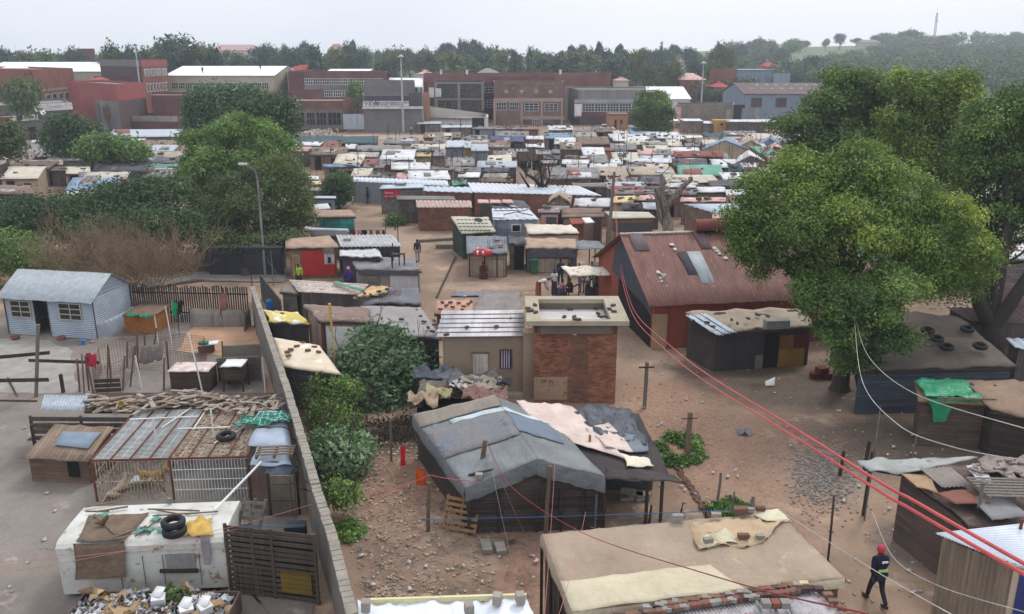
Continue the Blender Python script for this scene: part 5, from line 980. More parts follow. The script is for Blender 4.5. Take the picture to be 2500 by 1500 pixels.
build('loose_sheets',mb,ZC,t)
q=G(1895,800,2.3); mb=MB(); mb.box(q+Vector((0,0,.18)),(1.15,.4,.4),rz=.12); single('metal_box',mb,mat((136,140,136),bump=.1),'pale metal box on edge of dusty lean to roof','box')
for x0,x1,y0,y1,z,rm,wm_,lb in ((1665,1780,536,566,2.4,'B','b','brown block house left of the tree behind the barn'),):
    pass
t,ow,k=shack('block_house','long grey brown block house with two zinc roof strips behind the barn',[G(1760,525,2.5),G(1880,520,2.5),G(1850,497,2.7),G(1668,498,2.7)],ZC,mat((140,118,104),(120,100,90),kind='block',sc=1),corr=.6,along=False)
t,ow,k=shack('pink_green_shop','pink walled hut with green fascia beside the big tree',[G(1738,533,2.5),G(1850,533,2.5),G(1850,522,2.5),G(1740,522,2.5)],RM['P'],mat((200,172,168),(184,156,150),sc=.6)); ow(0,0,1,2.15,2.45,'green_fascia',mat((60,140,100),bump=0),.06); ow(0,.2,.36,1.0,1.6,'green_window',mat((50,160,120),bump=0),.06)
t,ow,k=shack('mud_house','low mud brown house with framed doorway behind the utility pole',[G(1371,530,2.0),G(1476,530,2.0),G(1474,519,2.0),G(1371,520,2.0)],RM['B'],mat((140,116,100),(120,98,86),sc=1)); ow(0,.78,.96,0,1.9,'door',mat((92,74,64),bump=0),.06)
shack('rust_hut','little hut with rusty red corrugated roof',q4((1394,548),(1430,546),(1424,533),(1390,534),1.9,2.1),mat((160,84,62),(130,66,50),sc=1),mat((140,92,64),(118,78,56),kind='plank',sc=1),corr=.3)
mb=MB(); mb.slab([G(1430,545,2.2),G(1452,543,2.2),G(1440,531,2.4),G(1420,532,2.4)],.03,3,3); single('white_sheet',mb,PAINT,'bright white sheet propped beside rusty red hut roof','sheet')
t,ow,k=shack('maroon_shack','shack with grey and cream roof, maroon and tan front behind barn gable',q4((1494,533),(1600,531),(1584,518),(1476,516),2.3,2.5),mat((176,172,162),(206,202,180),sc=.5),mat((168,150,120),(130,72,66),kind='sheets',sc=1,uvs=(2,.8))); ow(0,.0,.99,1.2,1.9,'grey_band',DGREY,.05)
t,ow,k=shack('pink_curtain_shack','shack hung with faded pink cloth and one dark window',q4((1316,519),(1368,519),(1366,512),(1318,512),2.1,2.2),RM['G'],RM['P']); ow(0,.3,.9,.9,1.7,'window',DGREY,.06)
# bricks holding roofs down
BK={}
def brick_at(p,rz,lab,grp,m='b',sz=(.22,.11,.075),cat='brick'):
    k=(m,sz)
    if k not in BK:
        mb=MB(); n_=1; mb.box(p+Vector((0,0,sz[2]/2)),sz)
        for v in mb.v: v += Vector((random.uniform(-.01,.01),random.uniform(-.01,.01),random.uniform(-.008,.008)))
        BK[k]=single('loose_brick',mb,{'b': mat((116,82,68),(90,70,62),sc=3),'g': CONC,'k': mat((84,76,72),(66,60,58),sc=3)}[m],lab,cat,grp,True); return BK[k]
    return dup(BK[k],p,rz,lab,grp,same=True)
def bricks(pts,z,lab,grp,m='b',sz=(.24,.12,.09),scale=1.15):
    for x,y in pts: o=brick_at(G(x,y,z),random.uniform(0,3),lab,grp,m,sz); 
bricks([(1289,755),(1292,762),(1300,760),(1306,747),(1308,765),(1497,748),(1499,763),(1488,757),(1403,781),(1412,783),(1465,776),(1478,776)],zt,'loose brick lying on parapet rim of the brick substation','bricks on the parapet rim','k')
bricks([(1328,752),(1392,758),(1402,754),(1452,756),(1460,768),(1378,776),(1402,776)],zt-.5,'loose brick lying inside the brick substation roof','bricks inside the parapet','k')
bricks([(1075,757),(1090,748),(1105,752),(1120,742),(1132,750),(1144,744),(1150,738),(1128,758),(1100,740),(1080,740)],1.42,'loose brick on the salmon roofed shed','bricks on the salmon roof')
bricks([(1027,775),(1035,788),(1045,802),(1055,812),(1068,821),(1018,760),(950,742),(985,745),(912,800),(980,782)],2.4,'dark stone weighing the largest grey tarpaulin roof','stones on the grey tarpaulin roof','k')
bricks([(710,856),(702,862),(705,872),(752,858),(768,850),(778,862),(725,848),(740,840)],2.1,'brick lying on the flat cream board roof','bricks on the cream board roof')
bricks([(872,728),(890,718),(905,722),(925,714),(945,708),(952,702),(930,722),(898,730)],2.56,'brick pinning the frayed tan sheet','bricks on the frayed tan sheet','k')
bricks([(1060,786),(1062,795),(1090,820),(1140,802),(1212,800),(1248,781)],2.98,'brick on the plaster house roof','bricks on the plaster house roof','k')
bricks([(1690,786),(1726,790),(1740,800),(1786,783),(1800,792),(1826,780),(1850,772)],2.32,'stone on the dusty lean to roof','stones on the lean to roof','k')
# ================================================================ BOUNDARY WALL, FENCES
tp=[G(616,698,2.25),G(696,931,2.25),G(770,1180,2.25),G(812,1310,2.25),G(860,1500,2.25),G(905,1680,2.25)]
t=thing('boundary_wall','long grey concrete wall with coping dividing the yard from the shacks','wall',Vector((tp[2].x,tp[2].y,0))); mb=MB(); cp=MB(); rr=random.Random(1)
for i in range(5):
    a,b=tp[i],tp[i+1]; n_=(b-a).cross(Vector((0,0,1))).normalized()*.09; z0=Vector((0,0,2.3)); z1=Vector((0,0,.1+(.0 if i %2 else .04)))
    mb.prism([a-n_-z0,b-n_-z0,b+n_-z0,a+n_-z0][::-1],[a-n_-z1,b-n_-z1,b+n_-z1,a+n_-z1][::-1])
    L_=(b-a).length; k=int(L_/.23); ang=math.atan2((b-a).y,(b-a).x)
    for j in range(k): q=a.lerp(b,(j+.5)/k); cp.box(q-z1+Vector((rr.uniform(-.012,.012),0,.05+rr.uniform(-.008,.008))),(.215,.27,.1),rz=ang+rr.uniform(-.03,.03))
build('wall',mb,mat((122,114,106),(98,92,88),(80,74,70),kind='streak',sc=.8,spot=.62),t); build('coping',cp,mat((148,142,130),(122,116,108),sc=1.5),t)
t=thing('palisade_fence','black stake fence behind the yard right of the tin cabin','fence',G(450,790)); mb=MB(); rb=MB(); a,b=G(292,785),G(612,792)
for k in range(58): q=a.lerp(b,(k+.5)/58); h=2.15+rr.uniform(-.1,.12); mb.box((q.x,q.y,h/2),(.07,.03,h),ry=rr.uniform(-.03,.03))
for z in (.6,1.75): rb.bar(a+Vector((0,.04,z)),b+Vector((0,.04,z)),.05,.07)
build('stakes',mb,mat((44,42,44),(32,31,33),sc=2),t); build('rail',rb,mat((60,56,54),sc=2),t)
t=thing('concrete_fence','short dark concrete panel fence beyond the far end of the boundary wall','fence',G(690,770)); mb=MB(); a,b=G(640,730),G(690,800); mb.bar(a+Vector((0,0,.8)),b+Vector((0,0,.8)),.07,1.6); build('panel',mb,mat((92,90,90),(74,72,74),kind='block',sc=1),t)
shack('blue_door_hut','grey board hut with blue water barrel behind the wall end',[G(682,712,1.9),G(728,716,1.9),G(722,698,2.0),G(690,697,2.0)],GWOOD,WM['g'],'hut')
q=G(664,768); mb=MB(); mb.lathe(q,[(.01,0),(.3,0),(.31,.3),(.3,.85),(.27,.9),(.01,.9)],16); single('barrel',mb,mat((34,116,176),bump=0,rough=.4),'blue plastic barrel beside grey board hut','barrel')
# ================================================================ TIN CABIN
TIN=mat((164,174,184),(142,152,162),(150,138,126),sc=.9,spot=.7,rough=.5,bump=.1)
A,B,Cc=G(24,815),G(233,832),G(291,800); B.y=A.y-(A.y-B.y)*.8; u=(B-A).normalized(); Lw=(B-A).length; v=Vector((-u.y,u.x,0)); Dp=3.3; hz,hr=2.25,3.2
t=thing('tin_cabin','pale blue corrugated iron cabin with pitched roof, two paned windows and open door','cabin',A+u*Lw/2+v*1.5)
mb=MB(); n_=22
def lap(a,b,z0,z1,z1b=None):               # horizontally corrugated cladding
    k=int((z1-z0)/.105); s=(b-a); nn=s.cross(Vector((0,0,1))).normalized()
    rows=[]
    for i in range(k*4+1): z=z0+(z1-z0)*i/(k*4); o=nn*.02*math.sin(2*math.pi*i/4); rows.append((a+o+Vector((0,0,z)),b+o+Vector((0,0,z))))
    vs=[p for r_ in rows for p in r_]; mb.add(vs,[(2*i,2*i+1,2*i+3,2*i+2) for i in range(len(rows)-1)],False)
dx0,dx1=.33*Lw,.485*Lw
lap(A,A+u*dx0,0,hz); lap(A+u*dx1,B,0,hz); lap(A+u*dx0,A+u*dx1,2.02,hz)
lap(B,B+v*Dp,0,hz); lap(A+v*Dp,A,0,hz); lap(B+v*Dp,A+v*Dp,0,hz)
for base in (B,A):
    k=9
    for i in range(k):
        s0=i/k; h0=hz+(hr-hz)*s0; h1=hz+(hr-hz)*(i+1)/k; p0=base+v*Dp*.5*s0; p1=base+v*Dp*(1-.5*s0); o=(u if base is B else-u)*(.02 if i %2 else-.01)
        mb.add([p0+o+Vector((0,0,h0)),p1+o+Vector((0,0,h0)),base+v*Dp*(1-.5*(s0+1/k))+o+Vector((0,0,h1)),base+v*Dp*.5*(s0+1/k)+o+Vector((0,0,h1))],[(0,1,2,3)])
build('wall',mb,TIN,t); mb=MB(); z=Vector((0,0,1)); ov=u*.28
mid_=A+v*Dp/2; e0=A-v*.3-ov+z*(hz-.16); e1=B-v*.3+ov*.6+z*(hz-.16); r0,r1=mid_-ov+z*(hr+.04),mid_+u*Lw+ov*.6+z*(hr+.04)
mb.corr([e0,e1,r1,r0],.12,.018,.012,2,True,None,.03); b0,b1=A+v*(Dp+.3)-ov+z*(hz-.16),B+v*(Dp+.3)+ov*.6+z*(hz-.16); mb.corr([r0,r1,b1,b0],.12,.018,.012,1)
build('roof',mb,mat((166,174,180),(142,150,156),(140,126,110),kind='streak',sc=.6,spot=.6,rough=.5,bump=.1),t)
mb=MB(); [mb.bar(p+z*.0,p+z*hz,.05) for p in (A-v*.03,B-v*.03+u*.03,A+u*dx0,A+u*dx1)]; build('corner_post',mb,DGREY,t)
onw(t,A,u,-v,dx0,dx1,.02,2.0,'doorway',DARK,-.9,.05)
for s0,s1 in ((.07,.29),(.62,.86)):
    f=MB(); a_=A-v*.05; w0,w1,z0,z1=s0*Lw,s1*Lw,1.02,1.92
    for k in range(3): f.bar(a_+u*(w0+(w1-w0)*k/2)+z*z0,a_+u*(w0+(w1-w0)*k/2)+z*z1,.045,.04)
    for k in range(4): zz=z0+(z1-z0)*k/3; f.bar(a_+u*w0+z*zz,a_+u*w1+z*zz,.04,.045)
    fr=build('window',f,mat((196,184,158),bump=0),t); onw(fr,A,u,-v,w0,w1,z0,z1,'pane',GLASS,.0,.03)
mb=MB(); s_=B+u*.06; mb.slab([s_-z*0,s_+v*Dp+u*.5,s_+v*Dp+z*.9,s_+z*.8],.015,8,4); build('curled_sheet',mb,TIN,t)
for (x,y),lb in (((38,830),'terracotta basin by the left end of the tin cabin'),((150,832),'terracotta basin beside the tin cabin doorway')): mb=MB(); mb.lathe(G(x,y),[(.01,0),(.18,0),(.24,.22),(.22,.22),(.16,.04),(.01,.04)],14); single('basin',mb,mat((130,84,72),bump=.1),lb,'basin')
mb=MB(); mb.lathe(G(204,842),[(.01,0),(.16,0),(.17,.04),(.05,.06),(.05,.2),(.17,.22),(.16,.26),(.01,.26)],16); single('spool',mb,mat((40,104,176),bump=0,rough=.4),'small blue spool stool on the cement in front of tin cabin','stool')
mb=MB(); q=G(226,838); mb.tube([q,q+Vector((0,.1,.75))],.02,5); mb.lathe(q,[(.01,.02),(.15,0),(.14,.12),(.01,.16)],10); single('mop_bucket',mb,CONC,'grey pail with stick at the front corner of tin cabin','bucket')
# ================================================================ YARD CLUTTER
def hutch(name,label,c,h,topm,bodym,cat='hutch',lean=.0,legs=False):
    c=[Vector((p.x,p.y,0)) for p in c]; ce=sum(c,Vector())/4; t=thing(name,label,cat,ce); ins=[p.lerp(ce,.08) for p in c]
    if legs:
        for p in ins: mb=MB(); mb.bar(p,p+Vector((0,0,h)),.07); build('leg',mb,DWOOD,t)
        mb=MB(); mb.prism([p+Vector((0,0,h*.45)) for p in ins],[p+Vector((0,0,h*.85)) for p in ins]); build('body',mb,bodym,t)
    else: mb=MB(); mb.prism([p+Vector((0,0,-.02)) for p in ins],[p+Vector((0,0,h)) for p in ins]); build('body',mb,bodym,t)
    mb=MB(); mb.slab([c[0]+Vector((0,0,h+.03)),c[1]+Vector((0,0,h+.03)),c[2]+Vector((0,0,h+.05+lean)),c[3]+Vector((0,0,h+.05+lean))],.03,8,5,wrinkle(.03,3),.03); build('top',mb,topm,t); return t
def quadg(x0,x1,y,dx=6,d=1.1): a,b=G(x0,y),G(x1,y); return [a,b,b+Vector((dx/60,d,0)),a+Vector((dx/60,d,0))]
hutch('orange_hutch','low hutch with rusty orange front and warped brown board top',quadg(302,384,815,10,1.8),1.0,mat((126,104,88),(104,86,74),sc=2),mat((176,116,52),(148,96,46),(92,62,44),sc=1.6,spot=.66),lean=.1)
mb=MB(); a,b=G(308,770,1.15),G(362,776,1.15); mb.slab([a,b,b+Vector((0,.35,0)),a+Vector((0,.35,0))],.03,14,5,wrinkle(.16,4),.06); single('green_netting',mb,mat((38,134,98),(28,106,78),sc=4),'bundle of green netting on top of orange hutch','netting')
hutch('dark_hutch','dark box hutch with stained white top in the chicken pens',quadg(414,516,960,0,1.2),1.0,mat((206,198,192),(176,150,142),(130,86,76),sc=2,spot=.6),mat((84,66,58),(64,52,48),kind='plank'))
hutch('pallet_hutch','hutch on legs made of pallet slats under a white board',quadg(544,596,958,0,.9),1.2,PAINT,mat((94,82,72),(74,64,56),kind='plank'),legs=True)
mb=MB(); a,b=G(528,898,.9),G(598,898,.9); mb.slab([a,b,b+Vector((0,.8,.05)),a+Vector((0,.8,.05))],.03,6,3,wrinkle(.03,2),.04); mb.tube([G(534,925),G(534,925)+z*.9],.04,5); mb.tube([G(592,925),G(592,925)+z*.9],.04,5); single('board_table',mb,GWOOD,'rickety table of pale boards behind the white topped hutches','table')
t=thing('trough','small white trough with green crate on the sandy pen floor','trough',G(510,855)); a,b=G(484,868),G(532,862); mb=MB(); mb.slab([a+z*.5,b+z*.5,b+Vector((0,.5,.55)),a+Vector((0,.5,.55))],.05,6,3); build('top',mb,PAINT,t); mb=MB(); mb.box((a+b)/2+Vector((-.15,.25,.24)),(.7,.4,.45)); build('body',mb,mat((110,84,70),sc=2),t); mb=MB(); mb.box(a+Vector((.25,.2,.6)),(.45,.3,.12)); build('crate',mb,mat((36,134,92),bump=0),t)
for i,(x0,x1,y,ln_) in enumerate(((466,520,800,.12),(510,538,800,.2),(540,594,800,.15),(596,614,812,.1))):
    mb=MB(); a,b=G(x0,y),G(x1,y+(0 if i <3 else-18)); mb.slab([a,b,b+Vector((0,ln_,1.0)),a+Vector((0,ln_,1.05))],.05,3,3,None,.05); single('leaning_slab',mb,mat((142,136,128),(120,114,108),sc=1.5),['leftmost grey slab leaning on the black stake fence','narrow grey slab overlapping the leftmost one at the fence','wide grey slab leaning on fence nearest the boundary wall','narrow grey slab leaning against boundary wall corner'][i],'slab')
mb=MB(); a,b=G(546,872),G(636,868); mb.bar(a+z*.3,b+z*.3,.14,.62); single('low_wall',mb,mat((130,122,112),(108,102,94),sc=1.4),'low plastered wall closing the sandy pen','wall')
mb=MB(); a,b=G(534,935),G(640,930); mb.bar(a+z*.6,b+z*.6,.08,1.2); single('pen_wall',mb,mat((120,112,106),(98,92,88),kind='block',sc=1),'grey block pen wall behind the pallet hutch','wall')
def post(name,label,x,y,h,r_,m,dx=0,dy=0,cat='post',sq=False,group=None):
    q=G(x,y); mb=MB(); e=q+Vector((dx,dy,h))
    if sq: mb.bar(q,e,r_*2)
    else: mb.tube([q-z*.05,q.lerp(e,.5)+Vector((rr.uniform(-.02,.02),0,0)),e],[r_,r_*.95,r_*.85],8)
    return single(name,mb,m,label,cat,group)
post('leaning_post','tall leaning grey post in front of the tin cabin',88,970,3.3,.07,GWOOD,.45,.3,sq=True)
PVC=mat((222,222,220),(200,200,198),bump=0,rough=.4)
for x,y,h,dx,lb in ((386,838,1.5,-.02,'shorter white pipe near the orange hutch'),(420,842,2.1,-.12,'taller white pipe near the orange hutch'),(346,950,1.6,-.1,'white pipe standing beside wire pen left of dark hutch'),(496,965,2.9,-.35,'long bent white pipe beside the dark hutch'),(648,960,1.7,0,'grey white pipe against the boundary wall')): post('white_pipe',lb,x,y,h,.035,PVC,dx,0,'pipe')
t=thing('rag_pole','thin pole with black and green rags tied on top','pole',G(438,818)); q=G(438,818); mb=MB(); mb.tube([q,q+z*1.5],.025,5); build('pole',mb,DWOOD,t); mb=MB(); p_=q+z*1.5; mb.slab([p_+Vector((-.35,0,-.3)),p_+Vector((0,0,-.5)),p_+Vector((.05,.05,.3)),p_+Vector((-.2,.1,.35))],.02,6,6,wrinkle(.2,4),.1); build('green_rag',mb,mat((36,150,96),bump=0),t); mb=MB(); mb.slab([p_+Vector((.0,0,-.3)),p_+Vector((.3,0,-.2)),p_+Vector((.35,.05,.4)),p_+Vector((0,.1,.4))],.02,6,6,wrinkle(.2,4),.1); build('black_rag',mb,DARK,t)
t=thing('rail_fence','broken rail fence of grey planks at the left edge','fence',G(40,960)); mb=MB(); mb.bar(G(-60,958)+z*1.55,G(132,925)+z*1.3,.05,.16); mb.bar(G(-60,988)+z*1.1,G(128,985)+z*1.1,.05,.16); mb.bar(G(80,940)+z*1.2,G(250,935)+z*1.0,.05,.14); build('rails',mb,DWOOD,t); mb=MB(); mb.bar(G(155,960),G(155,960)+z*.9,.12); mb.bar(G(20,928)+z*.1,G(42,970),.07); mb.bar(G(-40,980),G(90,982),.1,.15); build('posts',mb,DWOOD,t)
# wire pens: leaning stakes and mesh
def wiremesh(mb,a,b,h,n_=16,k=9,r_=.006):
    for i in range(n_+1): p=a.lerp(b,i/n_); mb.tube([p,p+z*h+Vector((rr.uniform(-.03,.03),0,0))],r_,3)
    for j in range(k+1): mb.tube([a+z*h*j/k,(a+b)/2+z*(h*j/k-.02),b+z*h*j/k],r_,3)
t=thing('wire_pen','rusty wire mesh pen with crooked stakes and rolled netting','pen',G(330,930)); mb=MB()
cs=[G(232,960),G(302,955),G(330,905),G(420,915),G(490,925),G(505,880),G(430,870),G(355,860),G(250,905)]
for i in range(len(cs)): wiremesh(mb,cs[i],cs[(i+1) %len(cs)],1.25)
build('mesh',mb,RUST,t); mb=MB()
for x,y,h,dx in ((195,958,1.6,.1),(206,962,1.9,.15),(218,955,1.7,.05),(228,962,1.3,-.05),(262,965,2.4,.35),(272,940,1.8,.1),(300,955,1.7,.3),(318,945,2.0,.45),(338,905,2.3,.2),(352,890,1.7,.25),(400,955,1.6,.2),(412,905,1.5,.05),(545,890,1.2,.05),(372,870,1.5,.4),(330,880,1.6,.3),(310,900,1.4,.2)): q=G(x,y); mb.bar(q,q+Vector((dx,0,h)),rr.uniform(.05,.11),.05)
build('stakes',mb,WOOD,t); mb=MB(); q=G(375,898); mb.slab([q+Vector((-.6,-.2,.3)),q+Vector((.55,-.2,.5)),q+Vector((.5,.4,1.2)),q+Vector((-.6,.4,.9))],.02,10,5,wrinkle(.15,2)); build('rolled_netting',mb,mat((116,110,104),(90,84,80),sc=4),t)
mb=MB(); q=G(216,885,1.4); mb.slab([q+Vector((-.15,0,-.3)),q+Vector((.3,0,-.25)),q+Vector((.3,.2,.3)),q+Vector((-.1,.2,.35))],.03,7,6,wrinkle(.25,4),.05); single('red_rag',mb,mat((160,40,60),sc=2),'crumpled red rag hung on crooked pen stakes','rag')
t=thing('plank_gate','dark plank gate between wire pen and wood pile','gate',G(270,1000)); mb=MB()
for k in range(5): a,b=G(238,985)+z*(.15+k*.22),G(300,982)+z*(.15+k*.22); mb.bar(a,b,.03,.17)
build('planks',mb,DWOOD,t)
# wood pile roof
t=thing('woodpile_shelter','low shelter roofed with a jumble of broken pallets and boards','shelter',G(400,1040)); ZP=1.55; mb=MB()
f=lambda x,y: G(x,y,ZP)
for k in range(330):
    if k ==120: build('boards',mb,mat((156,148,138),(126,118,110),kind='streak',sc=2),t); mb=MB()
    if k ==210: build('boards',mb,mat((112,92,78),(84,70,60),kind='streak',sc=2),t); mb=MB()
    s=rr.random(); px_,py_=215+465*s,rr.uniform(962,1000)+8*math.sin(s*9); q=G(px_,py_,ZP+rr.uniform(0,.28)); a_=rr.gauss(.1,.6) if rr.random() <.4 else rr.uniform(0,3.1); L_=rr.uniform(.15,.9); d=Vector((math.cos(a_),math.sin(a_),rr.uniform(-.12,.12)))*L_/2; mb.bar(q-d,q+d,rr.uniform(.04,.2),.03)
build('boards',mb,mat((146,128,112),(108,92,80),(170,156,140),kind='streak',sc=2,spot=.6),t); mb=MB(); mb.prism([f(205,1004)-z*.1,f(690,1006)-z*.1,f(668,958)-z*.1,f(222,958)-z*.1],[f(205,1004)-z*.02,f(690,1006)-z*.02,f(668,958)-z*.02,f(222,958)-z*.02]); build('deck',mb,DWOOD,t)
mb=MB(); a,b=G(92,1128),G(700,1120); 
for xx in (0,.12,.3,.5,.75,1): q=a.lerp(b,xx); build('post',MB().bar(q,q+z*1.5,.09),DWOOD,t)
mb=MB(); mb.corr([G(98,1002,1.62),G(200,1002,1.62),G(216,966,1.75),G(108,964,1.75)],.11,.025,.012,1); single('corrugated_sheet',mb,ZC,'corrugated zinc sheet lying left of the broken pallets','sheet')
mb=MB(); mb.lathe(G(296,988,1.85),[(.01,0),(.09,0),(.12,.2),(.11,.2),(.08,.02)],12,Euler((.9,.6,0)).to_matrix()); single('yellow_pot',mb,mat((206,180,76),bump=0),'small yellow pot tipped among broken pallets','pot')
t=thing('plank_fence','dark horizontal plank fence behind the wooden kennel','fence',G(200,1090)); mb=MB(); a,b=G(88,1112),G(330,1112)
for k in range(6): mb.bar(a+z*(.2+k*.26),b+z*(.2+k*.26+rr.uniform(-.03,.03)),.04,.17)
build('planks',mb,mat((88,80,74),(62,56,54),kind='streak',sc=1.5),t); mb=MB(); [mb.bar(p+Vector((0,.05,0)),p+Vector((0,.05,1.6)),.08) for p in (a,a.lerp(b,.5),b)]; build('posts',mb,DWOOD,t)
mb=MB(); a,b=G(98,1088),G(210,1090); mb.bar(a+z*.75,b+z*.75,.35,.32); single('plank_box',mb,mat((140,116,92),(116,94,76),kind='plank'),'long brown plank box on the dark fence beside kennel','box')
# kennel
A,B=G(80,1176),G(222,1184); u=(B-A).normalized(); v=Vector((-u.y,u.x,0)); L_=(B-A).length; t=thing('kennel','brown wooden kennel with blue grey sheet on its roof and dark hatch','kennel',A+u*L_/2+v*.7)
mb=MB(); Dk=1.5; mb.add([A,B,B+v*Dk,A+v*Dk]+[p+z*h for p,h in ((A,1.0),(B,1.0),(B+v*Dk,1.45),(A+v*Dk,1.45))],[(0,1,5,4),(1,2,6,5),(2,3,7,6),(3,0,4,7),(4,5,6,7)]); build('wall',mb,mat((122,98,80),(92,76,66),(62,56,54),kind='plank',sc=1),t)
mb=MB(); mb.slab([A-v*.15-u*.12+z*1.0,B-v*.15+u*.12+z*1.0,B+v*(Dk+.1)+u*.12+z*1.5,A+v*(Dk+.1)+u*.02+z*1.5],.04,14,3,wrinkle(.03,2),.03); build('roof',mb,mat((158,138,118),(130,112,96),kind='vplank',sc=1),t)
mb=MB(); mb.slab([A+u*.75+v*.45+z*1.27,B-u*.15+v*.35+z*1.24,B-u*.15+v*1.2+z*1.47,A+u*.6+v*1.15+z*1.45],.02,4,3); build('roof_sheet',mb,mat((136,150,164),(118,130,144),sc=1),t); onw(t,A,u,-v,L_-.75,L_-.35,.3,.9,'hatch',DARK,.02)
# ================================================================ DOG CAGE
A,B=G(238,1226),G(612,1216); u=(B-A).normalized(); L_=(B-A).length; v=Vector((-u.y,u.x,0)); hc,Dc=1.5,4.3; t=thing('dog_cage','rusty cage welded from old burglar bars with a barred roof','cage',A+u*L_/2+v*2)
CB=mat((206,196,176),(170,152,132),(124,80,62),sc=3,spot=.52); WB=mat((206,212,212),(180,186,186),(150,120,104),sc=3,spot=.62)
def bars(name,m,o,d1,l1,d2,l2,n1,n2,r_=.012): 
    mb=MB()
    for i in range(n1+1): p=o+d1*l1*i/n1; mb.tube([p,p+d2*l2],r_,4)
    for j in range(n2+1): p=o+d2*l2*j/n2; mb.tube([p,p+d1*l1],r_*1.5,4)
    return build(name,mb,m,t)
bars('front_bars',CB,A,u,L_*.5,z,hc,22,2); bars('front_bars',WB,A+u*L_*.51,u,L_*.49,z,hc,24,4); bars('side_bars',CB,A,v,Dc,z,hc,20,3); bars('back_bars',CB,A+v*Dc,u,L_,z,hc,34,2)
tb=A+z*(hc+.05)
for i,m in enumerate((WB,WB,CB,CB)):
    w_=L_/4; bars('roof_bars',m,tb+u*w_*i,u,w_*.98,v,Dc,4,42,.011)
mb=MB(); 
for i in range(9): p=tb+u*L_*i/8+z*.03; mb.bar(p,p+v*Dc,.045)
for p,q in ((tb,tb+u*L_),(tb+v*Dc,tb+v*Dc+u*L_)): mb.bar(p,q,.06)
for s in (0,.5,1): mb.bar(A+u*L_*s,A+u*L_*s+z*hc,.06); mb.bar(A+v*Dc+u*L_*s,A+v*Dc+u*L_*s+z*hc,.06)
build('frame',mb,RUST,t)
wp=[]
for a_,b_ in (((.02,.74),(.5,.77)),((.52,.95),(.53,.5)),((.42,.52),(.78,.53)),((.74,.22),(.9,.56)),((.3,.55),(.4,.97))): wp.append(lambda m,p0=tb+u*L_*a_[0]+v*Dc*a_[1]+z*.09,p1=tb+u*L_*b_[0]+v*Dc*b_[1]+z*.09: m.tube([p0,p1],.03,6))
many('white_pipe',wp,PVC,'loose white plastic pipe lying on the cage roof','pipe','pipes strewn over the cage roof')
for s,w_ in ((.36,.0),(.7,.0)): mb=MB(); q=tb+u*L_*s+v*(.9 if s <.5 else 1.6); mb.tube([q,q+z*1.1],.03,6); single('white_pipe',mb,PVC,'white pipe standing upright through %s half of cage roof' %('left' if s <.5 else 'right'),'pipe')
def tyre(label,q,r_=.34,w_=.2,rx=0,rz=0,m=None):
    mb=MB(); ax_=Euler((rx,0,rz)).to_matrix(); mb.lathe(q,[(r_*.58,.02),(r_*.8,0),(r_*.97,.04),(r_,w_*.3),(r_,w_*.7),(r_*.97,w_-.04),(r_*.8,w_),(r_*.58,w_-.02),(r_*.62,w_*.5),(r_*.58,.02)],28,ax_); return single('tyre',mb,m or RUBBER,label,'tyre')
tyre('black tyre lying flat on the barred cage roof',tb+u*L_*.80+v*1.35+z*.06,.34)
mb=MB(); q=tb+u*L_*.83+v*2.1+z*.35; mb.slab([q+Vector((-.1,-.2,-.05)),q+Vector((2.0,.0,.05)),q+Vector((2.1,.9,.1)),q+Vector((.1,.5,0))],.04,16,8,wrinkle(.2,2.5),.08)
PLAID=mat((42,132,112),(32,104,90),(176,208,198),kind='sheets',uvs=(.22,.12),sc=3); single('plaid_blanket',mb,PLAID,'green checked blanket crumpled on right end of the cage roof','blanket')
mb=MB(); BLM=mat((168,180,196),(140,150,166),(120,104,98),sc=1,spot=.7,rough=.45)
for k,(x0,x1,y0,y1,zz) in enumerate(((612,706,1040,1005,1.75),(606,712,1090,1046,1.68),(608,714,1135,1092,1.6))): mb.slab([G(x0,y0,zz),G(x1,y0+2,zz),G(x1-8,y1,zz+.1),G(x0+20,y1,zz+.1)],.02,5,3,wrinkle(.05,2),.05)
t=thing('sheet_roof_shed','narrow shed with three bluish metal sheets between cage and boundary wall','shed',G(660,1200)); build('roof',mb,BLM,t); mb=MB(); a,b=G(668,1262),G(728,1256); mb.box(((a.x+b.x)/2,a.y,.75),(b.x-a.x,.06,1.5)); build('door',mb,mat((130,120,106),(106,98,88),kind='sheets',uvs=(.8,.4)),t)
mb=MB(); mb.slab([G(640,1168,1.3),G(716,1160,1.3),G(714,1128,1.6),G(640,1132,1.6)],.02,8,6,wrinkle(.12,3),.08); build('hanging_sheet',mb,mat((96,104,118),(72,78,90),sc=2),t)
[build('post',MB().bar(G(x,y),G(x,y)+z*1.6,.07),DWOOD,t) for x,y in ((616,1240),(662,1262),(732,1256))]; mb=MB(); wiremesh(mb,G(618,1250),G(664,1262),1.5,14,16,.007); build('mesh_door',mb,RUST,t)
def pallet(label,o,ux,uy,uz,w_=1.2,d_=1.0,n_=6,m=None,name='pallet',holes=True):
    t=thing(name,label,'pallet',o); mb=MB()
    for i in range(n_): p=o+uy*d_*(i+.5)/n_+uz*.1; mb.prism([p-uy*.05,p+ux*w_-uy*.05,p+ux*w_+uy*.05,p+uy*.05],[p-uy*.05+uz*.02,p+ux*w_-uy*.05+uz*.02,p+ux*w_+uy*.05+uz*.02,p+uy*.05+uz*.02])
    build('deck_boards',mb,m or WOOD,t); mb=MB()
    for s in (.04,.5,.96): p=o+ux*w_*s; mb.prism([p-ux*.04,p+ux*.04,p+ux*.04+uy*d_,p-ux*.04+uy*d_],[p-ux*.04+uz*.1,p+ux*.04+uz*.1,p+ux*.04+uy*d_+uz*.1,p-ux*.04+uy*d_+uz*.1])
    build('stringers',mb,m or WOOD,t); return t
X_,Y_=Vector((1,0,0)),Vector((0,1,0))
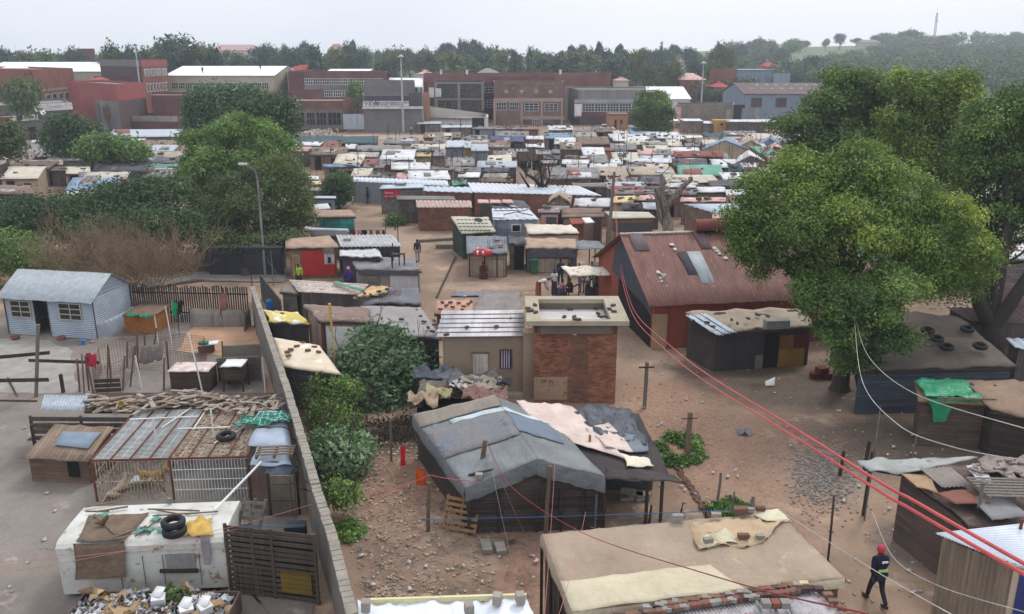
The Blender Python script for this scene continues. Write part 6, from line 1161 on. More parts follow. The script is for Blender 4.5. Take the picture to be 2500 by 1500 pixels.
pallet('broken wood pallet frame lying on the bluish metal sheets',G(622,1122,1.78),Vector((.95,.1,0)),Vector((-.05,.9,.1)),z,1.3,.7,4)
pallet('grey crate lid leaning at the right end of white caravan',G(580,1290,1.0),Vector((.95,-.1,0)),Vector((.2,.3,.9)),Vector((0,-.9,.3)),.75,.95,4,GWOOD)
t=thing('pallet_fence','tall dark fence of upright pallets with a yellow panel right of caravan','fence',G(660,1470)); A,B=G(566,1448),G(778,1476); u=(B-A).normalized(); L_=(B-A).length; mb=MB()
for k in range(13): mb.bar(A+z*(.12+k*.165),B+z*(.12+k*.165+rr.uniform(-.03,.03)),.03,.11)
for s in (0,.3,.52,1): mb.bar(A+u*L_*s,A+u*L_*s+z*2.2,.08)
build('planks',mb,mat((86,76,66),(60,54,50),kind='streak',sc=1.5),t); v=Vector((-u.y,u.x,0)); onw(t,A,u,-v,L_*.6,L_*.95,.3,.95,'yellow_panel',mat((132,108,34),(104,86,36),kind='plank',sc=1),.04); onw(t,A,u,-v,L_*.02,L_*.98,.02,2.0,'backing',mat((40,38,38),bump=0),-.15)
mb=MB(); wiremesh(mb,A+u*.1-v*.05,A+u*1.0-v*.05,1.0,12,9,.006); build('mesh',mb,GWOOD,t)
mb=MB(); q=G(722,1300,1.0); mb.box(q,(.6,.4,.55),rz=.1); t=thing('old_television','old dark television set behind the pallet fence','television',q-z*.28); build('case',mb,mat((52,56,60),bump=0),t); mb=MB(); mb.box(q+Vector((.02,-.21,0)),(.5,.02,.44),rz=.1); build('screen',mb,GLASS,t)
# ================================================================ CARAVAN AND RUBBISH SKIP
A,B=G(160,1462),G(560,1446); B.y=A.y+.35; u=(B-A).normalized(); v=Vector((-u.y,u.x,0)); L_=(B-A).length; Dv,hv=2.05,1.75
t=thing('caravan','derelict white caravan body with rounded roof edge and one taped window','caravan',A+u*L_/2+v); mb=MB(); prof=[(-.02,.15),(-.05,.5),(-.04,hv-.32),(-.09,hv-.3),(-.1,hv-.12),(0,hv-.02),(.12,hv+.03),(Dv*.5,hv+.06),(Dv-.1,hv+.02),(Dv,hv-.1),(Dv,.15)]
n_=24; rows=[]
for i in range(n_+1):
    s=i/n_; rows.append([A+u*(L_*s)+v*y+z*h for y,h in prof])
k=len(prof); vs=[p for r_ in rows for p in r_]; mb.add(vs,[(i*k+j,(i+1)*k+j,(i+1)*k+j+1,i*k+j+1) for i in range(n_) for j in range(k-1)],False); mb.add(rows[0],[tuple(range(k))]); mb.add(rows[-1],[tuple(range(k-1,-1,-1))])
build('body',mb,mat((210,212,206),(184,182,174),(146,122,100),sc=1.4,spot=.58,rough=.5,bump=.25),t)
onw(t,A,u,-v,L_*.64,L_*.815,.85,1.3,'window',mat((140,138,136),(116,116,116),sc=3),.06,.04); mb=MB(); mb.bar(A-v*.12+u*L_*.6+z*.82,A-v*.12+u*L_*.83+z*.78,.06,.1); build('ledge',mb,DWOOD,t)
for s in (.36,.5,.62,.84): onw(t,A,u,-v,L_*s,L_*s+.012,.3,1.3,'panel_seam',DGREY,.055,.02)
mb=MB(); mb.lathe(A+u*L_*.9-v*.055+z*1.3,[(.01,0),(.05,0),(.05,.02),(.01,.02)],10,Euler((R(90),0,0)).to_matrix()); build('vent',mb,DARK,t); mb=MB(); mb.box(A+u*L_*.5+v*1+z*.1,(L_*.9,1.7,.2)); build('chassis',mb,DARK,t)
top=lambda s,d,h=0: A+u*L_*s+v*Dv*d+z*(hv+.07+h)
BLK=mat((128,108,90),(104,88,74),(84,66,56),kind='tarp',sc=2,spot=.66); mb=MB(); mb.slab([top(.12,-.04,.01),top(.42,-.04,.01),top(.44,.62,.03),top(.1,.6,.03)],.02,10,6,wrinkle(.05,2),.05)
a_=A-v*.13+z*(hv+.02); mb.slab([A-v*.2+u*L_*.09+z*.75,A-v*.2+u*L_*.40+z*.72,a_+u*L_*.40,a_+u*L_*.12],.02,10,6,None,.05); single('brown_blanket',mb,BLK,'stained brown blanket draped over front edge of the white caravan','blanket')
tyre('black tyre lying over front edge of the white caravan roof',top(.70,.05,.0),.33,.22); tyre('second black tyre stacked under the caravan roof tyre',top(.69,.1,.22),.33,.2)
mb=MB(); mb.slab([top(.74,.02,.05),top(.93,.0,.05),top(.9,.4,.05),top(.76,.38,.05)],.03,10,6,wrinkle(.14,5),.1); single('yellow_cloth',mb,mat((204,172,92),(178,144,74),sc=3),'crumpled yellow cloth beside the tyres on the caravan roof','cloth')
mb=MB(); mb.slab([A-v*.17+u*L_*.87+z*1.0,A-v*.17+u*L_*.91+z*1.0,a_+u*L_*.92+z*.06,a_+u*L_*.87+z*.06],.02,4,8,wrinkle(.03,6),.04); single('grey_rag',mb,mat((148,142,150),sc=2),'grey rag hanging over front of the caravan near its vent','rag')
st=[]
for s0,d0,s1,d1 in ((.02,.85,.2,.98),(.12,.7,.3,.82),(.44,.72,.78,.62),(.5,.68,.66,.55),(.05,.72,.2,.7),(.12,.62,.35,.06),(.5,.25,.34,.0),(.56,.45,.47,.0),(.5,.52,.9,.58)): st.append(lambda m,p0=top(s0,d0,.06),p1=top(s1,d1,.05): m.bar(p0,p1,rr.uniform(.03,.07),.03))
many('stick',st,WOOD,'loose stick lying on the caravan roof','stick','sticks scattered on the caravan roof')
mb=MB(); mb.box(top(.55,.93,.08),(.12,.12,.16)); single('timber_block',mb,GWOOD,'little timber block at back edge of the caravan roof','block')
many('green_scrap',[lambda m,q=top(s,d,.03): m.slab([q,q+Vector((.3,0,0)),q+Vector((.32,.22,0)),q+Vector((.05,.25,0))],.02,5,4,wrinkle(.1,6),.05) for s,d in ((.47,.14),(.44,.1),(.13,.5),(.57,.12),(.5,.4))],mat((70,150,120),(120,160,160),sc=3),'torn green plastic scrap on the caravan roof','plastic','green scraps on the caravan roof')
mb=MB(); mb.bar(G(524,1246,2.0),G(638,1128,1.9),.05); single('long_lath',mb,PVC,'long pale lath leaning from caravan roof to the cage corner','lath')
q=top(.22,.34,.12); mb=MB(); mb.tube([q+Vector((-.18,-.05,.0)),q,q+Vector((.12,.04,.12)),q+Vector((.16,.05,.2))],[.02,.08,.06,.03],8); single('brown_bird_shape',mb,mat((96,80,64),sc=4),'small brown scrap perched on blanket of caravan roof','scrap')
A2,B2=G(150,1560),G(556,1560); SKY_=G(352,1445); t=thing('rubbish_skip','open metal skip heaped with rubbish in front of the caravan','skip',Vector(((A2.x+B2.x)/2,A2.y+1.0,0))); mb=MB(); yb2=A.y-.45; x0,x1,y0=A2.x+.15,B2.x,A2.y-.6; yb2=G(352,1444,.6).y
for a,b in (((x0,y0),(x1,y0)),((x1,y0),(x1,yb2)),((x1,yb2),(x0,yb2)),((x0,yb2),(x0,y0))): mb.bar(Vector((*a,.3)),Vector((*b,.3)),.05,.6)
mb.box(((x0+x1)/2,(y0+yb2)/2,.1),(x1-x0,yb2-y0,.1)); build('bin',mb,mat((112,92,82),(86,74,70),(130,72,54),sc=1.2,spot=.62),t)
RUB=[mat((206,206,208),(180,182,186),sc=3),mat((186,158,124),(160,132,100),sc=2),mat((150,136,122),(112,100,90),(190,180,170),sc=4,spot=.55),PAINT,mat((120,130,80),(96,106,60),sc=3),mat((190,170,90),sc=3),mat((150,160,170),sc=3)]
for ri,(m,n_,s0,s1) in enumerate(((RUB[2],260,.06,.18),(RUB[0],120,.06,.2),(RUB[1],34,.15,.4),(RUB[3],130,.04,.14),(RUB[6],40,.08,.2),(RUB[5],18,.06,.18))):
    mb=MB()
    for _ in range(n_):
        x,y=rr.uniform(x0+.1,x1-.1),rr.uniform(y0+.1,yb2-.1); s=rr.uniform(s0,s1); h=.5+.18*math.sin((x-x0)/(x1-x0)*3.1)+rr.uniform(-.08,.1)
        if ri ==0: mb.box((x,y,h-.15),(s*1.4,s,s),rr.uniform(0,3),rr.uniform(-1,1))
        else: mb.slab([Vector((x,y,h))+Euler((rr.uniform(-.6,.6),0,rr.uniform(0,6))).to_matrix() @ Vector(c)*s for c in ((-1,-.6,0),(1,-.6,0),(1,.6,.1),(-1,.6,.1))],.01,3,3,wrinkle(s*.8,4/s))
    o=build('rubbish',mb,m,t); o['kind']='stuff'
for i,(x,y,zz,lb) in enumerate(((388,1466,.85,'white paper box upended in middle of the rubbish'),(455,1492,.8,'white printed carton in the rubbish, left of two'),(500,1488,.8,'white printed carton in the rubbish, right of two'))):
    q=G(x,y,zz); mb=MB(); mb.box(q,(.34,.24,.3),rz=.2+i*.3,rx=.3); c=thing('carton',lb,'carton',q-z*.15); build('box',mb,PAINT,c); mb=MB(); mb.box(q+Vector((0,-.15,-.03)),(.3,.02,.07),rz=.2+i*.3,rx=.3); build('print',mb,mat((190,70,110) if i else (170,170,180),bump=0),c); mb=MB(); mb.slab([q+Vector((-.2,-.05,.16)),q+Vector((.1,-.1,.16)),q+Vector((.15,.15,.3)),q+Vector((-.1,.2,.3))],.01,2,2); build('flap',mb,PAINT,c)
t=thing('discarded_greens','heap of wilted green leaves on top of the rubbish','leaves',G(420,1455,.8)); c_=G(424,1452,.8); leaves('leaf_heap',[(c_.x,c_.y,c_.z,.35,.25,.18)],40,12,.12,.14,5,parent=t,mt=LF['oli'])
mb=MB()
for x in (66,70): q=G(x,1078); mb.slab([q,q+Vector((.2,0,.02)),q+Vector((.25,.2,.12)),q+Vector((0,.2,.05))],.02,3,3,wrinkle(.1,5),.04)
single('leather_scrap',mb,DWOOD,'dark curled scrap lying alone on the bare yard','scrap')
# ================================================================ DOGS
def skin(name,pts,edges,rad,m,parent,root=0,sub=1,off=None):
    me=bpy.data.meshes.new(name); o_=W[parent.name]; me.from_pydata([Vector(p)-(off if off is not None else Vector()) for p in pts],edges,[]); me.materials.append(m); me.update()
    o=bpy.data.objects.new(name,me); SC.collection.objects.link(o); o.parent=parent; md=o.modifiers.new('skin','SKIN'); md.use_smooth_shade=True
    if not me.skin_vertices: me.attributes
    bpy.context.view_layer.objects.active=o
    for i,r_ in enumerate(rad): sv=me.skin_vertices[0].data[i]; sv.radius=(r_,r_); sv.use_root=(i ==root)
    s=o.modifiers.new('subdivision','SUBSURF'); s.levels=sub; s.render_levels=sub; W[o.name]=o_; return o
def dog(label,p,rz,m,pose='stand',sc=1.0):
    t=thing('dog',label,'dog',(0,0,0)); st=pose =='stand'; zb=.52 if st else .2
    pts=[(-.32,0,zb),(-.1,0,zb-.02),(.14,0,zb-.01),(.3,0,zb+.02),(.42,0,zb+.15),(.5,0,zb+.24),(.6,0,zb+.21),(.69,0,zb+.17)]; rad=[.1,.095,.125,.11,.07,.075,.05,.028]; ed=[(i,i+1) for i in range(7)]
    def add(a,ps,rs):
        k=a
        for q,r_ in zip(ps,rs): pts.append(q); rad.append(r_); ed.append((k,len(pts)-1)); k=len(pts)-1
    for s in (-1,1):
        if st: add(3,[(.28,.1*s,zb-.12),(.26,.1*s,.24),(.27,.1*s,.06),(.32,.1*s,.03)],[.06,.035,.026,.03]); add(0,[(-.3,.1*s,zb-.12),(-.2,.1*s,.3),(-.36,.1*s,.17),(-.33,.1*s,.03)],[.075,.05,.028,.03])
        else: add(3,[(.3,.12*s,.1),(.42,.12*s,.05),(.58,.12*s,.04)],[.06,.035,.03]); add(0,[(-.25,.15*s,.14),(-.08,.17*s,.08),(-.22,.17*s,.04)],[.09,.05,.03])
        add(5,[(.47,.06*s,zb+.31),(.46,.085*s,zb+.36)],[.026,.012])
    add(0,[(-.42,0,zb+.05),(-.54,.03,zb+(.16 if st else-.08)),(-.64,.06,zb+(.26 if st else-.14))],[.035,.024,.014])
    skin('body',pts,ed,rad,m,t,root=1,sub=2); mb=MB()
    for s in (-1,1): mb.lathe((.56,.035*s,zb+.27),[(.001,-.012),(.012,0),(.001,.012)],6)
    mb.lathe((.71,0,zb+.18),[(.001,-.015),(.018,0),(.001,.015)],6); build('eyes_and_nose',mb,DARK,t); t.location=p; t.rotation_euler=(0,0,rz); t.scale=(sc,)*3; return t
p=G(380,1222); p=Vector((p.x,p.y+2.3,0)); dog('ginger dog standing sideways inside the rusty cage',p,R(170),mat((150,98,54),(126,80,44),sc=3),'stand',1.3)
p=G(345,1230); p=Vector((p.x,p.y+1.0,0)); dog('sandy dog walking inside the rusty cage near its front bars',p,R(-12),mat((184,150,96),(160,128,80),sc=3),'stand',1.15)
p=G(268,1230); p=Vector((p.x,p.y+.6,0)); dog('pale dog lying in left corner of the rusty cage',p,R(75),mat((186,170,150),(160,144,126),sc=3),'lie',1.1)
mb=MB(); A=G(238,1226)
for i in range(6): a=G(292,1222)+Vector((0,.8+i*.09,.25)); mb.bar(a,a+Vector((.95,.1,.12)),.07,.02)
single('white_crate',mb,PAINT,'broken white slatted crate on floor of the cage','crate')
# ================================================================ BIG TARPAULIN SHACK
TG=mat((122,126,128),(98,102,104),(142,134,124),kind='tarp',sc=.8,spot=.66,rough=.65,bump=.2); TPK=mat((216,200,190),(190,170,160),(170,144,132),kind='tarp',sc=.9,spot=.66); TB=mat((72,64,62),(54,50,52),kind='tarp',sc=1)
def PT(x,y,zz): return G(x,y,zz-.45)
A0,A1,A2=PT(1135,1192,2.1),PT(1312,1122,3.0),PT(1478,1165,2.35)     # front gable
B0,B1,B2=PT(1008,1018,2.1),PT(1208,970,3.0),PT(1270,985,2.7)        # rear
t=thing('tarpaulin_shack','large timber shack under grey and blue patched tarpaulins with pink sheet','shack',Vector(((A0.x+A2.x)/2,(A1.y+B1.y)/2,0)))
C1,C2,D1,D2=PT(1478,1165,2.2),PT(1662,1172,1.95),PT(1560,1010,2.3),PT(1290,990,2.75)
mb=MB(); mb.slab([A0,A1,B1,B0],.03,18,18,wrinkle(.06,.8,1)); mb.slab([A1,A2,PT(1330,1010,2.55),B1],.03,12,18,wrinkle(.06,.8,1)); build('grey_tarpaulin',mb,TG,t)
def skirt(a,b,h,n_=16,nm='skirt',m=TG,out=.06):
    mb=MB(); d=(b-a).cross(z).normalized()*out; rows=[]
    for i in range(n_+1):
        p=a.lerp(b,i/n_); w_=.03*math.sin(i*.9+h*9)+.02*math.sin(i*2.3); rows += [p,p+d*(1+w_*8)-z*h*.5,p+d*(.6+w_*10)-z*h*(1+w_)]
    mb.add(rows,[(i*3+j+1,(i+1)*3+j+1,(i+1)*3+j,i*3+j) for i in range(n_) for j in range(2)],True); return build(nm,mb,m,t)
skirt(A0,A1,.5); skirt(A1,A2,.55); skirt(B0,A0,.42)
up=Vector((0,0,.025))
def strip(nm,m,a,b,c,d,am=.05,th=.012,nx=10,ny=6,rag=.04,fr=1.2): mb=MB(); mb.slab([a+up,b+up,c+up,d+up],th,nx,ny,wrinkle(am,fr,1),rag); return build(nm,mb,m,t)
def on(s,v_,side=0):
    if side ==0: return A0.lerp(A1,s).lerp(B0.lerp(B1,s),v_)
    return A1.lerp(A2,s).lerp(B1.lerp(PT(1330,1010,2.55),s),v_)
UP3=Vector((0,0,.045))
def onstrip(nm,m,s0,s1,v0,v1,side=0): mb=MB(); mb.slab([on(s0,v0,side)+UP3,on(s1,v0,side)+UP3,on(s1,v1,side)+UP3,on(s0,v1,side)+UP3],.01,10,6,wrinkle(.06,.8,1),.02); return build(nm,mb,m,t)
onstrip('tan_sheet',mat((142,132,120),(122,114,106),kind='tarp',sc=.8),.0,1,.82,1.02); onstrip('white_strip',mat((196,208,210),(160,172,178),sc=1),.35,1,.745,.80); onstrip('white_strip',mat((204,214,214),(170,180,184),sc=1),0,.85,.75,.8,1); onstrip('blue_sheet',mat((112,118,128),(128,122,116),(96,100,110),kind='tarp',sc=.7,spot=.6),0,1,.36,.74); onstrip('blue_sheet',mat((112,122,136),(98,108,122),sc=.8),0,.75,.4,.74,1)
mb=MB(); mb.slab([PT(1290,1010,2.62),C1+z*.02,PT(1640,1168,2.0),PT(1560,1005,2.3)],.04,16,14,wrinkle(.045,1,2),.05); [setattr(v_,'z',v_.z-.07) for v_ in mb.v]; build('dark_sheet',mb,TB,t)
mb=MB(); e=z*.09; mb.slab([PT(1345,1075,2.45)+e,PT(1520,1120,2.2)+e,PT(1398,998,2.5)+e,PT(1258,985,2.72)+e],.015,14,12,wrinkle(.07,1.6,3),.08); build('pink_sheet',mb,TPK,t)
e=z*.12; mb=MB(); mb.slab([PT(1480,1100,2.3)+e,PT(1545,1110,2.15)+e,PT(1490,1040,2.35)+e,PT(1430,1050,2.4)+e],.015,8,8,wrinkle(.06,2,4),.08); build('pink_sheet',mb,TPK,t)
CH=mat((78,84,96),(58,62,72),(140,156,164),kind='tarp',sc=1.4,spot=.66,rough=.5); mb=MB(); e=z*.1; mb.slab([PT(1470,1075,2.3)+e,PT(1580,1098,2.05)+e,PT(1535,1005,2.3)+e,PT(1392,1000,2.5)+e],.02,16,12,wrinkle(.13,2,5),.12); build('charcoal_plastic',mb,CH,t)
mb=MB(); e=z*.14; mb.slab([PT(1495,1112,2.15)+e,PT(1585,1112,2.0)+e,PT(1570,1070,2.1)+e,PT(1488,1072,2.25)+e],.015,8,6,wrinkle(.05,2,6),.05); build('grey_plastic',mb,mat((122,130,140),(100,108,118),sc=1),t)
mb=MB(); mb.slab([PT(1524,1148,2.1)+e,PT(1598,1150,1.98)+e,PT(1578,1128,2.05)+e,PT(1510,1116,2.15)+e],.015,8,6,wrinkle(.05,3,7),.1); build('cream_plastic',mb,mat((220,212,194),(196,186,166),sc=1.5),t)
mb=MB(); mb.slab([PT(1470,1168,2.15),PT(1665,1180,1.9),PT(1650,1160,1.95),PT(1480,1140,2.25)],.03,14,4,wrinkle(.06,1.5,8),.06); build('eave_sheet',mb,TB,t)
g0,g1=Vector((PT(1165,1300,0).x,PT(1165,1300,0).y,0)),Vector((PT(1500,1290,0).x,PT(1500,1290,0).y+.2,0)); A0g,A2g=Vector((A0.x+.1,A0.y+.12,0)),Vector((A2.x,A2.y+.12,0)); A1g=Vector((A1.x,A1.y+.12,0))
WDK=mat((84,74,70),(60,54,54),(110,100,92),kind='plank',sc=.8,bump=.6); mb=MB(); B0g,B2g=Vector((B0.x+.15,B0.y-.1,0)),Vector((PT(1330,1010,2.55).x,B0.y,0))
mb.add([A0g,A2g,A2g+z*1.8,A1g+z*2.45,A0g+z*1.55,B0g,B2g,B2g+z*1.85,B0g+z*1.55],[(0,1,2,3,4),(5,0,4,8),(1,6,7,2),(6,5,8,7)]); build('wall',mb,WDK,t)
mb=MB(); 
for s in (.0,.22,.5,.68,.85,1): p=A0g.lerp(A2g,s)-Y_*.05; mb.bar(p,p+z*1.5,.08)
for hz_ in (.4,1.0): mb.bar(A0g-Y_*.08+z*hz_,A2g-Y_*.08+z*hz_,.05)
build('battens',mb,DWOOD,t)
for x,y in ((1576,1276),(1612,1272),(1470,1250)): p=G(x,y); mb=MB(); mb.tube([p,(p.x,p.y,1.5)],.06,7); build('post',mb,DWOOD,t)
mb=MB(); p=G(1545,1225); mb.box((p.x-.5,p.y+.9,.72),(2.6,.1,1.44)); build('recess_wall',mb,DGREY,t)
mb=MB(); mb.lathe(PT(1027,1016,2.14),[(.01,.05),(.12,.03),(.13,0)],10); single('white_plate',mb,PAINT,'white plate on rear left corner of the grey tarpaulin','plate')
mb=MB(); mb.bar(on(.05,.1)+z*.12+X_*.2,on(.42,.04)+z*.12,.1,.05); single('loose_plank',mb,DWOOD,'dark plank lying on grey tarpaulin beside leaning post','plank')
brick_at(on(.22,.03)+z*.04,.4,'pale stone beside dark plank on grey tarpaulin','stones on grey tarpaulin','g',(.22,.2,.16),'stone')
post('leaning_pole','thick leaning pole rising in front of the big tarpaulin shack',1160,1262,2.6,.09,WOOD,.35,.3)
post('tan_pole','tan pole standing at right end of grey tarpaulin gable',1436,1222,2.2,.05,mat((158,118,76),(130,96,62),kind='streak',sc=2),.05,.5)
post('red_string_post','short rough post with red string left of the pallet',1045,1300,1.75,.06,WOOD,.08,0)
post('clothes_post','slim post beside the red hanging cloth',955,1130,1.7,.05,WOOD,.03,0); post('metal_post','pale metal post in front of the tarpaulin shack gable',1452,1296,1.3,.04,STEEL,.02,0)
post('centre_pole','brown pole standing mid gable of tarpaulin shack',1332,1310,2.4,.07,WOOD,.12,.1)
pallet('wooden pallet leaning against left front corner of tarpaulin shack',G(1082,1292)+z*.02,Vector((.93,-.33,0)).normalized(),Vector((.14,.4,.9)).normalized(),Vector((-.3,-.85,.4)).normalized(),1.15,1.1,6,mat((150,118,84),(122,94,66),kind='streak',sc=2))
for i,(x,y,w_,d_,lb) in enumerate(((1187,1340,.3,.6,'left paving block below the leaning pallet'),(1222,1345,.3,.5,'right paving block below the leaning pallet'),(1246,1322,.25,.3,'brown block nearest the tarpaulin shack front'))): mb=MB(); mb.box(G(x,y)+z*.08,(w_,d_,.16),rz=.2,rx=.05); single('paving_block',mb,CONC if i <2 else WOOD,lb,'block')
p=G(1545,1222); many('flat_stone',[lambda m,dx=dx,dz=dz: m.box((p.x+dx,p.y+.1,.06+dz),(.5,.3,.1),rz=rr.uniform(-.3,.3)) for dx,dz in ((-.2,0),(.3,0),(.1,.11),(-.15,.22),(.35,.11))],CONC,'flat stone in the stack under dark sheet eave','stone','stack of flat stones')
def cloth(name,label,a,b,h,m,n_=8): mb=MB(); mb.slab([a-z*h,b-z*h*.9,b,a],.015,n_,n_,None,.05); [setattr(v_,'y',v_.y+.05*math.sin(v_.x*9+v_.z*3)) for v_ in mb.v]; return single(name,mb,m,label,'cloth')
cloth('red_cloth','bright red cloth hanging on line right of slim post',G(976,1090,1.0),G(990,1090,1.0),.85,mat((206,30,56),bump=0)); cloth('orange_cloth','orange cloth hanging on line beside dark shack side',G(1015,1143,1.1),G(1036,1150,1.05),.6,mat((216,92,40),bump=0))
# collapsed rag shack behind it
t=thing('rag_roof_shack','low collapsed shack heaped with torn plastic, rags and boards behind tarpaulin shack','shack',G(1110,1040)); mb=MB(); c=[PT(1005,992,1.6),PT(1232,960,1.5),PT(1210,912,1.9),PT(1040,905,2.0)]; mb.slab(c,.05,20,12,wrinkle(.28,1.3,9),.12); build('roof',mb,mat((116,104,98),(84,78,80),(158,146,132),sc=1.6,spot=.58,bump=.8),t)
for k,(m,x,y,s) in enumerate(((CH,1070,912,.8),(mat((200,196,190),bump=.2),1120,940,.5),(mat((140,106,98),sc=2),1180,965,.9),(mat((150,138,122),sc=2),1170,935,.9),(mat((170,160,120),sc=2),1070,960,.6),(CH,1130,930,.7),(mat((70,70,76),sc=2),1215,935,.4),(mat((168,146,122),sc=2),1030,975,.6))):
    q=PT(x,y,2.0); mb=MB(); mb.slab([q+Vector((-s,-s*.6,0)),q+Vector((s,-s*.6,-.05)),q+Vector((s,s*.6,0)),q+Vector((-s,s*.6,.05))],.02,10,8,wrinkle(.22,3,k),.2); build('rag',mb,m,t)
mb=MB(); 
for k in range(16): a=PT(1000+k*9,998-k*3,1.5+rr.uniform(0,.2)); mb.bar(a,a+Vector((rr.uniform(.5,1.2),rr.uniform(.3,1.1),.25)),.1,.03)
build('boards',mb,DWOOD,t); mb=MB(); ce=sum(c,Vector())/4; mb.prism([Vector((p.lerp(ce,.1).x,p.lerp(ce,.1).y,0)) for p in c],[p.lerp(ce,.1)-z*.2 for p in c]); build('wall',mb,mat((40,36,36),bump=0),t)
# ================================================================ BOTTOM FOREGROUND
CV=mat((168,150,130),(148,130,112),(184,166,146),kind='tarp',sc=.5,spot=.62,rough=.8,bump=.35); CR=mat((200,190,164),(182,172,148),kind='tarp',sc=.6,bump=.3); hz=2.3
FL,FR_,BR_,BL=G(1398,1496,hz-.1),G(2062,1412,hz-.15),G(1900,1250,hz+.1),G(1322,1305,hz+.15)
def onq(a,b): return (FL.lerp(FR_,a)).lerp(BL.lerp(BR_,a),b)
t=thing('canvas_shack','big flat roofed shack under brown and cream canvas at bottom of view','shack',Vector(((FL.x+BR_.x)/2,(FL.y+BR_.y)/2,0)))
mb=MB(); ff=FL+(FL-BL)*.28; fr=FR_+(FR_-BR_)*.0; mb.slab([FL,FR_,BR_,BL],.03,26,16,wrinkle(.035,.9,1)); build('brown_canvas',mb,CV,t)
mb=MB(); mb.slab([onq(0,-.0)+z*.03,onq(.62,-.0)+z*.03,onq(.56,.36)+z*.03,onq(.0,.36)+z*.03],.012,20,8,wrinkle(.035,.9,1),.01); build('cream_canvas',mb,CR,t)
mb=MB(); mb.slab([onq(.58,.58)+z*.03,onq(.80,.56)+z*.03,onq(1.0,.86)+z*.03,onq(.60,.96)+z*.03],.012,22,14,wrinkle(.09,1.8,3),.12); mb2=mb; build('rumpled_canvas',mb2,mat((186,164,134),(164,142,114),kind='tarp',sc=.8),t)
mb=MB(); PCV=mat((206,200,172),(186,180,152),kind='tarp',sc=1); mb.slab([onq(.60,.6)+z*.06,onq(.74,.58)+z*.06,onq(.72,.78)+z*.08,onq(.62,.76)+z*.08],.012,10,8,wrinkle(.06,2.5,4),.12); build('pale_canvas',mb,PCV,t); mb=MB(); mb.slab([onq(.9,.82)+z*.06,onq(1.0,.84)+z*.06,onq(1.0,1)+z*.08,onq(.88,.98)+z*.08],.012,8,8,wrinkle(.05,2.5,4),.08); build('pale_canvas',mb,mat((206,200,172),(186,180,152),kind='tarp',sc=1),t)
kx=[p.lerp((FL+BR_)/2,.03) for p in (FL,FR_,BR_,BL)]; mb=MB(); mb.prism([Vector((p.x,p.y,0)) for p in kx],[p-z*.06 for p in kx]); build('wall',mb,mat((110,94,86),(84,72,68),kind='plank',sc=.8,bump=.6),t); skirt(BL,FL,.3,14,'skirt',CV,.05); skirt(FL,FR_,.25,20,'skirt',CR,.05); skirt(FR_,BR_,.2,14,'skirt',CV,.05)
mb=MB()
for s in (.02,.35,.66,.98): p=BL.lerp(FL,s); p=Vector((p.x-.0,p.y,0)); mb.bar(p,p+z*2.1,.08)
build('corner_post',mb,DWOOD,t)
for i,(a,b,s) in enumerate(((.56,.99,.16),(.575,1.0,.1),(.72,.97,.14),(.83,.99,.2),(.87,1.0,.13),(.92,1.0,.13),(.61,.62,.13),(.755,.62,.15),(.82,.6,.12))): brick_at(onq(a,b)+z*.1,rr.uniform(0,3),'brick or stone weighing down rumpled canvas on the big flat shack','stones on the rumpled canvas','b' if i %2 else 'g',(s*1.9,s,s*.8),'stone')
post('slanted_stake','thin dark stake leaning at right corner of the canvas shack',2012,1450,2.7,.035,DWOOD,.25,.7)
# corner roof with brick border, bottom right
ra,rb_,rc_,rd=G(1560,1560,2.5),G(2180,1600,2.5),G(1985,1446,2.55),G(1700,1488,2.55)
t=thing('brick_edged_roof','corrugated roof edged with rows of coloured bricks at bottom edge','shack',Vector(((ra.x+rb_.x)/2,(ra.y+rc_.y)/2,0))); c0,c1=G(1500,1512,2.45),G(1985,1440,2.5); fl_,fr_=G(1500,1720,2.45),G(2300,1680,2.45)
mb=MB(); mb.corr([fl_,fr_,c1,c0],.1,.018,.012,3); build('roof',mb,mat((190,190,194),(150,146,146),(168,100,78),kind='streak',sc=.6,spot=.58,rough=.5),t); mb=MB(); mb.prism([Vector((p.x,p.y,0)) for p in (fl_,fr_,c1,c0)],[p-z*.08 for p in (fl_,fr_,c1,c0)]); build('wall',mb,BR2,t)
bc={'r': mat((140,84,74),(116,70,62),sc=3),'b': mat((128,96,80),(104,78,66),sc=3),'g': mat((150,146,140),(126,122,116),sc=3),'y': mat((196,178,138),(174,156,118),sc=3),'k': mat((84,64,60),(66,52,50),sc=3)}; bn=dict(r='red',b='brown',g='grey',y='yellowish',k='dark'); PB={}
def eb(q,an_,kc,lab='%s brick in the row along canvas side of the bottom roof'):
    lb=lab %bn[kc]
    if kc not in PB: mb=MB(); mb.box(q,(.21,.13,.09),rz=an_); PB[kc]=single('edging_brick',mb,bc[kc],lb,'brick','bricks edging the bottom roof',True); PB[kc].location=q; return
    dup(PB[kc],q+Vector((rr.uniform(-.02,.02),rr.uniform(-.03,.03),0)),rr.gauss(0,.12),lb,'bricks edging the bottom roof',same=True)
n_=34
for row in range(2):
    for i in range(n_-row*6): eb(c0.lerp(c1,(i+.5+row*5)/n_)+Vector((0,-.06-row*.17*-1,.05))+z*(.01+row*.02),0,rr.choice('bbgbrbkgkgby'))
for i in range(12): eb(c1.lerp(fr_,(i+.5)/13)+Vector((rr.uniform(-.05,.05),0,.08)),0,rr.choice('bbkbg'),'%s brick on right hand edge of the bottom roof')
q=G(1895,1492,2.62); t=thing('metal_tray','grey steel rack with blocks on the bottom right corrugated roof','rack',q); mb=MB(); [mb.bar(q+Vector((dx,-.35,0)),q+Vector((dx,.35,0)),.06,.05) for dx in (-.35,0,.35)]; mb.bar(q+Vector((-.35,-.35,.0)),q+Vector((.35,-.35,0)),.05); build('frame',mb,STEEL,t)
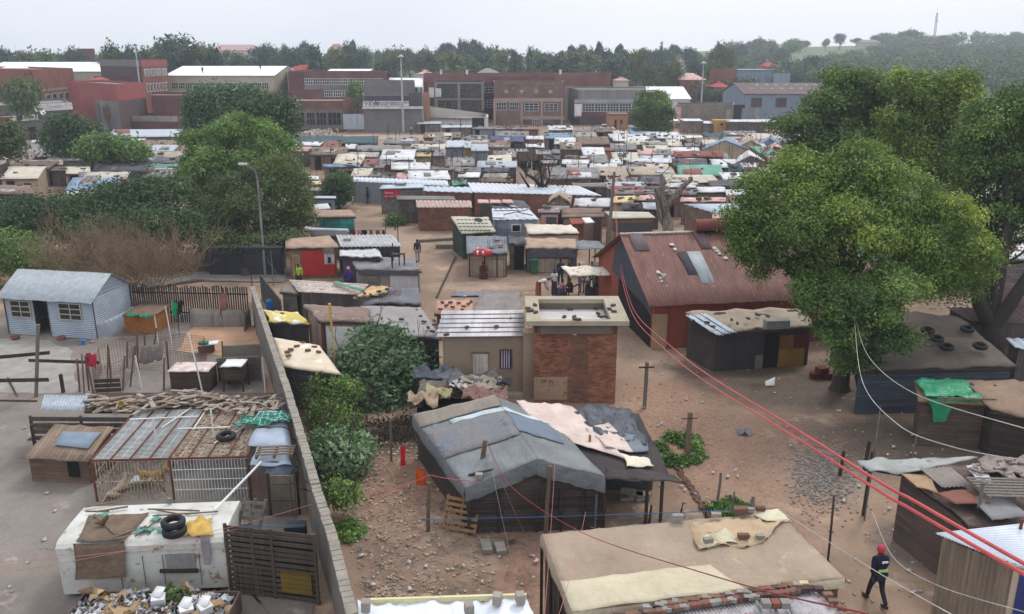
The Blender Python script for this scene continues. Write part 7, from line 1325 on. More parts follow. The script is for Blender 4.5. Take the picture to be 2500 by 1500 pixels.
for dx,m in ((-.2,'g'),(.2,'g'),(.0,'r')): mb=MB(); mb.box(q+Vector((dx,.1,.12)),(.22,.2,.14)); single('rack_block',mb,bc[m],('orange brick' if m =='r' else 'left grey block' if dx <0 else 'right grey block')+' resting on the grey steel rack','block')
# white sheet roof at bottom centre
t=thing('white_sheet_roof','shack roof covered with crumpled white plastic at the bottom centre','shack',G(1100,1560)); P0,P1,P2,P3=G(880,1640,2.1),G(1345,1600,2.1),G(1285,1462,2.2),G(872,1475,2.2)
mb=MB(); mb.slab([P0,P1,P2,P3],.03,26,14,wrinkle(.11,1.8,2),.03); build('roof',mb,mat((226,230,236),(206,212,222),(196,186,176),kind='tarp',sc=1.2,spot=.74,rough=.4),t); mb=MB(); mb.prism([Vector((p.x,p.y,0)) for p in (P0,P1,P2,P3)],[p-z*.2 for p in (P0,P1,P2,P3)]); build('wall',mb,WM['g'],t); mb=MB(); mb.bar(P3+Vector((.2,.02,.05)),P2+Vector((0,.02,.05)),.07,.14); build('gutter',mb,mat((220,212,170),(200,192,150),bump=0),t)
for i,(x,y) in enumerate(((893,1478),(1145,1486),(1214,1462),(1270,1460))): mb=MB(); mb.box(G(x,y,2.4),(.2,.22,.24),rz=rr.uniform(-.3,.3)); single('concrete_block',mb,CONC,['grey block on left end of the white plastic roof','grey block in middle of the white plastic roof','pair block, left of two near right end of white plastic roof','rightmost grey block on the white plastic roof'][i],'block')
# ================================================================ RIGHT FOREGROUND
t=thing('scrap_roof_shack','sprawling shack with patchwork scrap roof of rusty sheets and boards','shack',G(2350,1300)); SR=mat((112,92,84),(84,72,70),(146,134,124),kind='streak',sc=1.1,spot=.6,bump=.6)
c=[G(2275,1310,2.2),G(2620,1290,2.1),G(2620,1130,2.5),G(2190,1148,2.35)]; c[0]=G(2366,1288,2.15); mb=MB(); mb.slab(c,.05,20,14,wrinkle(.09,1.4,3),.1); build('roof',mb,SR,t)
mb=MB(); ce=sum(c,Vector())/4; kk=[p.lerp(ce,.05) for p in c]; mb.prism([Vector((p.x,p.y,0)) for p in kk],[p-z*.15 for p in kk]); build('wall',mb,mat((104,88,78),(78,68,64),kind='plank',sc=.8),t)
mb=MB(); mb.slab([G(2130,1148,2.35),G(2230,1152,2.4),G(2370,1120,2.5),G(2110,1128,2.4)],.03,18,8,wrinkle(.07,1.6,4),.1); build('porch_sheet',mb,mat((166,172,170),(140,140,134),(120,108,98),sc=1.1,spot=.6),t)
def sheet(nm,m,pts,zz,co=0,am=.03): mb=MB(); q=[G(x,y,zz) for x,y in pts]; (mb.corr(q,co,co*.17,.012,1) if co else mb.slab(q,.02,8,4,wrinkle(am,2),.06)); return build(nm,mb,m,t)
sheet('grey_corrugated_sheet',mat((150,142,134),(120,114,108),sc=1),((2300,1190),(2375,1186),(2320,1140),(2246,1144)),2.55,.13); sheet('rust_sheet',mat((132,86,72),(108,70,60),sc=1.5),((2335,1230),(2420,1230),(2370,1195),(2285,1205)),2.5); sheet('white_strip',PAINT,((2400,1190),(2430,1186),(2385,1134),(2355,1138)),2.6); sheet('tan_sheet',mat((168,140,110),(120,90,74),sc=1.5),((2235,1190),(2290,1208),(2270,1165),(2205,1158)),2.5)
sheet('grey_panel',mat((136,138,140),(116,116,118),sc=1),((2420,1270),(2520,1262),(2450,1210),(2370,1212)),2.5); sheet('scrap_boards',mat((120,108,104),(150,140,130),sc=2),((2400,1160),(2540,1160),(2540,1115),(2390,1118)),2.6,0,.2)
for i in range(26): q=G(rr.uniform(2380,2530),rr.uniform(1115,1190),2.7); mb=MB() if i ==0 else mb; mb.box(q,(rr.uniform(.1,.4),rr.uniform(.08,.2),.06),rz=rr.uniform(0,3))
build('roof_scraps',mb,mat((110,92,88),(160,150,146),(60,80,80),sc=4),t)
a,b=G(2292,1325),G(2200,1235); mb=MB(); mb.box((a.lerp(b,.6))+Vector((.0,.05,1.3)),(.08,1.3,.9),rz=.1)
build('orange_panel',mb,mat((150,108,58),(124,88,48),sc=1.5),t)
for x,y,h in ((2108,1258,2.3),(2110,1150,1.2)): p=G(x,y); mb=MB(); mb.tube([p,(p.x+.05,p.y,h)],.07,7); build('post',mb,DWOOD,t)
mb=MB(); mb.bar(G(2112,1145,2.2),G(2200,1160,2.1),.07); build('beam',mb,DWOOD,t)
pallet('grey slatted crate panel lying on the patchwork scrap roof',G(2412,1222,2.62),Vector((1,-.05,0)),Vector((-.1,1,.05)),z,1.6,1.1,7,GWOOD)
mb=MB(); q=G(2390,1240,2.4); mb.tube([q,q+z*.8],.05,6); mb.lathe(q+z*.8,[(.01,.02),(.12,0),(.01,-.02)],8); single('roof_post',mb,GWOOD,'short capped post sticking out of patchwork scrap roof','post')
t=thing('corrugated_shed','tan corrugated shed with bright white ribbed roof at the right edge','shed',G(2420,1420)); c=[G(2500,1400,2.2),G(2900,1420,2.1),G(2760,1260,2.6),G(2286,1304,2.6)]
FLs,FRs,BRs,BLs=G(2478,1380,2.2),G(2900,1500,2.2),G(2640,1262,2.7),G(2284,1302,2.6); mb=MB(); mb.corr([BLs,FLs,FRs,BRs],.12,.02,.014,2); build('roof',mb,mat((220,226,234),(200,208,218),sc=1,rough=.4,bump=.1),t)
w0,w1=Vector((BLs.x+.15,BLs.y-.1,0)),Vector((FLs.x+.05,FLs.y+.1,0)); w2=Vector((FRs.x,FRs.y+.2,0)); w3=Vector((BRs.x,BRs.y,0)); mb=MB(); mb.corr([w0,w1,w1+z*2.1,w0+z*2.5],.12,.001,.01,1)
for i,p in enumerate(mb.v): s=(p-w0).dot((w1-w0).normalized()); p += (w1-w0).cross(z).normalized()*.02*math.sin(s/.12*6.283)
mb.add([w1,w2,w2+z*2.1,w1+z*2.1,w3,w0,w3+z*2.5,w0+z*2.5],[(0,1,2,3),(1,4,6,2),(4,5,7,6)]); build('wall',mb,mat((190,174,152),(166,150,132),(140,118,102),kind='streak',sc=.9,spot=.64),t)
mb=MB(); dd=(w2-w1).normalized(); p=w1+dd*.15; mb.bar(p+z*1.0,p+dd*1.2+z*1.0,.05,2.0); build('blue_door',mb,mat((58,66,120),(48,54,100),sc=1.5),t)
post('shed_pole','rusty pole in front of the white ribbed roof',2452,1500,2.9,.05,RUST,0,0)
# right middle: dark canvas shack with tyres, green sheet shack, roofs beyond
DC=mat((100,88,78),(80,72,64),(114,102,90),kind='tarp',sc=.7,spot=.64,bump=.3)
t,ow,k=shack('dark_canvas_shack','blue grey corrugated shack under broad dull brown canvas weighed with tyres',[G(2090,905,2.0),G(2482,893,2.1),G(2340,775,2.6),G(2190,760,2.6)],DC,mat((84,92,104),(66,74,86),sc=.8,corr=0,kind='plank'),wr=wrinkle(.1,.8),nx=18,ny=12)
for x,y,lb in ((2264,812,'tyre half hidden by leaves, leftmost on the dull brown canvas'),(2286,832,'tyre second from left on the dull brown canvas'),(2310,852,'tyre with white stone in it on the dull brown canvas'),(2360,808,'highest tyre on the dull brown canvas'),(2392,850,'rightmost tyre on the dull brown canvas')): tyre(lb,G(x,y,2.36+(870-y)*.003),.31,.2,R(8))
t,ow,k=shack('green_sheet_shack','low shack with bright green plastic sheet over its corner',[G(2242,978,1.9),G(2420,988,1.9),G(2400,928,2.1),G(2232,928,2.1)],mat((140,116,88),sc=1),mat((104,88,78),(80,68,62),kind='plank',sc=1),nx=6)
GS=mat((34,146,104),(26,118,84),(70,166,126),kind='tarp',sc=1.6,spot=.66,rough=.4,bump=.2); mb=MB(); mb.slab([G(2258,966,2.12),G(2400,978,2.1),G(2352,926,2.2),G(2236,926,2.2)],.015,16,10,wrinkle(.07,2.5),.08); build('green_sheet',mb,GS,t)
mb=MB(); yF=G(2242,978,1.9).y-.12; gx=lambda px: XY(px,yF,1.6).x; mb.slab([Vector((gx(2282),yF-.03,1.05)),Vector((gx(2312),yF-.03,1.1)),Vector((gx(2330),yF,2.08)),Vector((gx(2262),yF,2.1))],.012,6,6,None,.1); mb.slab([Vector((gx(2300),yF-.03,1.7)),Vector((gx(2400),yF-.03,1.8)),Vector((gx(2400),yF,2.05)),Vector((gx(2300),yF,2.08))],.012,8,3,None,.05); build('green_sheet',mb,GS,t)
mb=MB(); mb.bar(G(2288,972,2.25),G(2432,976,2.2),.06); build('batten',mb,WOOD,t)
t,ow,k=shack('brown_sheet_shack','shack with brown dusty sheet roof right of the green plastic',[G(2420,1000,1.9),G(2640,1040,1.9),G(2600,930,2.2),G(2350,930,2.2)],mat((146,122,102),(118,100,86),(120,124,140),kind='tarp',sc=1,spot=.66),mat((72,62,56),(56,50,46),kind='plank',sc=1),wr=wrinkle(.1,1.2),nx=14,ny=8)
shack('maroon_roof_house','maroon roofed house with white gable edge behind forked trunk',[G(2390,745,2.6),G(2640,760,2.6),G(2560,690,3.4),G(2400,690,3.4)],mat((110,78,76),(92,68,68),sc=1),WM['g'],'house',nx=6)
shack('dark_roof_shack','wide dark maroon tin roof shaded beneath forked tree',[G(2370,786,2.2),G(2640,796,2.2),G(2600,752,2.6),G(2310,750,2.6)],mat((104,84,82),(86,72,72),sc=1),WM['k'],corr=.3)
shack('dark_board_shack','dark board roof with pale rims left of forked trunk',[G(2290,800,2.2),G(2370,790,2.2),G(2330,768,2.3),G(2260,775,2.3)],mat((96,80,72),sc=1),WM['k'])
shack('striped_zinc_roof','glimpse of bright zinc roof at right edge below forked tree',[G(2480,850,2.0),G(2600,860,2.0),G(2570,826,2.1),G(2455,826,2.1)],ZC,WM['k'],corr=.4)
for x,y,h,r_,lb,m,cx_ in ((1573,996,2.1,.07,'crossbar post right of the brick substation',GWOOD,.55),(1676,1128,2.0,.08,'crossbar post standing in grass patch',WOOD,.5)):
    q=G(x,y); t=thing('crossbar_post',lb,'post',q); mb=MB(); mb.bar(q,q+Vector((.03,0,h)),r_*2); build('post',mb,m,t); mb=MB(); mb.bar(q+Vector((-cx_*.6,-.08,h-.22)),q+Vector((cx_*.6,-.08,h-.2)),.06 if r_ <.075 else .03); build('crossbar',mb,DWOOD,t)
for x,y,h,r_,lb in ((1752,1218,1.0,.05,'round grey post in the dirt, tallest of three stumps above canvas shack'),(1785,1260,.9,.035,'thin post between two thicker stumps above canvas shack'),(1832,1258,.7,.07,'squat square post just above canvas shack'),(1662,1262,.5,.04,'short dark stake left of the thin crooked stake'),(1722,1264,.55,.03,'thin crooked dark stake above canvas shack'),(1585,1275,.6,.045,'short dark stake beside eave posts'),(2050,1160,.95,.07,'dark leaning stump beside the gravel bed'),(2228,1115,.9,.045,'short post behind the patchwork porch'),(2110,1270,4.0,.025,'tall thin rod by the patchwork porch')): post('short_post' if h <2 else 'rod',lb,x,y,h,r_,DWOOD if 'dark' in lb else GWOOD,.05)
# loose things on the dirt
mb=MB(); q=G(1878,942); mb.slab([q+Vector((-.2,-.1,.05)),q+Vector((.22,-.1,.08)),q+Vector((.3,.18,.35)),q+Vector((-.18,.1,.18))],.03,3,3); single('white_carton',mb,PAINT,'white crumpled carton on shaded dirt below dusty lean to','carton')
mb=MB(); q=G(1816,1060); mb.slab([q+Vector((-.25,-.15,.05)),q+Vector((.3,-.15,.05)),q+Vector((.25,.2,.1)),q+Vector((-.2,.2,.1))],.03,8,6,wrinkle(.15,5),.06); single('grey_rag',mb,mat((140,136,142),sc=2),'grey rag lying alone in middle of the dirt lane','rag')
q=G(1992,922); many('red_crate',[lambda m,dx=dx,dz=dz: m.box(q+Vector((dx,0,dz)),(.5,.4,.25),rz=dx).box(q+Vector((dx,-.205,dz)),(.4,.02,.1),rz=dx) for dx,dz in ((0,.13),(.62,.13),(.25,.39))],mat((112,42,42),sc=2),'dull red plastic crate at foot of big tree','crate','pile of red crates')
mb=MB(); a,b=G(1066,728),G(1112,630); mb.bar(a+z*.05,b+z*.08,.1,.08); single('long_beam',mb,DWOOD,'long beam lying across the dirt square beside pool shack','beam')
mb=MB(); a,b=G(1064,606),G(1112,606); mb.bar(a+z*.15,b+z*.15,.3,.3); single('timber_bench',mb,GWOOD,'low timber bench on the dirt left of dark green side shack','bench')
mb=MB(); a,b=G(1018,592),G(1110,586); mb.bar(a+z*.1,b+z*.1,.25,.2); single('kerb_log',mb,GWOOD,'long log edging the path below red brick hut','log')
# stones, rubble, litter, grass: nobody could count them
def scatter(n_,fx,smin,smax,flat=.55,dz=0):
    mb=MB()
    for _ in range(n_):
        x,y=fx(); q=G(x,y); s=rr.uniform(smin,smax) ** 1.0; a_,b_,c_=s,s*rr.uniform(.5,.9),s*flat*rr.uniform(.5,1.2); m_=Euler((rr.uniform(-.4,.4),rr.uniform(-.4,.4),rr.uniform(0,6))).to_matrix(); ww=1.0
        vs=[q+Vector((0,0,dz))+m_ @ Vector((a_*X1*rr.uniform(.35,.6),b_*Y1*rr.uniform(.35,.6),c_*Z1*rr.uniform(.4,.6))) for X1,Y1,Z1 in ((-1,-1,-1),(1,-1,-1),(1,1,-1),(-1,1,-1),(-1,-1,1),(1,-1,1),(1,1,1),(-1,1,1))]
        mb.add(vs,[(0,3,2,1),(4,5,6,7),(0,1,5,4),(1,2,6,5),(2,3,7,6),(3,0,4,7)])
    return mb
def poly(x0,x1,y0,y1,keep=lambda x,y: True):
    def f():
        while True:
            x,y=rr.uniform(x0,x1),rr.uniform(y0,y1)
            if keep(x,y): return x,y
    return f
wallx=lambda y: 616+(y-698)*.312
RC=mat((186,170,150),(152,134,118),(204,196,184),sc=5,spot=.6)
stuff('rubble',scatter(1200,poly(780,1330,1080,1500,lambda x,y: x >wallx(y)+40 and rr.random() <(1.0-abs(x-920)/340)),.03,.12),RC,'broken stones and rubble on the slope beside boundary wall','rubble')
stuff('pebbles',scatter(900,poly(700,2450,560,1480),.03,.1),RC,'small stones strewn over the dirt lanes','stones')
stuff('gravel',scatter(1500,lambda: (2010+rr.gauss(0,34)+(rr.random()-.5)*40,1160+rr.gauss(0,42)),.02,.09),mat((150,146,138),(112,108,104),sc=5),'grey gravel heap beside the patchwork porch','gravel')
stuff('drain_stones',scatter(260,lambda: (lambda s: (1620+130*s+rr.gauss(0,3),1090+200*s))(rr.random()),.08,.2),mat((110,84,70),(86,66,56),sc=5),'line of stones edging the little drain','stones')
def lit(n_,f,lo=.05,hi=.22):
    mb=MB()
    for _ in range(n_): x,y=f(); q=G(x,y,.04); s=rr.uniform(lo,hi); an_=rr.uniform(0,6); m_=Euler((0,0,an_)).to_matrix(); mb.slab([q+m_ @ Vector(c)*s for c in ((-1,-.5,.1),(1,-.6,0),(.9,.6,.3),(-.8,.5,.1))],.008,2,2,wrinkle(s*.5,4/s))
    return mb
stuff('litter',lit(300,poly(700,2300,560,1480,lambda x,y: x >wallx(y)+30),.03,.11),mat((204,198,190),(150,150,160),(190,120,120),sc=8,spot=.66),'scraps of paper and plastic littering the dirt','litter'); stuff('yard_litter',lit(60,poly(20,600,830,1480,lambda x,y: x <wallx(y)-40),.03,.1),mat((190,184,176),(130,124,118),sc=8),'small scraps littering the fenced yard','litter')
mb=MB()
for _ in range(900):
    x,y=rr.uniform(790,1300),rr.uniform(1120,1490)
    if x <wallx(y)+40: continue
    q=G(x,y,.05); an_=rr.uniform(0,3.1); L_=rr.uniform(.08,.45); d=Vector((math.cos(an_),math.sin(an_),rr.uniform(-.1,.2)))*L_; mb.tube([q,q+d],.008,3)
stuff('twigs',mb,GWOOD,'dry twigs and stalks scattered over the rubble slope','twigs')
def grass(name,label,cx,cy,rx,ry,n_,lm='mid',h=.3):
    lo_=[]
    for _ in range(26): a_=rr.uniform(0,6.28); s=rr.random() ** .5; q=G(cx+rx*s*math.cos(a_),cy+ry*s*math.sin(a_)); lo_.append((q.x,q.y,.03,.22,.22,h*rr.uniform(.3,1)))
    o=leaves(name,lo_,n_,10,.13,.16,int(cx),mt=LF[lm],lo=0.0); o['kind']='stuff'; o['label']=label; o['category']='weeds'
grass('weed_patch','green weeds round the crossbar post',1650,1105,60,38,500); grass('weed_patch','sparse weeds beside the drain stones',1780,1250,50,24,150,h=.12); grass('weed_patch','low weeds on rubble near coping',850,1300,26,20,120,h=.2)
# ================================================================ TREES NEAR AND MIDDLE
def lob(px,py,Y,rx,ry=None,rz=None,tint=0):   # crown lump by sight line and distance; radii in photo pixels
    p=P(px,py,Y); k=(p.y*CP+(HC-p.z)*SP)/F; rz=rz or rx*.8; ry=ry or rx
    return (p.x,p.y,p.z,rx*k,ry*k,rz*k,tint)
b=G(2050,950)
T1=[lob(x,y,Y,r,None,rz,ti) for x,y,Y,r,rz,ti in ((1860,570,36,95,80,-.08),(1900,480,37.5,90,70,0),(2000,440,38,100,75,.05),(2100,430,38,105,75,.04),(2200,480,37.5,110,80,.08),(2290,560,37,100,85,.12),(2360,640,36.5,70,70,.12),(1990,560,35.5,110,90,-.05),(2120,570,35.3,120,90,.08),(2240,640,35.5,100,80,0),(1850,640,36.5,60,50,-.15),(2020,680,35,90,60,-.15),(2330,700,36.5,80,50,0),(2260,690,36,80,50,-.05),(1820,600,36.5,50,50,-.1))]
tree('broadleaf_tree','largest broad tree with yellow green crown standing over the dirt lane',b,T1,8200,14,.115,'yel',tr=.36,seed=11,cr=.36,sub=7,fork=tuple(P(2070,720,36)),shell=.62)
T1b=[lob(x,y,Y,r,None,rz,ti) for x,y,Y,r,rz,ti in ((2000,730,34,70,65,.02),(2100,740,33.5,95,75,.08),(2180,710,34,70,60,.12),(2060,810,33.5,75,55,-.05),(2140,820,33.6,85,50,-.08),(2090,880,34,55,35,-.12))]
tree('broadleaf_tree','lower leafy tree hanging in front of the largest crown over its trunk',G(2110,975),T1b,3400,13,.11,'mid',tr=.2,seed=12,cr=.32,sub=7,shell=.6)
T2=[lob(x,y,Y,r,None,rz,ti) for x,y,Y,r,rz,ti in ((2090,230,66,95,60,.1),(2030,280,66,90,60,0),(2140,300,66,90,65,0),(1965,315,65,75,45,.05),(2060,350,64,110,50,-.1),(1985,375,65,60,35,-.05),(2150,380,65,60,35,-.1),(2130,215,67,50,40,.1))]
tree('broadleaf_tree','dull green tree behind the largest crown, left of the twin',G(2140,620),T2,4200,13,.19,'mid',tr=.4,seed=13,cr=.5,sub=7,fork=tuple(P(2100,430,65)),shell=.6)
T3=[lob(x,y,Y,r,None,rz,ti) for x,y,Y,r,rz,ti in ((2270,240,60,95,60,.12),(2330,290,60,80,65,.12),(2230,320,60,80,70,.02),(2310,380,59,80,70,.02),(2240,410,59,60,60,-.08),(2300,470,59,60,50,-.1),(2350,440,60,50,60,0),(2220,210,61,50,35,.15))]
tree('broadleaf_tree','olive green twin tree behind the largest crown, on its right',G(2260,640),T3,4000,13,.19,'yel',tr=.38,seed=14,cr=.5,sub=7,fork=tuple(P(2260,470,59)),shell=.6)
T4=[lob(x,y,Y,r,None,rz,ti) for x,y,Y,r,rz,ti in ((2450,290,44,90,60,0),(2400,350,44,80,70,0),(2500,380,44,100,80,0),(2430,450,43,90,70,-.05),(2480,550,42,90,80,-.05),(2400,540,43,70,60,-.1),(2540,300,44,100,80,0),(2390,600,43,50,40,.1),(2500,480,44,60,60,0),(2350,580,44,60,70,-.05))]
t=tree('forked_tree','dark heavy tree with thick forked trunk at the right edge',G(2420,918),T4,5000,13,.14,'mid',tr=.42,seed=15,cr=.42,sub=7,fork=tuple(P(2420,790,38.6)),shell=.6,trunkmat=mat((52,44,40),(36,32,30),kind='streak',sc=2,bump=.6))
mb=MB(); f0=P(2420,800,38.6); mb.tube([f0,P(2390,740,39),P(2378,660,40),P(2385,560,41.5)],[.4,.33,.3,.2],9); mb.tube([f0,P(2460,750,38.6),P(2500,690,39),P(2560,600,40)],[.42,.32,.28,.2],9); mb.tube([G(2420,918),f0],[.62,.45],10); build('limb',mb,mat((52,44,40),(36,32,30),kind='streak',sc=2,bump=.6),t)
# left giants
L1=[lob(x,y,Y,r,None,rz,ti) for x,y,Y,r,rz,ti in ((520,370,76,70,50,.05),(600,330,77,75,45,.12),(660,370,76,60,50,.05),(560,430,74,85,60,0),(490,440,75,50,50,-.05),(640,440,74,80,60,.05),(700,430,75,40,50,0),(540,500,74,70,50,-.1),(470,400,76,35,30,0))]
tree('broadleaf_tree','bushy mid green tree left of the path, behind darker one',G(590,600),L1,4400,13,.2,'mid',tr=.4,seed=21,cr=.5,sub=7,shell=.62)
L2=[lob(x,y,Y,r,None,rz,ti) for x,y,Y,r,rz,ti in ((640,440,66,60,40,.05),(560,470,65,65,50,0),(700,480,65,60,60,.05),(540,550,64,60,60,-.05),(620,540,63,90,70,-.02),(700,560,64,60,55,0),(590,610,63,80,30,-.1),(730,520,65,35,60,.08),(500,520,65,40,50,-.05),(680,410,67,40,30,.05),(540,592,59,50,24,-.1),(615,600,59,60,22,-.12),(690,590,59,45,22,-.1))]
tree('olive_tree','olive brown leafy tree overhanging the dark shed, behind street lamp',G(600,672),L2,4400,13,.16,LF['oli'],tr=.35,seed=22,cr=.45,sub=7,shell=.6)
WL=[lob(x,y,112,r,None,rz,0) for x,y,r,rz in ((490,240,40,34),(540,235,50,34),(600,240,50,38),(470,280,26,34),(510,290,40,30),(560,270,50,34))]
tree('willow','weeping willow with hanging grey green curtains beside maroon store',G(520,440),WL,1500,14,.34,'blue',tr=.4,seed=23,cr=.6,hang=1.3,shell=.7)
W2=[lob(x,y,106,r,None,rz,0) for x,y,r,rz in ((640,270,50,36),(690,280,36,40),(600,290,40,30),(660,310,50,28),(700,320,26,20))]
tree('broadleaf_tree','dull green tree between willow and the brick shop',G(660,450),W2,1300,11,.34,'dark',tr=.35,seed=24,cr=1.0)
L3=[lob(x,y,112,r,None,rz,-.1) for x,y,r,rz in ((160,312,38,24),(198,332,36,34),(145,350,34,34),(185,365,46,30),(222,328,14,20))]
tree('broadleaf_tree','darkest green tree below the white fascia shop row',G(180,398),L3,1400,11,.36,'dark',tr=.3,seed=25,cr=1.0)
L4=[lob(x,y,104,r,None,rz,0) for x,y,r,rz in ((240,355,36,22),(280,360,40,22),(325,370,36,18),(260,380,36,16),(220,375,30,18))]
tree('spreading_tree','low spreading green tree right of the darkest green one',G(280,404),L4,1000,11,.34,'mid',tr=.2,seed=26,cr=.9)
tree('broadleaf_tree','dark tree cut by the left edge of the view',G(12,400),[lob(0,340,100,46,None,40,-.1),lob(20,365,100,30,None,22,-.1)],500,11,.36,'oli',tr=.25,seed=27,cr=1.0)
far_tree(30,180,110,150,'round','dark round tree in front of the brick office')
C1=[lob(x,y,G(1598,345).y,r,None,rz,ti) for x,y,r,rz,ti in ((1600,240,26,18,.2),(1590,265,34,22,.1),(1615,285,30,24,0),(1575,290,30,26,-.1),(1600,310,42,26,-.15),(1570,320,22,16,-.15),(1625,315,16,18,-.1))]
tree('broadleaf_tree','round green tree with bright top standing alone before the grey hall',G(1598,349),C1,1900,11,.4,'mid',tr=.35,seed=28,cr=.8,sub=6)
C2=[lob(x,y,G(830,512).y,r,None,rz,ti) for x,y,r,rz,ti in ((830,440,26,18,0),(812,460,26,20,.1),(840,465,24,24,0),(822,488,34,18,-.1))]
tree('small_tree','small dark tree at end of the long white zinc shed',G(828,510),C2,800,11,.2,'dark',tr=.12,seed=29,cr=.5)
tree('bush','rounded bush by the brown shed on the path corner',G(965,562),[lob(965,540,76,20,None,15,0)],300,12,.16,'mid',tr=.05,seed=30,cr=.35)
# bush thickets on left
def thicket(name,label,lobes,n,per,leaf,lm,seed,stems=0,cr=.5,smat=None,sdep=2,sl=.9):
    c=sum((Vector(l[:3]) for l in lobes),Vector())/len(lobes); t=thing(name,label,'bush',(c.x,c.y,0))
    leaves('foliage',lobes,n,per,leaf,cr,seed,parent=t,mt=LF[lm],lo=.02,shell=.55)
    if stems:
        mb=MB(); random.seed(seed)
        for _ in range(stems): l=random.choice(lobes); branch(mb,Vector((l[0]+random.uniform(-1,1)*l[3]*.8,l[1]+random.uniform(-1,1)*l[4]*.8,max(0,l[2]-l[5]*.9+random.random()*l[5]*1.2))),Vector((random.uniform(-1,1),random.uniform(-1,.4),random.uniform(.2,1))),sl*random.uniform(.6,1.3),.03,sdep,kids=2,n=4)
        build('stems',mb,smat or BARK,t)
    return t
TH=[lob(x,y,Y,r,None,rz,ti) for x,y,Y,r,rz,ti in ((60,540,62,120,50,-.05),(180,530,63,110,50,0),(300,500,64,100,55,0),(400,490,65,80,60,.02),(450,560,60,70,50,-.1),(350,560,60,100,50,0),(240,570,60,90,40,0),(-40,560,62,100,60,0))]
thicket('creeper_thicket','wide dark green creeper thicket covering the left middle ground',TH,4200,12,.2,'dark',31,20,.6)
TH2=[lob(x,y,54,r,None,rz,.1) for x,y,r,rz in ((20,620,90,50),(90,650,60,30),(-50,640,80,60))]
thicket('scrub','paler green scrub behind the left end of tin cabin',TH2,900,12,.15,'mid',32,10)
BB=[lob(x,y,Y,r,None,rz,0) for x,y,Y,r,rz in ((160,640,52.5,70,40),(250,620,53,90,50),(340,640,52,80,50),(420,650,51.5,60,40),(300,680,50.5,70,30),(370,700,49.5,40,30))]
thicket('thorn_bush','half bare brown thorn bush leaning over tin cabin roof',BB,1300,9,.08,'brn',33,230,.6,mat((150,128,104),(116,98,82),bump=0),3,1.1)
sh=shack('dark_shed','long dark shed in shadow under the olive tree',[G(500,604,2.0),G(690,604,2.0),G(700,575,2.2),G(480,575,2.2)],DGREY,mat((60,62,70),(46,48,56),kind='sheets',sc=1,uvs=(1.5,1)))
# bushes near the boundary wall
CO=[lob(x,y,Y,r,None,rz,ti) for x,y,Y,r,rz,ti in ((930,850,37,70,50,0),(880,900,36,60,50,0),(960,910,36,85,60,.05),(1010,900,37,40,50,0),(920,970,35,80,45,-.1),(860,960,35,50,40,0),(990,960,36,50,40,-.1))]
thicket('castor_oil_bush','big broad leaved grey green bush before the smooth grey tarpaulin roof',CO,1500,12,.2,'blue',34,24,.45)
CB_=[lob(x,y,Y,r,None,rz,.1) for x,y,Y,r,rz in ((790,960,33.5,32,50),(840,985,33,36,60),(800,1020,32,40,45),(830,1040,31.5,44,36),(775,985,33,20,30))]
thicket('leafy_shrub','upright bright green shrub beside the coping, left of big bush',CB_,900,12,.12,'mid',35,20,.35)
CC=[lob(x,y,Y,r,None,rz,0) for x,y,Y,r,rz in ((800,1100,29,60,40),(840,1130,28,50,34),(780,1130,28,30,30),(860,1090,29.5,40,20))]
thicket('castor_oil_bush','low spreading broad leaved bush hugging the coping',CC,800,11,.17,'blue',36,12,.35)
thicket('small_bush','small green bush on rubble beside the coping',[lob(835,1210,25,34,None,22,.1),lob(812,1200,25,20,None,20,.05)],260,11,.12,'mid',37,6,.25)
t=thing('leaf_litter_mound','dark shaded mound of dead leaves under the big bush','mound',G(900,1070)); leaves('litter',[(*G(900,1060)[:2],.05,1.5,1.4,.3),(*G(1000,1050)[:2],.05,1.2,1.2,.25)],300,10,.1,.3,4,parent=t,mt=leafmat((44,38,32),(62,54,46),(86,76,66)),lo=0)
# bare trees
def bare(name,label,base,segs,m,twigs=10,seed=1,dep=3,tl=.9,tr=.05):
    t=thing(name,label,'tree',base); random.seed(seed); mb=MB()
    for pts,rs in segs: mb.tube(pts,rs,8)
    build('trunk',mb,m,t); mb=MB()
    for pts,rs in segs[1:]:
        for _ in range(twigs): i=random.randrange(len(pts)-1); p=Vector(pts[i]).lerp(Vector(pts[i+1]),random.random()); branch(mb,p,Vector((random.uniform(-1,1),random.uniform(-.6,.6),random.uniform(.2,1))),tl*random.uniform(.5,1.1),tr,dep,kids=2,n=4)
    build('branches',mb,m,t)
Yd=G(1330,520).y; Q=lambda x,y: P(x,y,Yd)
BLK2=mat((52,44,44),(38,34,34),(86,78,74),sc=2,spot=.68)
bare('dead_tree','blackened leafless tree standing before the great white zinc roof',G(1322,520),[([G(1322,520),Q(1322,480),Q(1325,462)],[.42,.38,.32]),([Q(1325,465),Q(1308,440),Q(1285,425),Q(1262,395)],[.25,.16,.1,.06]),([Q(1325,465),Q(1322,430),Q(1316,400)],[.22,.12,.06]),([Q(1325,465),Q(1340,440),Q(1342,425),Q(1338,405)],[.2,.14,.1,.06]),([Q(1325,480),Q(1350,470),Q(1372,460)],[.16,.1,.06]),([Q(1318,485),Q(1300,470),Q(1280,440),Q(1268,420)],[.2,.14,.1,.05])],BLK2,4,41,2,1.3,.045)
Ys=G(1635,575).y; Q=lambda x,y: P(x,y,Ys)
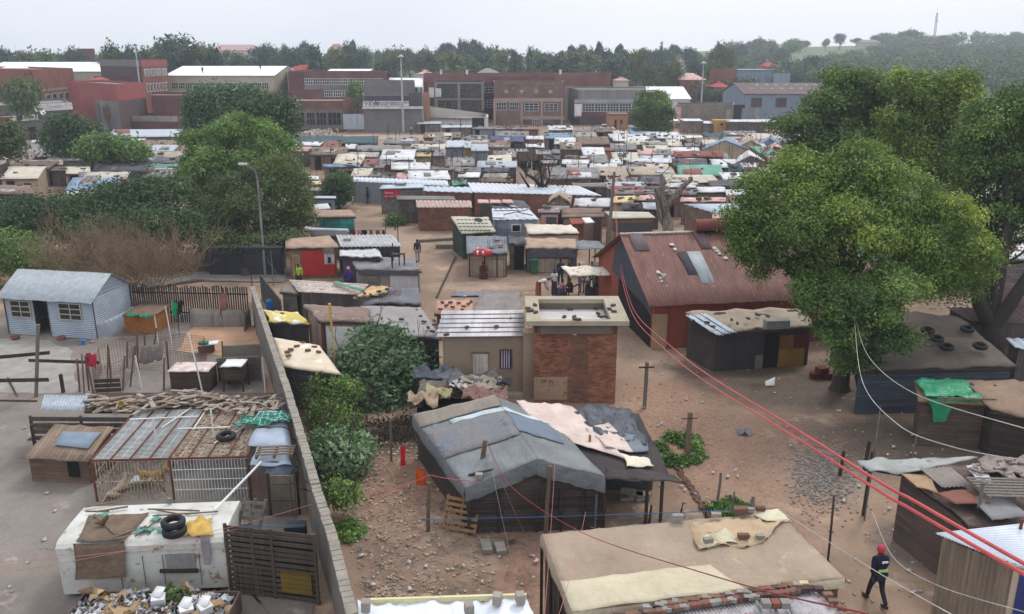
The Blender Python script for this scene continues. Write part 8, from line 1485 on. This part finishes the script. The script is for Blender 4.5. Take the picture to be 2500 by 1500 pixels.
bare('bare_stump_tree','pale bark stripped tree with two sawn limbs behind the barn',G(1632,580),[([G(1632,580),Q(1630,545),Q(1622,500)],[.55,.45,.42]),([Q(1622,502),Q(1612,475),Q(1618,450),Q(1614,425)],[.36,.26,.22,.16]),([Q(1624,505),Q(1650,480),Q(1668,455),Q(1690,437)],[.34,.26,.22,.17]),([Q(1630,560),Q(1612,530),Q(1605,490),Q(1600,460)],[.28,.24,.2,.12])],PALEBARK,4,42,2,.9,.04)
bare('fallen_grey_branches','grey leafless shrub at left edge of the largest crown',G(1880,640),[([G(1880,640),P(1880,520,60),P(1870,450,60)],[.18,.14,.1]),([P(1870,450,60),P(1840,430,60),P(1810,420,60)],[.08,.05,.03]),([P(1875,470,60),P(1860,410,60),P(1840,385,60)],[.08,.05,.03])],mat((110,96,84),(80,70,62),sc=2),9,43,3,1.2,.03)
# lamp and utility poles
b=G(648,672); t=thing('street_lamp','concrete street lamp rising in front of olive tree','street lamp',b); mb=MB(); zt_=P(652,405,b.y).z; mb.tube([b,(b.x,b.y,zt_-1)],[.09,.06],10); build('pole',mb,mat((150,146,138),(126,122,116),sc=1.5),t); mb=MB(); mb.tube([(b.x,b.y,zt_-1),(b.x-.1,b.y,zt_-.3),(b.x-.75,b.y,zt_+.1)],.04,6); build('arm',mb,STEEL,t); mb=MB(); mb.box((b.x-.9,b.y,zt_+.12),(.55,.22,.12)); build('lamp_head',mb,PAINT,t)
mb=MB(); [mb.tube([(b.x,b.y-.1,zt_-1.6-k*.3),(b.x+.3,b.y-.2,zt_-1.5-k*.3),(b.x+.2,b.y-.4,zt_-1.8-k*.3),(b.x,b.y-.15,zt_-1.9-k*.2)],.03,4) for k in range(3)]; build('cable_tangle',mb,GWOOD,t)
b=G(1484,608); t=thing('utility_pole','tall grey wooden utility pole behind the rust barn gable','utility pole',b); mb=MB(); mb.tube([b,P(1500,420,b.y)],[.15,.11],9); build('pole',mb,GWOOD,t); mb=MB(); q=P(1499,432,b.y); mb.bar(q-X_*.5,q+X_*.5,.09); [mb.lathe(q+X_*s,[(.03,0),(.05,.1),(.02,.16)],6) for s in (-.45,.45)]; build('crossarm',mb,DWOOD,t)
for x,y,h,lb in ((975,668,4.0,'thin pole beside the charcoal tarpaulin roof'),(1378,540,3,'thin pole near pink cloth shack'),(728,745,2.6,'thin bent rod at the long rust streaked roof'),(616,705,3.2,'thin pole at far end of coping'),(668,700,2.4,'grey pipe stub right of street lamp'),(1478,668,3,'slim pole at front of market canopy')): post('thin_pole',lb,x,y,h,.035,DWOOD if 'grey' not in lb else STEEL,0,0,'pole')
q=G(826,960); t=thing('yellow_pole','yellow pipe pole rising through the shrubs in front of white panels','pole',q); mb=MB(); mb.tube([q,q+Vector((-.1,0,2.7)),q+Vector((-.15,0,4.2))],[.035,.035,.07],8); build('pipe',mb,mat((196,160,84),(170,136,66),sc=2),t)
# ================================================================ LINES AND CABLES
def cable(label,pts,r,m,name='cable',sag=None):
    P_=[Vector(p) for p in pts]; out=[]
    for i in range(len(P_)-1):
        a,b,c,d=P_[max(i-1,0)],P_[i],P_[i+1],P_[min(i+2,len(P_)-1)]
        for k in range(8):
            s=k/8; out.append(.5*((2*b)+(c-a)*s+(2*a-5*b+4*c-d)*s*s+(3*b-a-3*c+d)*s ** 3))
    out.append(P_[-1]); mb=MB(); mb.tube(out,r,6); return single(name,mb,m,label,'cable' if name =='cable' else 'line')
def line(label,a,b,sag,r,m,name='washing_line'):
    a,b=Vector(a),Vector(b); pts=[a.lerp(b,s/14)-z*sag*4*(s/14)*(1-s/14) for s in range(15)]; mb=MB(); mb.tube(pts,r,5); return single(name,mb,m,label,'line')
RED=mat((200,88,88),(176,70,72),bump=0,rough=.5); WL_=mat((196,192,186),bump=0); BLL=mat((60,120,170),bump=0)
cable('upper of two thick pinkish red cables sweeping down to the right',[P(1502,441,66),P(1510,600,52),P(1540,740,36),P(1645,852,18),P(2010,1090,6.6),P(2240,1228,4.7),P(2560,1410,3.3)],.0105,RED)
cable('lower of two thick pinkish red cables sweeping down to the right',[P(1500,443,66),P(1508,610,52),P(1538,752,36),P(1640,868,18),P(2005,1108,6.6),P(2235,1250,4.7),P(2560,1436,3.3)],.0105,RED)
cable('thin red cable crossing the canvas shack towards bottom right',[P(1190,1080,21),P(1250,1190,20),P(1420,1300,17),P(1760,1412,9),P(2120,1500,5)],.008,mat((150,60,60),bump=0))
cable('upper pale wire sagging from big crown to right edge',[P(2085,765,33),P(2120,870,30),P(2230,960,24),P(2520,1052,16)],.012,WL_); cable('lower pale wire sagging from big crown to right edge',[P(2085,765,33),P(2105,930,28),P(2190,1035,22),P(2320,1090,18),P(2520,1128,14)],.012,WL_)
cable('pale wire curving past the walking worker',[P(2130,1250,20),P(2180,1360,17),P(2290,1430,14),P(2520,1500,10)],.008,WL_)
cable('grey wire passing across the walking worker',[P(1900,1245,19),P(2050,1340,14),P(2180,1420,10),P(2340,1510,7)],.006,WL_)
line('blue washing line stretched low across the tarpaulin shack front',G(1030,1268,.9),G(1905,1240,.8),.06,.012,BLL); line('blue line from coping to pallet fence post',G(560,1285,1.7),P(812,1278,22),.04,.01,BLL)
line('red string from short rough post to lean pole',G(1050,1160,1.75),G(1165,1175,1.9),.05,.012,RED,'string'); line('red string running left from short rough post',G(1050,1160,1.75),G(905,1212,.9),.05,.012,RED,'string')
for i,(a,b,m) in enumerate(((P(1188,1080,22.5),G(1255,1390),WL_),(P(1188,1080,22.5),G(1295,1330),RED),(P(1355,1130,22),P(1330,1500,13),RED),(P(1430,1250,20),P(1365,1500,13),RED),(P(1375,792,35),G(1310,975),RED),(P(1395,792,35),G(1368,985),RED),(P(1455,795,35),G(1372,975),WL_),(P(1490,795,35),G(1290,990),RED),(P(0,1372,15),P(580,1292,18),RED),(P(0,1400,15),P(760,1232,20),RED),(P(650,630,58),P(580,480,75),WL_),(P(650,630,58),G(720,720,2),WL_),(P(620,795,44),P(0,838,40),WL_))):
    line(['pale string dropping from the leaning pole','red string slanting from the leaning pole','long red string beside canvas shack, left','long red string beside canvas shack, right','leftmost red string on the brick substation front','second red string on the brick substation front','pale string on the brick substation front','longest slanting red string on substation front','upper pinkish string crossing the bare yard','lower pinkish string crossing the caravan','wire from the street lamp up into trees','wire from the street lamp to rust streaked roof','thin wire from boundary wall across tin cabin'][i],a,b,.15,.005,mat((196,126,124),bump=0) if m is RED else m,'string' if i <10 else 'wire')
# washing on the line by turquoise shack
t=thing('washing','red, pink and dark clothes hanging beside turquoise shack','washing',G(895,570)); line_=G(860,548,1.6)
for i,(x,w_,h,c) in enumerate(((862,12,.9,(150,34,60)),(876,8,.7,(200,170,180)),(890,12,.9,(60,30,60)),(884,6,.6,(206,90,120)),(905,10,.6,(140,130,130)),(922,12,.5,(170,130,100)),(936,9,.4,(120,90,80)))):
    a,b=G(x-w_/2,562,1.3),G(x+w_/2,562,1.3); mb=MB(); mb.slab([a-z*h,b-z*h,b,a],.02,5,5,None,.05); [setattr(v_,'y',v_.y+.06*math.sin(v_.x*12)) for v_ in mb.v]; build('garment',mb,mat(c,bump=0),t)
mb=MB(); mb.tube([G(852,562,1.32),G(944,562,1.3)],.01,4); [mb.tube([G(x,575),G(x,575)+z*1.4],.03,5) for x in (856,942)]; build('line_and_posts',mb,DWOOD,t)
cloth('hanging_shirt','dark red shirt hanging over the black stake fence',G(533,720,2.3),G(552,716,2.4),1.0,mat((120,66,66),(150,110,100),sc=2))
many('white_washing',[lambda m,q=G(1290+rr.uniform(-28,28),396+rr.uniform(-4,6),1.6): m.slab([q-z*.7,q+Vector((.4,0,-.7)),q+Vector((.4,0,0)),q],.02,2,2) for _ in range(14)],PAINT,'white washing hung across alley above the dead tree','washing','washing across the alley')
# ================================================================ PEOPLE
SKIN=mat((84,58,46),(70,48,38),bump=0,rough=.6)
def person(label,p,rz,pose='stand',top=(60,60,70),legs=(50,50,60),skirt_=None,hat=None,h=1.7,long_=True,group=None):
    t=thing('person',label,'person',(0,0,0),group); k=h/1.72; V=Vector
    lean={'stand': 0,'walk': .05,'sit': .1,'bend': 1.25,'walk2': .03}[pose]; pz={'sit': .32}.get(pose,.93 if pose != 'bend' else .9)
    pel=V((0,0,pz)); m_=Matrix.Rotation(-lean,3,'X')
    up_=lambda x,y,q: pel+m_ @ V((x,y,q))
    pts=[pel,up_(0,0,.2),up_(0,-.01,.42),up_(0,0,.55),up_(0,.01,.62),up_(0,.03,.70),up_(0,.03,.78)]; rad=[.125,.115,.135,.062,.065,.088,.072]; ed=[(i,i+1) for i in range(6)]
    def add(a,ps,rs):
        for q,r_ in zip(ps,rs): pts.append(q); rad.append(r_); ed.append((a,len(pts)-1)); a=len(pts)-1
        return a
    LG,AR=[],[]
    for s in (-1,1):
        if pose =='sit': lg=[V((.1*s,.05,pz)),V((.17*s,.42,.42)),V((.12*s,.42,.08)),V((.12*s,.54,.03))]
        elif pose in ('walk','walk2'): f=s*(1 if pose =='walk' else-1); lg=[V((.1*s,0,.88)),V((.1*s,.12*f+.05,.48)),V((.1*s,.30*f-.05,.1 if f >0 else .14)),V((.1*s,.30*f+.1,.03 if f >0 else .05))]
        elif pose =='bend': lg=[V((.11*s,0,.86)),V((.12*s,.04,.46)),V((.12*s,0,.08)),V((.13*s,.14,.03))]
        else: lg=[V((.1*s,0,.88)),V((.11*s,.02,.48)),V((.11*s,0,.08)),V((.12*s,.14,.03))]
        add(0,lg,[.095,.062,.045,.038]); LG.append([pel]+lg)
        sh_=up_(.18*s,0,.49)
        if pose =='bend': el,wr_=sh_+V((.02*s,.05,-.28)),sh_+V((0,.12,-.52))
        elif pose =='sit': el,wr_=sh_+V((.08*s,.12,-.25)),V((.1*s,.34,.5))
        elif pose in ('walk','walk2'): f=-s*(1 if pose =='walk' else-1); el,wr_=sh_+V((.05*s,.06*f-.02,-.28)),sh_+V((.04*s,.16*f+.05,-.52))
        else: el,wr_=sh_+V((.06*s,-.02,-.28)),sh_+V((.03*s,.1,-.5))
        d=(wr_-el).normalized(); palm=wr_+d*.07; a=add(2,[sh_,el,wr_,palm],[.062,.042,.03,.034]); AR.append([sh_,el,wr_-d*.02])
        for fi,(dx,ln_) in enumerate(((-.026,.07),(-.009,.085),(.009,.08),(.026,.062))): q=palm+V((dx*.3,dx,0))+d*.03; add(a,[q,q+d*ln_*.5+V((0,.004,0)),q+d*ln_+V((0,.02,0))],[.01,.009,.007])
        q=palm+V((0,.035,0))-d*.02; add(a,[q,q+d*.045+V((0,.02,0))],[.011,.008])
        add(5,[up_(.088*s,.02,.70)],[.016])
    add(5,[up_(0,.105,.695),up_(0,.125,.685)],[.022,.012])
    skin('body',pts,ed,rad,SKIN,t,0,1)
    mb=MB(); [mb.lathe(up_(.032*s,.112,.72),[(.001,-.01),(.011,0),(.001,.01)],6) for s in (-1,1)]; build('eyes',mb,PAINT,t)
    tm=mat(top,bump=.1); lm_=mat(legs,bump=.1)
    tp_=[up_(0,0,.0),up_(0,0,.2),up_(0,-.01,.43),up_(0,0,.54)]; tr_=[.15,.14,.158,.085]; te=[(0,1),(1,2),(2,3)]
    for a_ in AR:
        n0=len(tp_); q_=a_ if long_ else [a_[0],a_[0].lerp(a_[1],.7)]; tp_ += q_; tr_ += [.082,.062,.046][:len(q_)]; te += [(2,n0)]+[(n0+i,n0+i+1) for i in range(len(q_)-1)]
    skin('jacket' if long_ else 'shirt',tp_,te,tr_,tm,t,1,1)
    if skirt_ and pose in ('stand','bend'):
        mb=MB(); mb.lathe((0,0,.12),[(.2,0),(.2,.2),(.18,.5),(.17,.72),(.14,.86)],14); build('skirt',mb,mat(skirt_,bump=.2),t)
    elif skirt_: mb=MB(); mb.lathe((0,.2,.03),[(.3,0),(.33,.15),(.28,.34),(.14,.42),(.01,.44)],14); build('skirt',mb,mat(skirt_,bump=.2),t)
    else:
        lp=[pel]; lr=[.145]; le=[]
        for l in LG: n0=len(lp); lp += l[1:3]+[l[3]+Vector((0,0,.02))]; lr += [.108,.075,.062]; le += [(0,n0),(n0,n0+1),(n0+1,n0+2)]
        skin('trousers',lp,le,lr,lm_,t,0,1)
    mb=MB()
    for l in LG: a_,b_=l[3],l[4]; d=Vector((b_.x-a_.x,b_.y-a_.y,0)); mb.tube([a_-d*.3+V((0,0,-.02)),a_+d*.2+V((0,0,-.03)),b_+V((0,0,.0)),b_+d*.5+V((0,0,.0))],[.05,.06,.05,.03],8)
    build('shoes',mb,mat((58,44,34),bump=0),t)
    c=up_(0,.025,.745); mb=MB(); mx_=Matrix.Rotation(-lean,3,'X')
    if hat: mb.lathe(c,[(.1,-.07),(.108,0),(.1,.06),(.07,.1),(.01,.12)],14,mx_); build('hat',mb,mat(hat,bump=.2),t)
    else: mb.lathe(c+mx_ @ V((0,-.012,0)),[(.06,-.07),(.092,-.02),(.09,.03),(.06,.065),(.01,.08)],12,mx_); build('hair',mb,DARK,t)
    t.location=p; t.rotation_euler=(0,0,rz); t.scale=(k,)*3; W[t.name]=Vector(); return t
q=G(2136,1474); t=person('walking worker in navy overalls with lime belt stripe and red beanie, seen from behind',q,R(8),'walk2',(26,30,54),(44,40,52),None,(196,66,82),1.74)
mb=MB(); mb.box((.0,-.158,1.12),(.26,.03,.07)); build('reflective_band',mb,mat((150,210,130),bump=0),t); mb=MB(); mb.box((.03,-.155,1.38),(.17,.03,.045),ry=.05); mb.box((-.03,-.156,1.375),(.04,.034,.06)); build('back_logo',mb,PAINT,t)
for a in (R(8),): pass
PEOPLE=(('person walking away on the path in dark jacket and pale trousers',1020,640,10,'walk',(58,54,62),(170,166,172),None,None),('person in dark clothes with white bag standing beside the longest zinc shed',898,497,100,'stand',(44,46,58),(60,54,50),None,None),('person in dark blue sitting at the red sign hut corner',923,496,-60,'sit',(46,48,78),(40,36,44),None,None),
    ('person in dark red sitting against the pool shack front',1181,678,180,'sit',(92,34,38),(70,34,34),(92,40,40),None),('woman in white top, brown skirt and blue cap bending over',1314,724,-70,'bend',(206,202,200),(150,88,70),(150,88,70),(48,112,150)),('woman in white top and long navy skirt standing near market canopy',1353,722,200,'stand',(220,216,220),(50,46,78),(50,46,78),None),
    ('person in navy standing behind left corner of market canopy',1368,694,170,'stand',(34,32,60),(40,38,64),None,None),('woman in patterned pink top and purple skirt sitting near market canopy',1376,722,90,'sit',(160,118,126),(70,62,100),(74,66,106),None),('person in dark brown seated beside the patterned pink top',1393,720,120,'sit',(52,36,44),(48,36,46),None,None),
    ('person in pale green headscarf sitting under the market canopy',1432,722,-80,'sit',(60,60,64),(50,44,50),(60,56,56),(150,190,180)),('person in checked grey top standing bent under market canopy',1421,714,150,'stand',(120,128,140),(150,130,130),None,None),('person in faded mauve shirt standing under market canopy',1444,700,180,'stand',(140,108,112),(70,54,60),None,None),('dark dressed person sitting at right end of market canopy',1452,720,-90,'sit',(34,36,40),(34,32,36),None,None),
    ('tiny distant person walking below the VEW workshop wall',1004,329,40,'walk',(190,180,172),(36,32,36),None,None),('person with pink headscarf and purple top behind rust streaked roof',853,716,0,'stand',(74,46,130),(60,40,90),None,(220,140,160)),('person in lime vest in front of the red painted shack',732,706,180,'stand',(170,200,70),(50,50,50),None,None),
    ('person walking up the alley left of the dead tree',1285,434,10,'walk',(60,48,48),(50,42,46),None,None),('child crossing bare ground right of the turquoise sedan',1443,454,60,'walk',(130,110,110),(60,50,54),None,None))
for lb,x,y,rz,pose,tc_,lc,sk,ht in PEOPLE: person(lb,G(x,y),R(rz),pose,tc_,lc,sk,ht,1.2 if 'child' in lb else 1.68,pose != 'stand' or 'woman' not in lb)
for lb,x,y in (('roof worker standing left of centre on long white warehouse',495,180),('roof worker standing near right end of long white warehouse',636,171)):
    Yq=226+13*(186-y)/23; q=P(x,y,Yq); person(lb,q,R(170),'stand',(50,54,70),(40,42,52),None,None,1.75)
# ================================================================ HAZE, LABEL TIDYING
mb=MB(); mb.box((0,560,38),(1990,1260,80)); hz_=build('haze',mb,DARK); hz_['kind']='stuff'; hz_['label']='thin pale blue haze in the air'; hz_['category']='haze'
hm=bpy.data.materials.new('haze_air'); hm.use_nodes=True; n_=hm.node_tree; n_.nodes.clear(); v_=n_.nodes.new('ShaderNodeVolumePrincipled'); o_=n_.nodes.new('ShaderNodeOutputMaterial'); v_.inputs['Density'].default_value=.00045; v_.inputs['Color'].default_value=(.84,.90,1,1); v_.inputs['Anisotropy'].default_value=.2
n_.links.new(v_.outputs[0],o_.inputs['Volume']); hz_.data.materials.clear(); hz_.data.materials.append(hm); hm.cycles.homogeneous_volume=True if hasattr(hm.cycles,'homogeneous_volume') else None
ORD='first second third fourth fifth sixth seventh eighth ninth tenth eleventh twelfth thirteenth fourteenth fifteenth sixteenth seventeenth eighteenth nineteenth twentieth'.split()
NUM='one two three four five six seven eight nine ten eleven twelve thirteen fourteen fifteen sixteen seventeen eighteen nineteen twenty'.split()
def ordw(i): return ORD[i-1] if i <= 20 else ('twenty-' if i <30 else 'thirty-' if i <40 else 'forty-')+ORD[(i-1) %10] if i %10 else {30: 'thirtieth',40: 'fortieth'}.get(i,'last')
bpy.context.view_layer.update(); D={}
for o,same in REG:
    if not same: D.setdefault(o['label'],[]).append(o)
for lb,os_ in D.items():
    if len(os_) <2: continue
    os_.sort(key=lambda o: PX(o.matrix_world.translation)[0]); n_=len(os_)
    for i,o in enumerate(os_): o['label']=lb+', '+('leftmost' if i ==0 else 'rightmost' if i ==n_-1 else ordw(i+1)+' from left')
SC.cycles.volume_bounces=0; SC.cycles.max_bounces=6; SC.cycles.transparent_max_bounces=8
print('objects',len(bpy.data.objects),'things',len(REG))
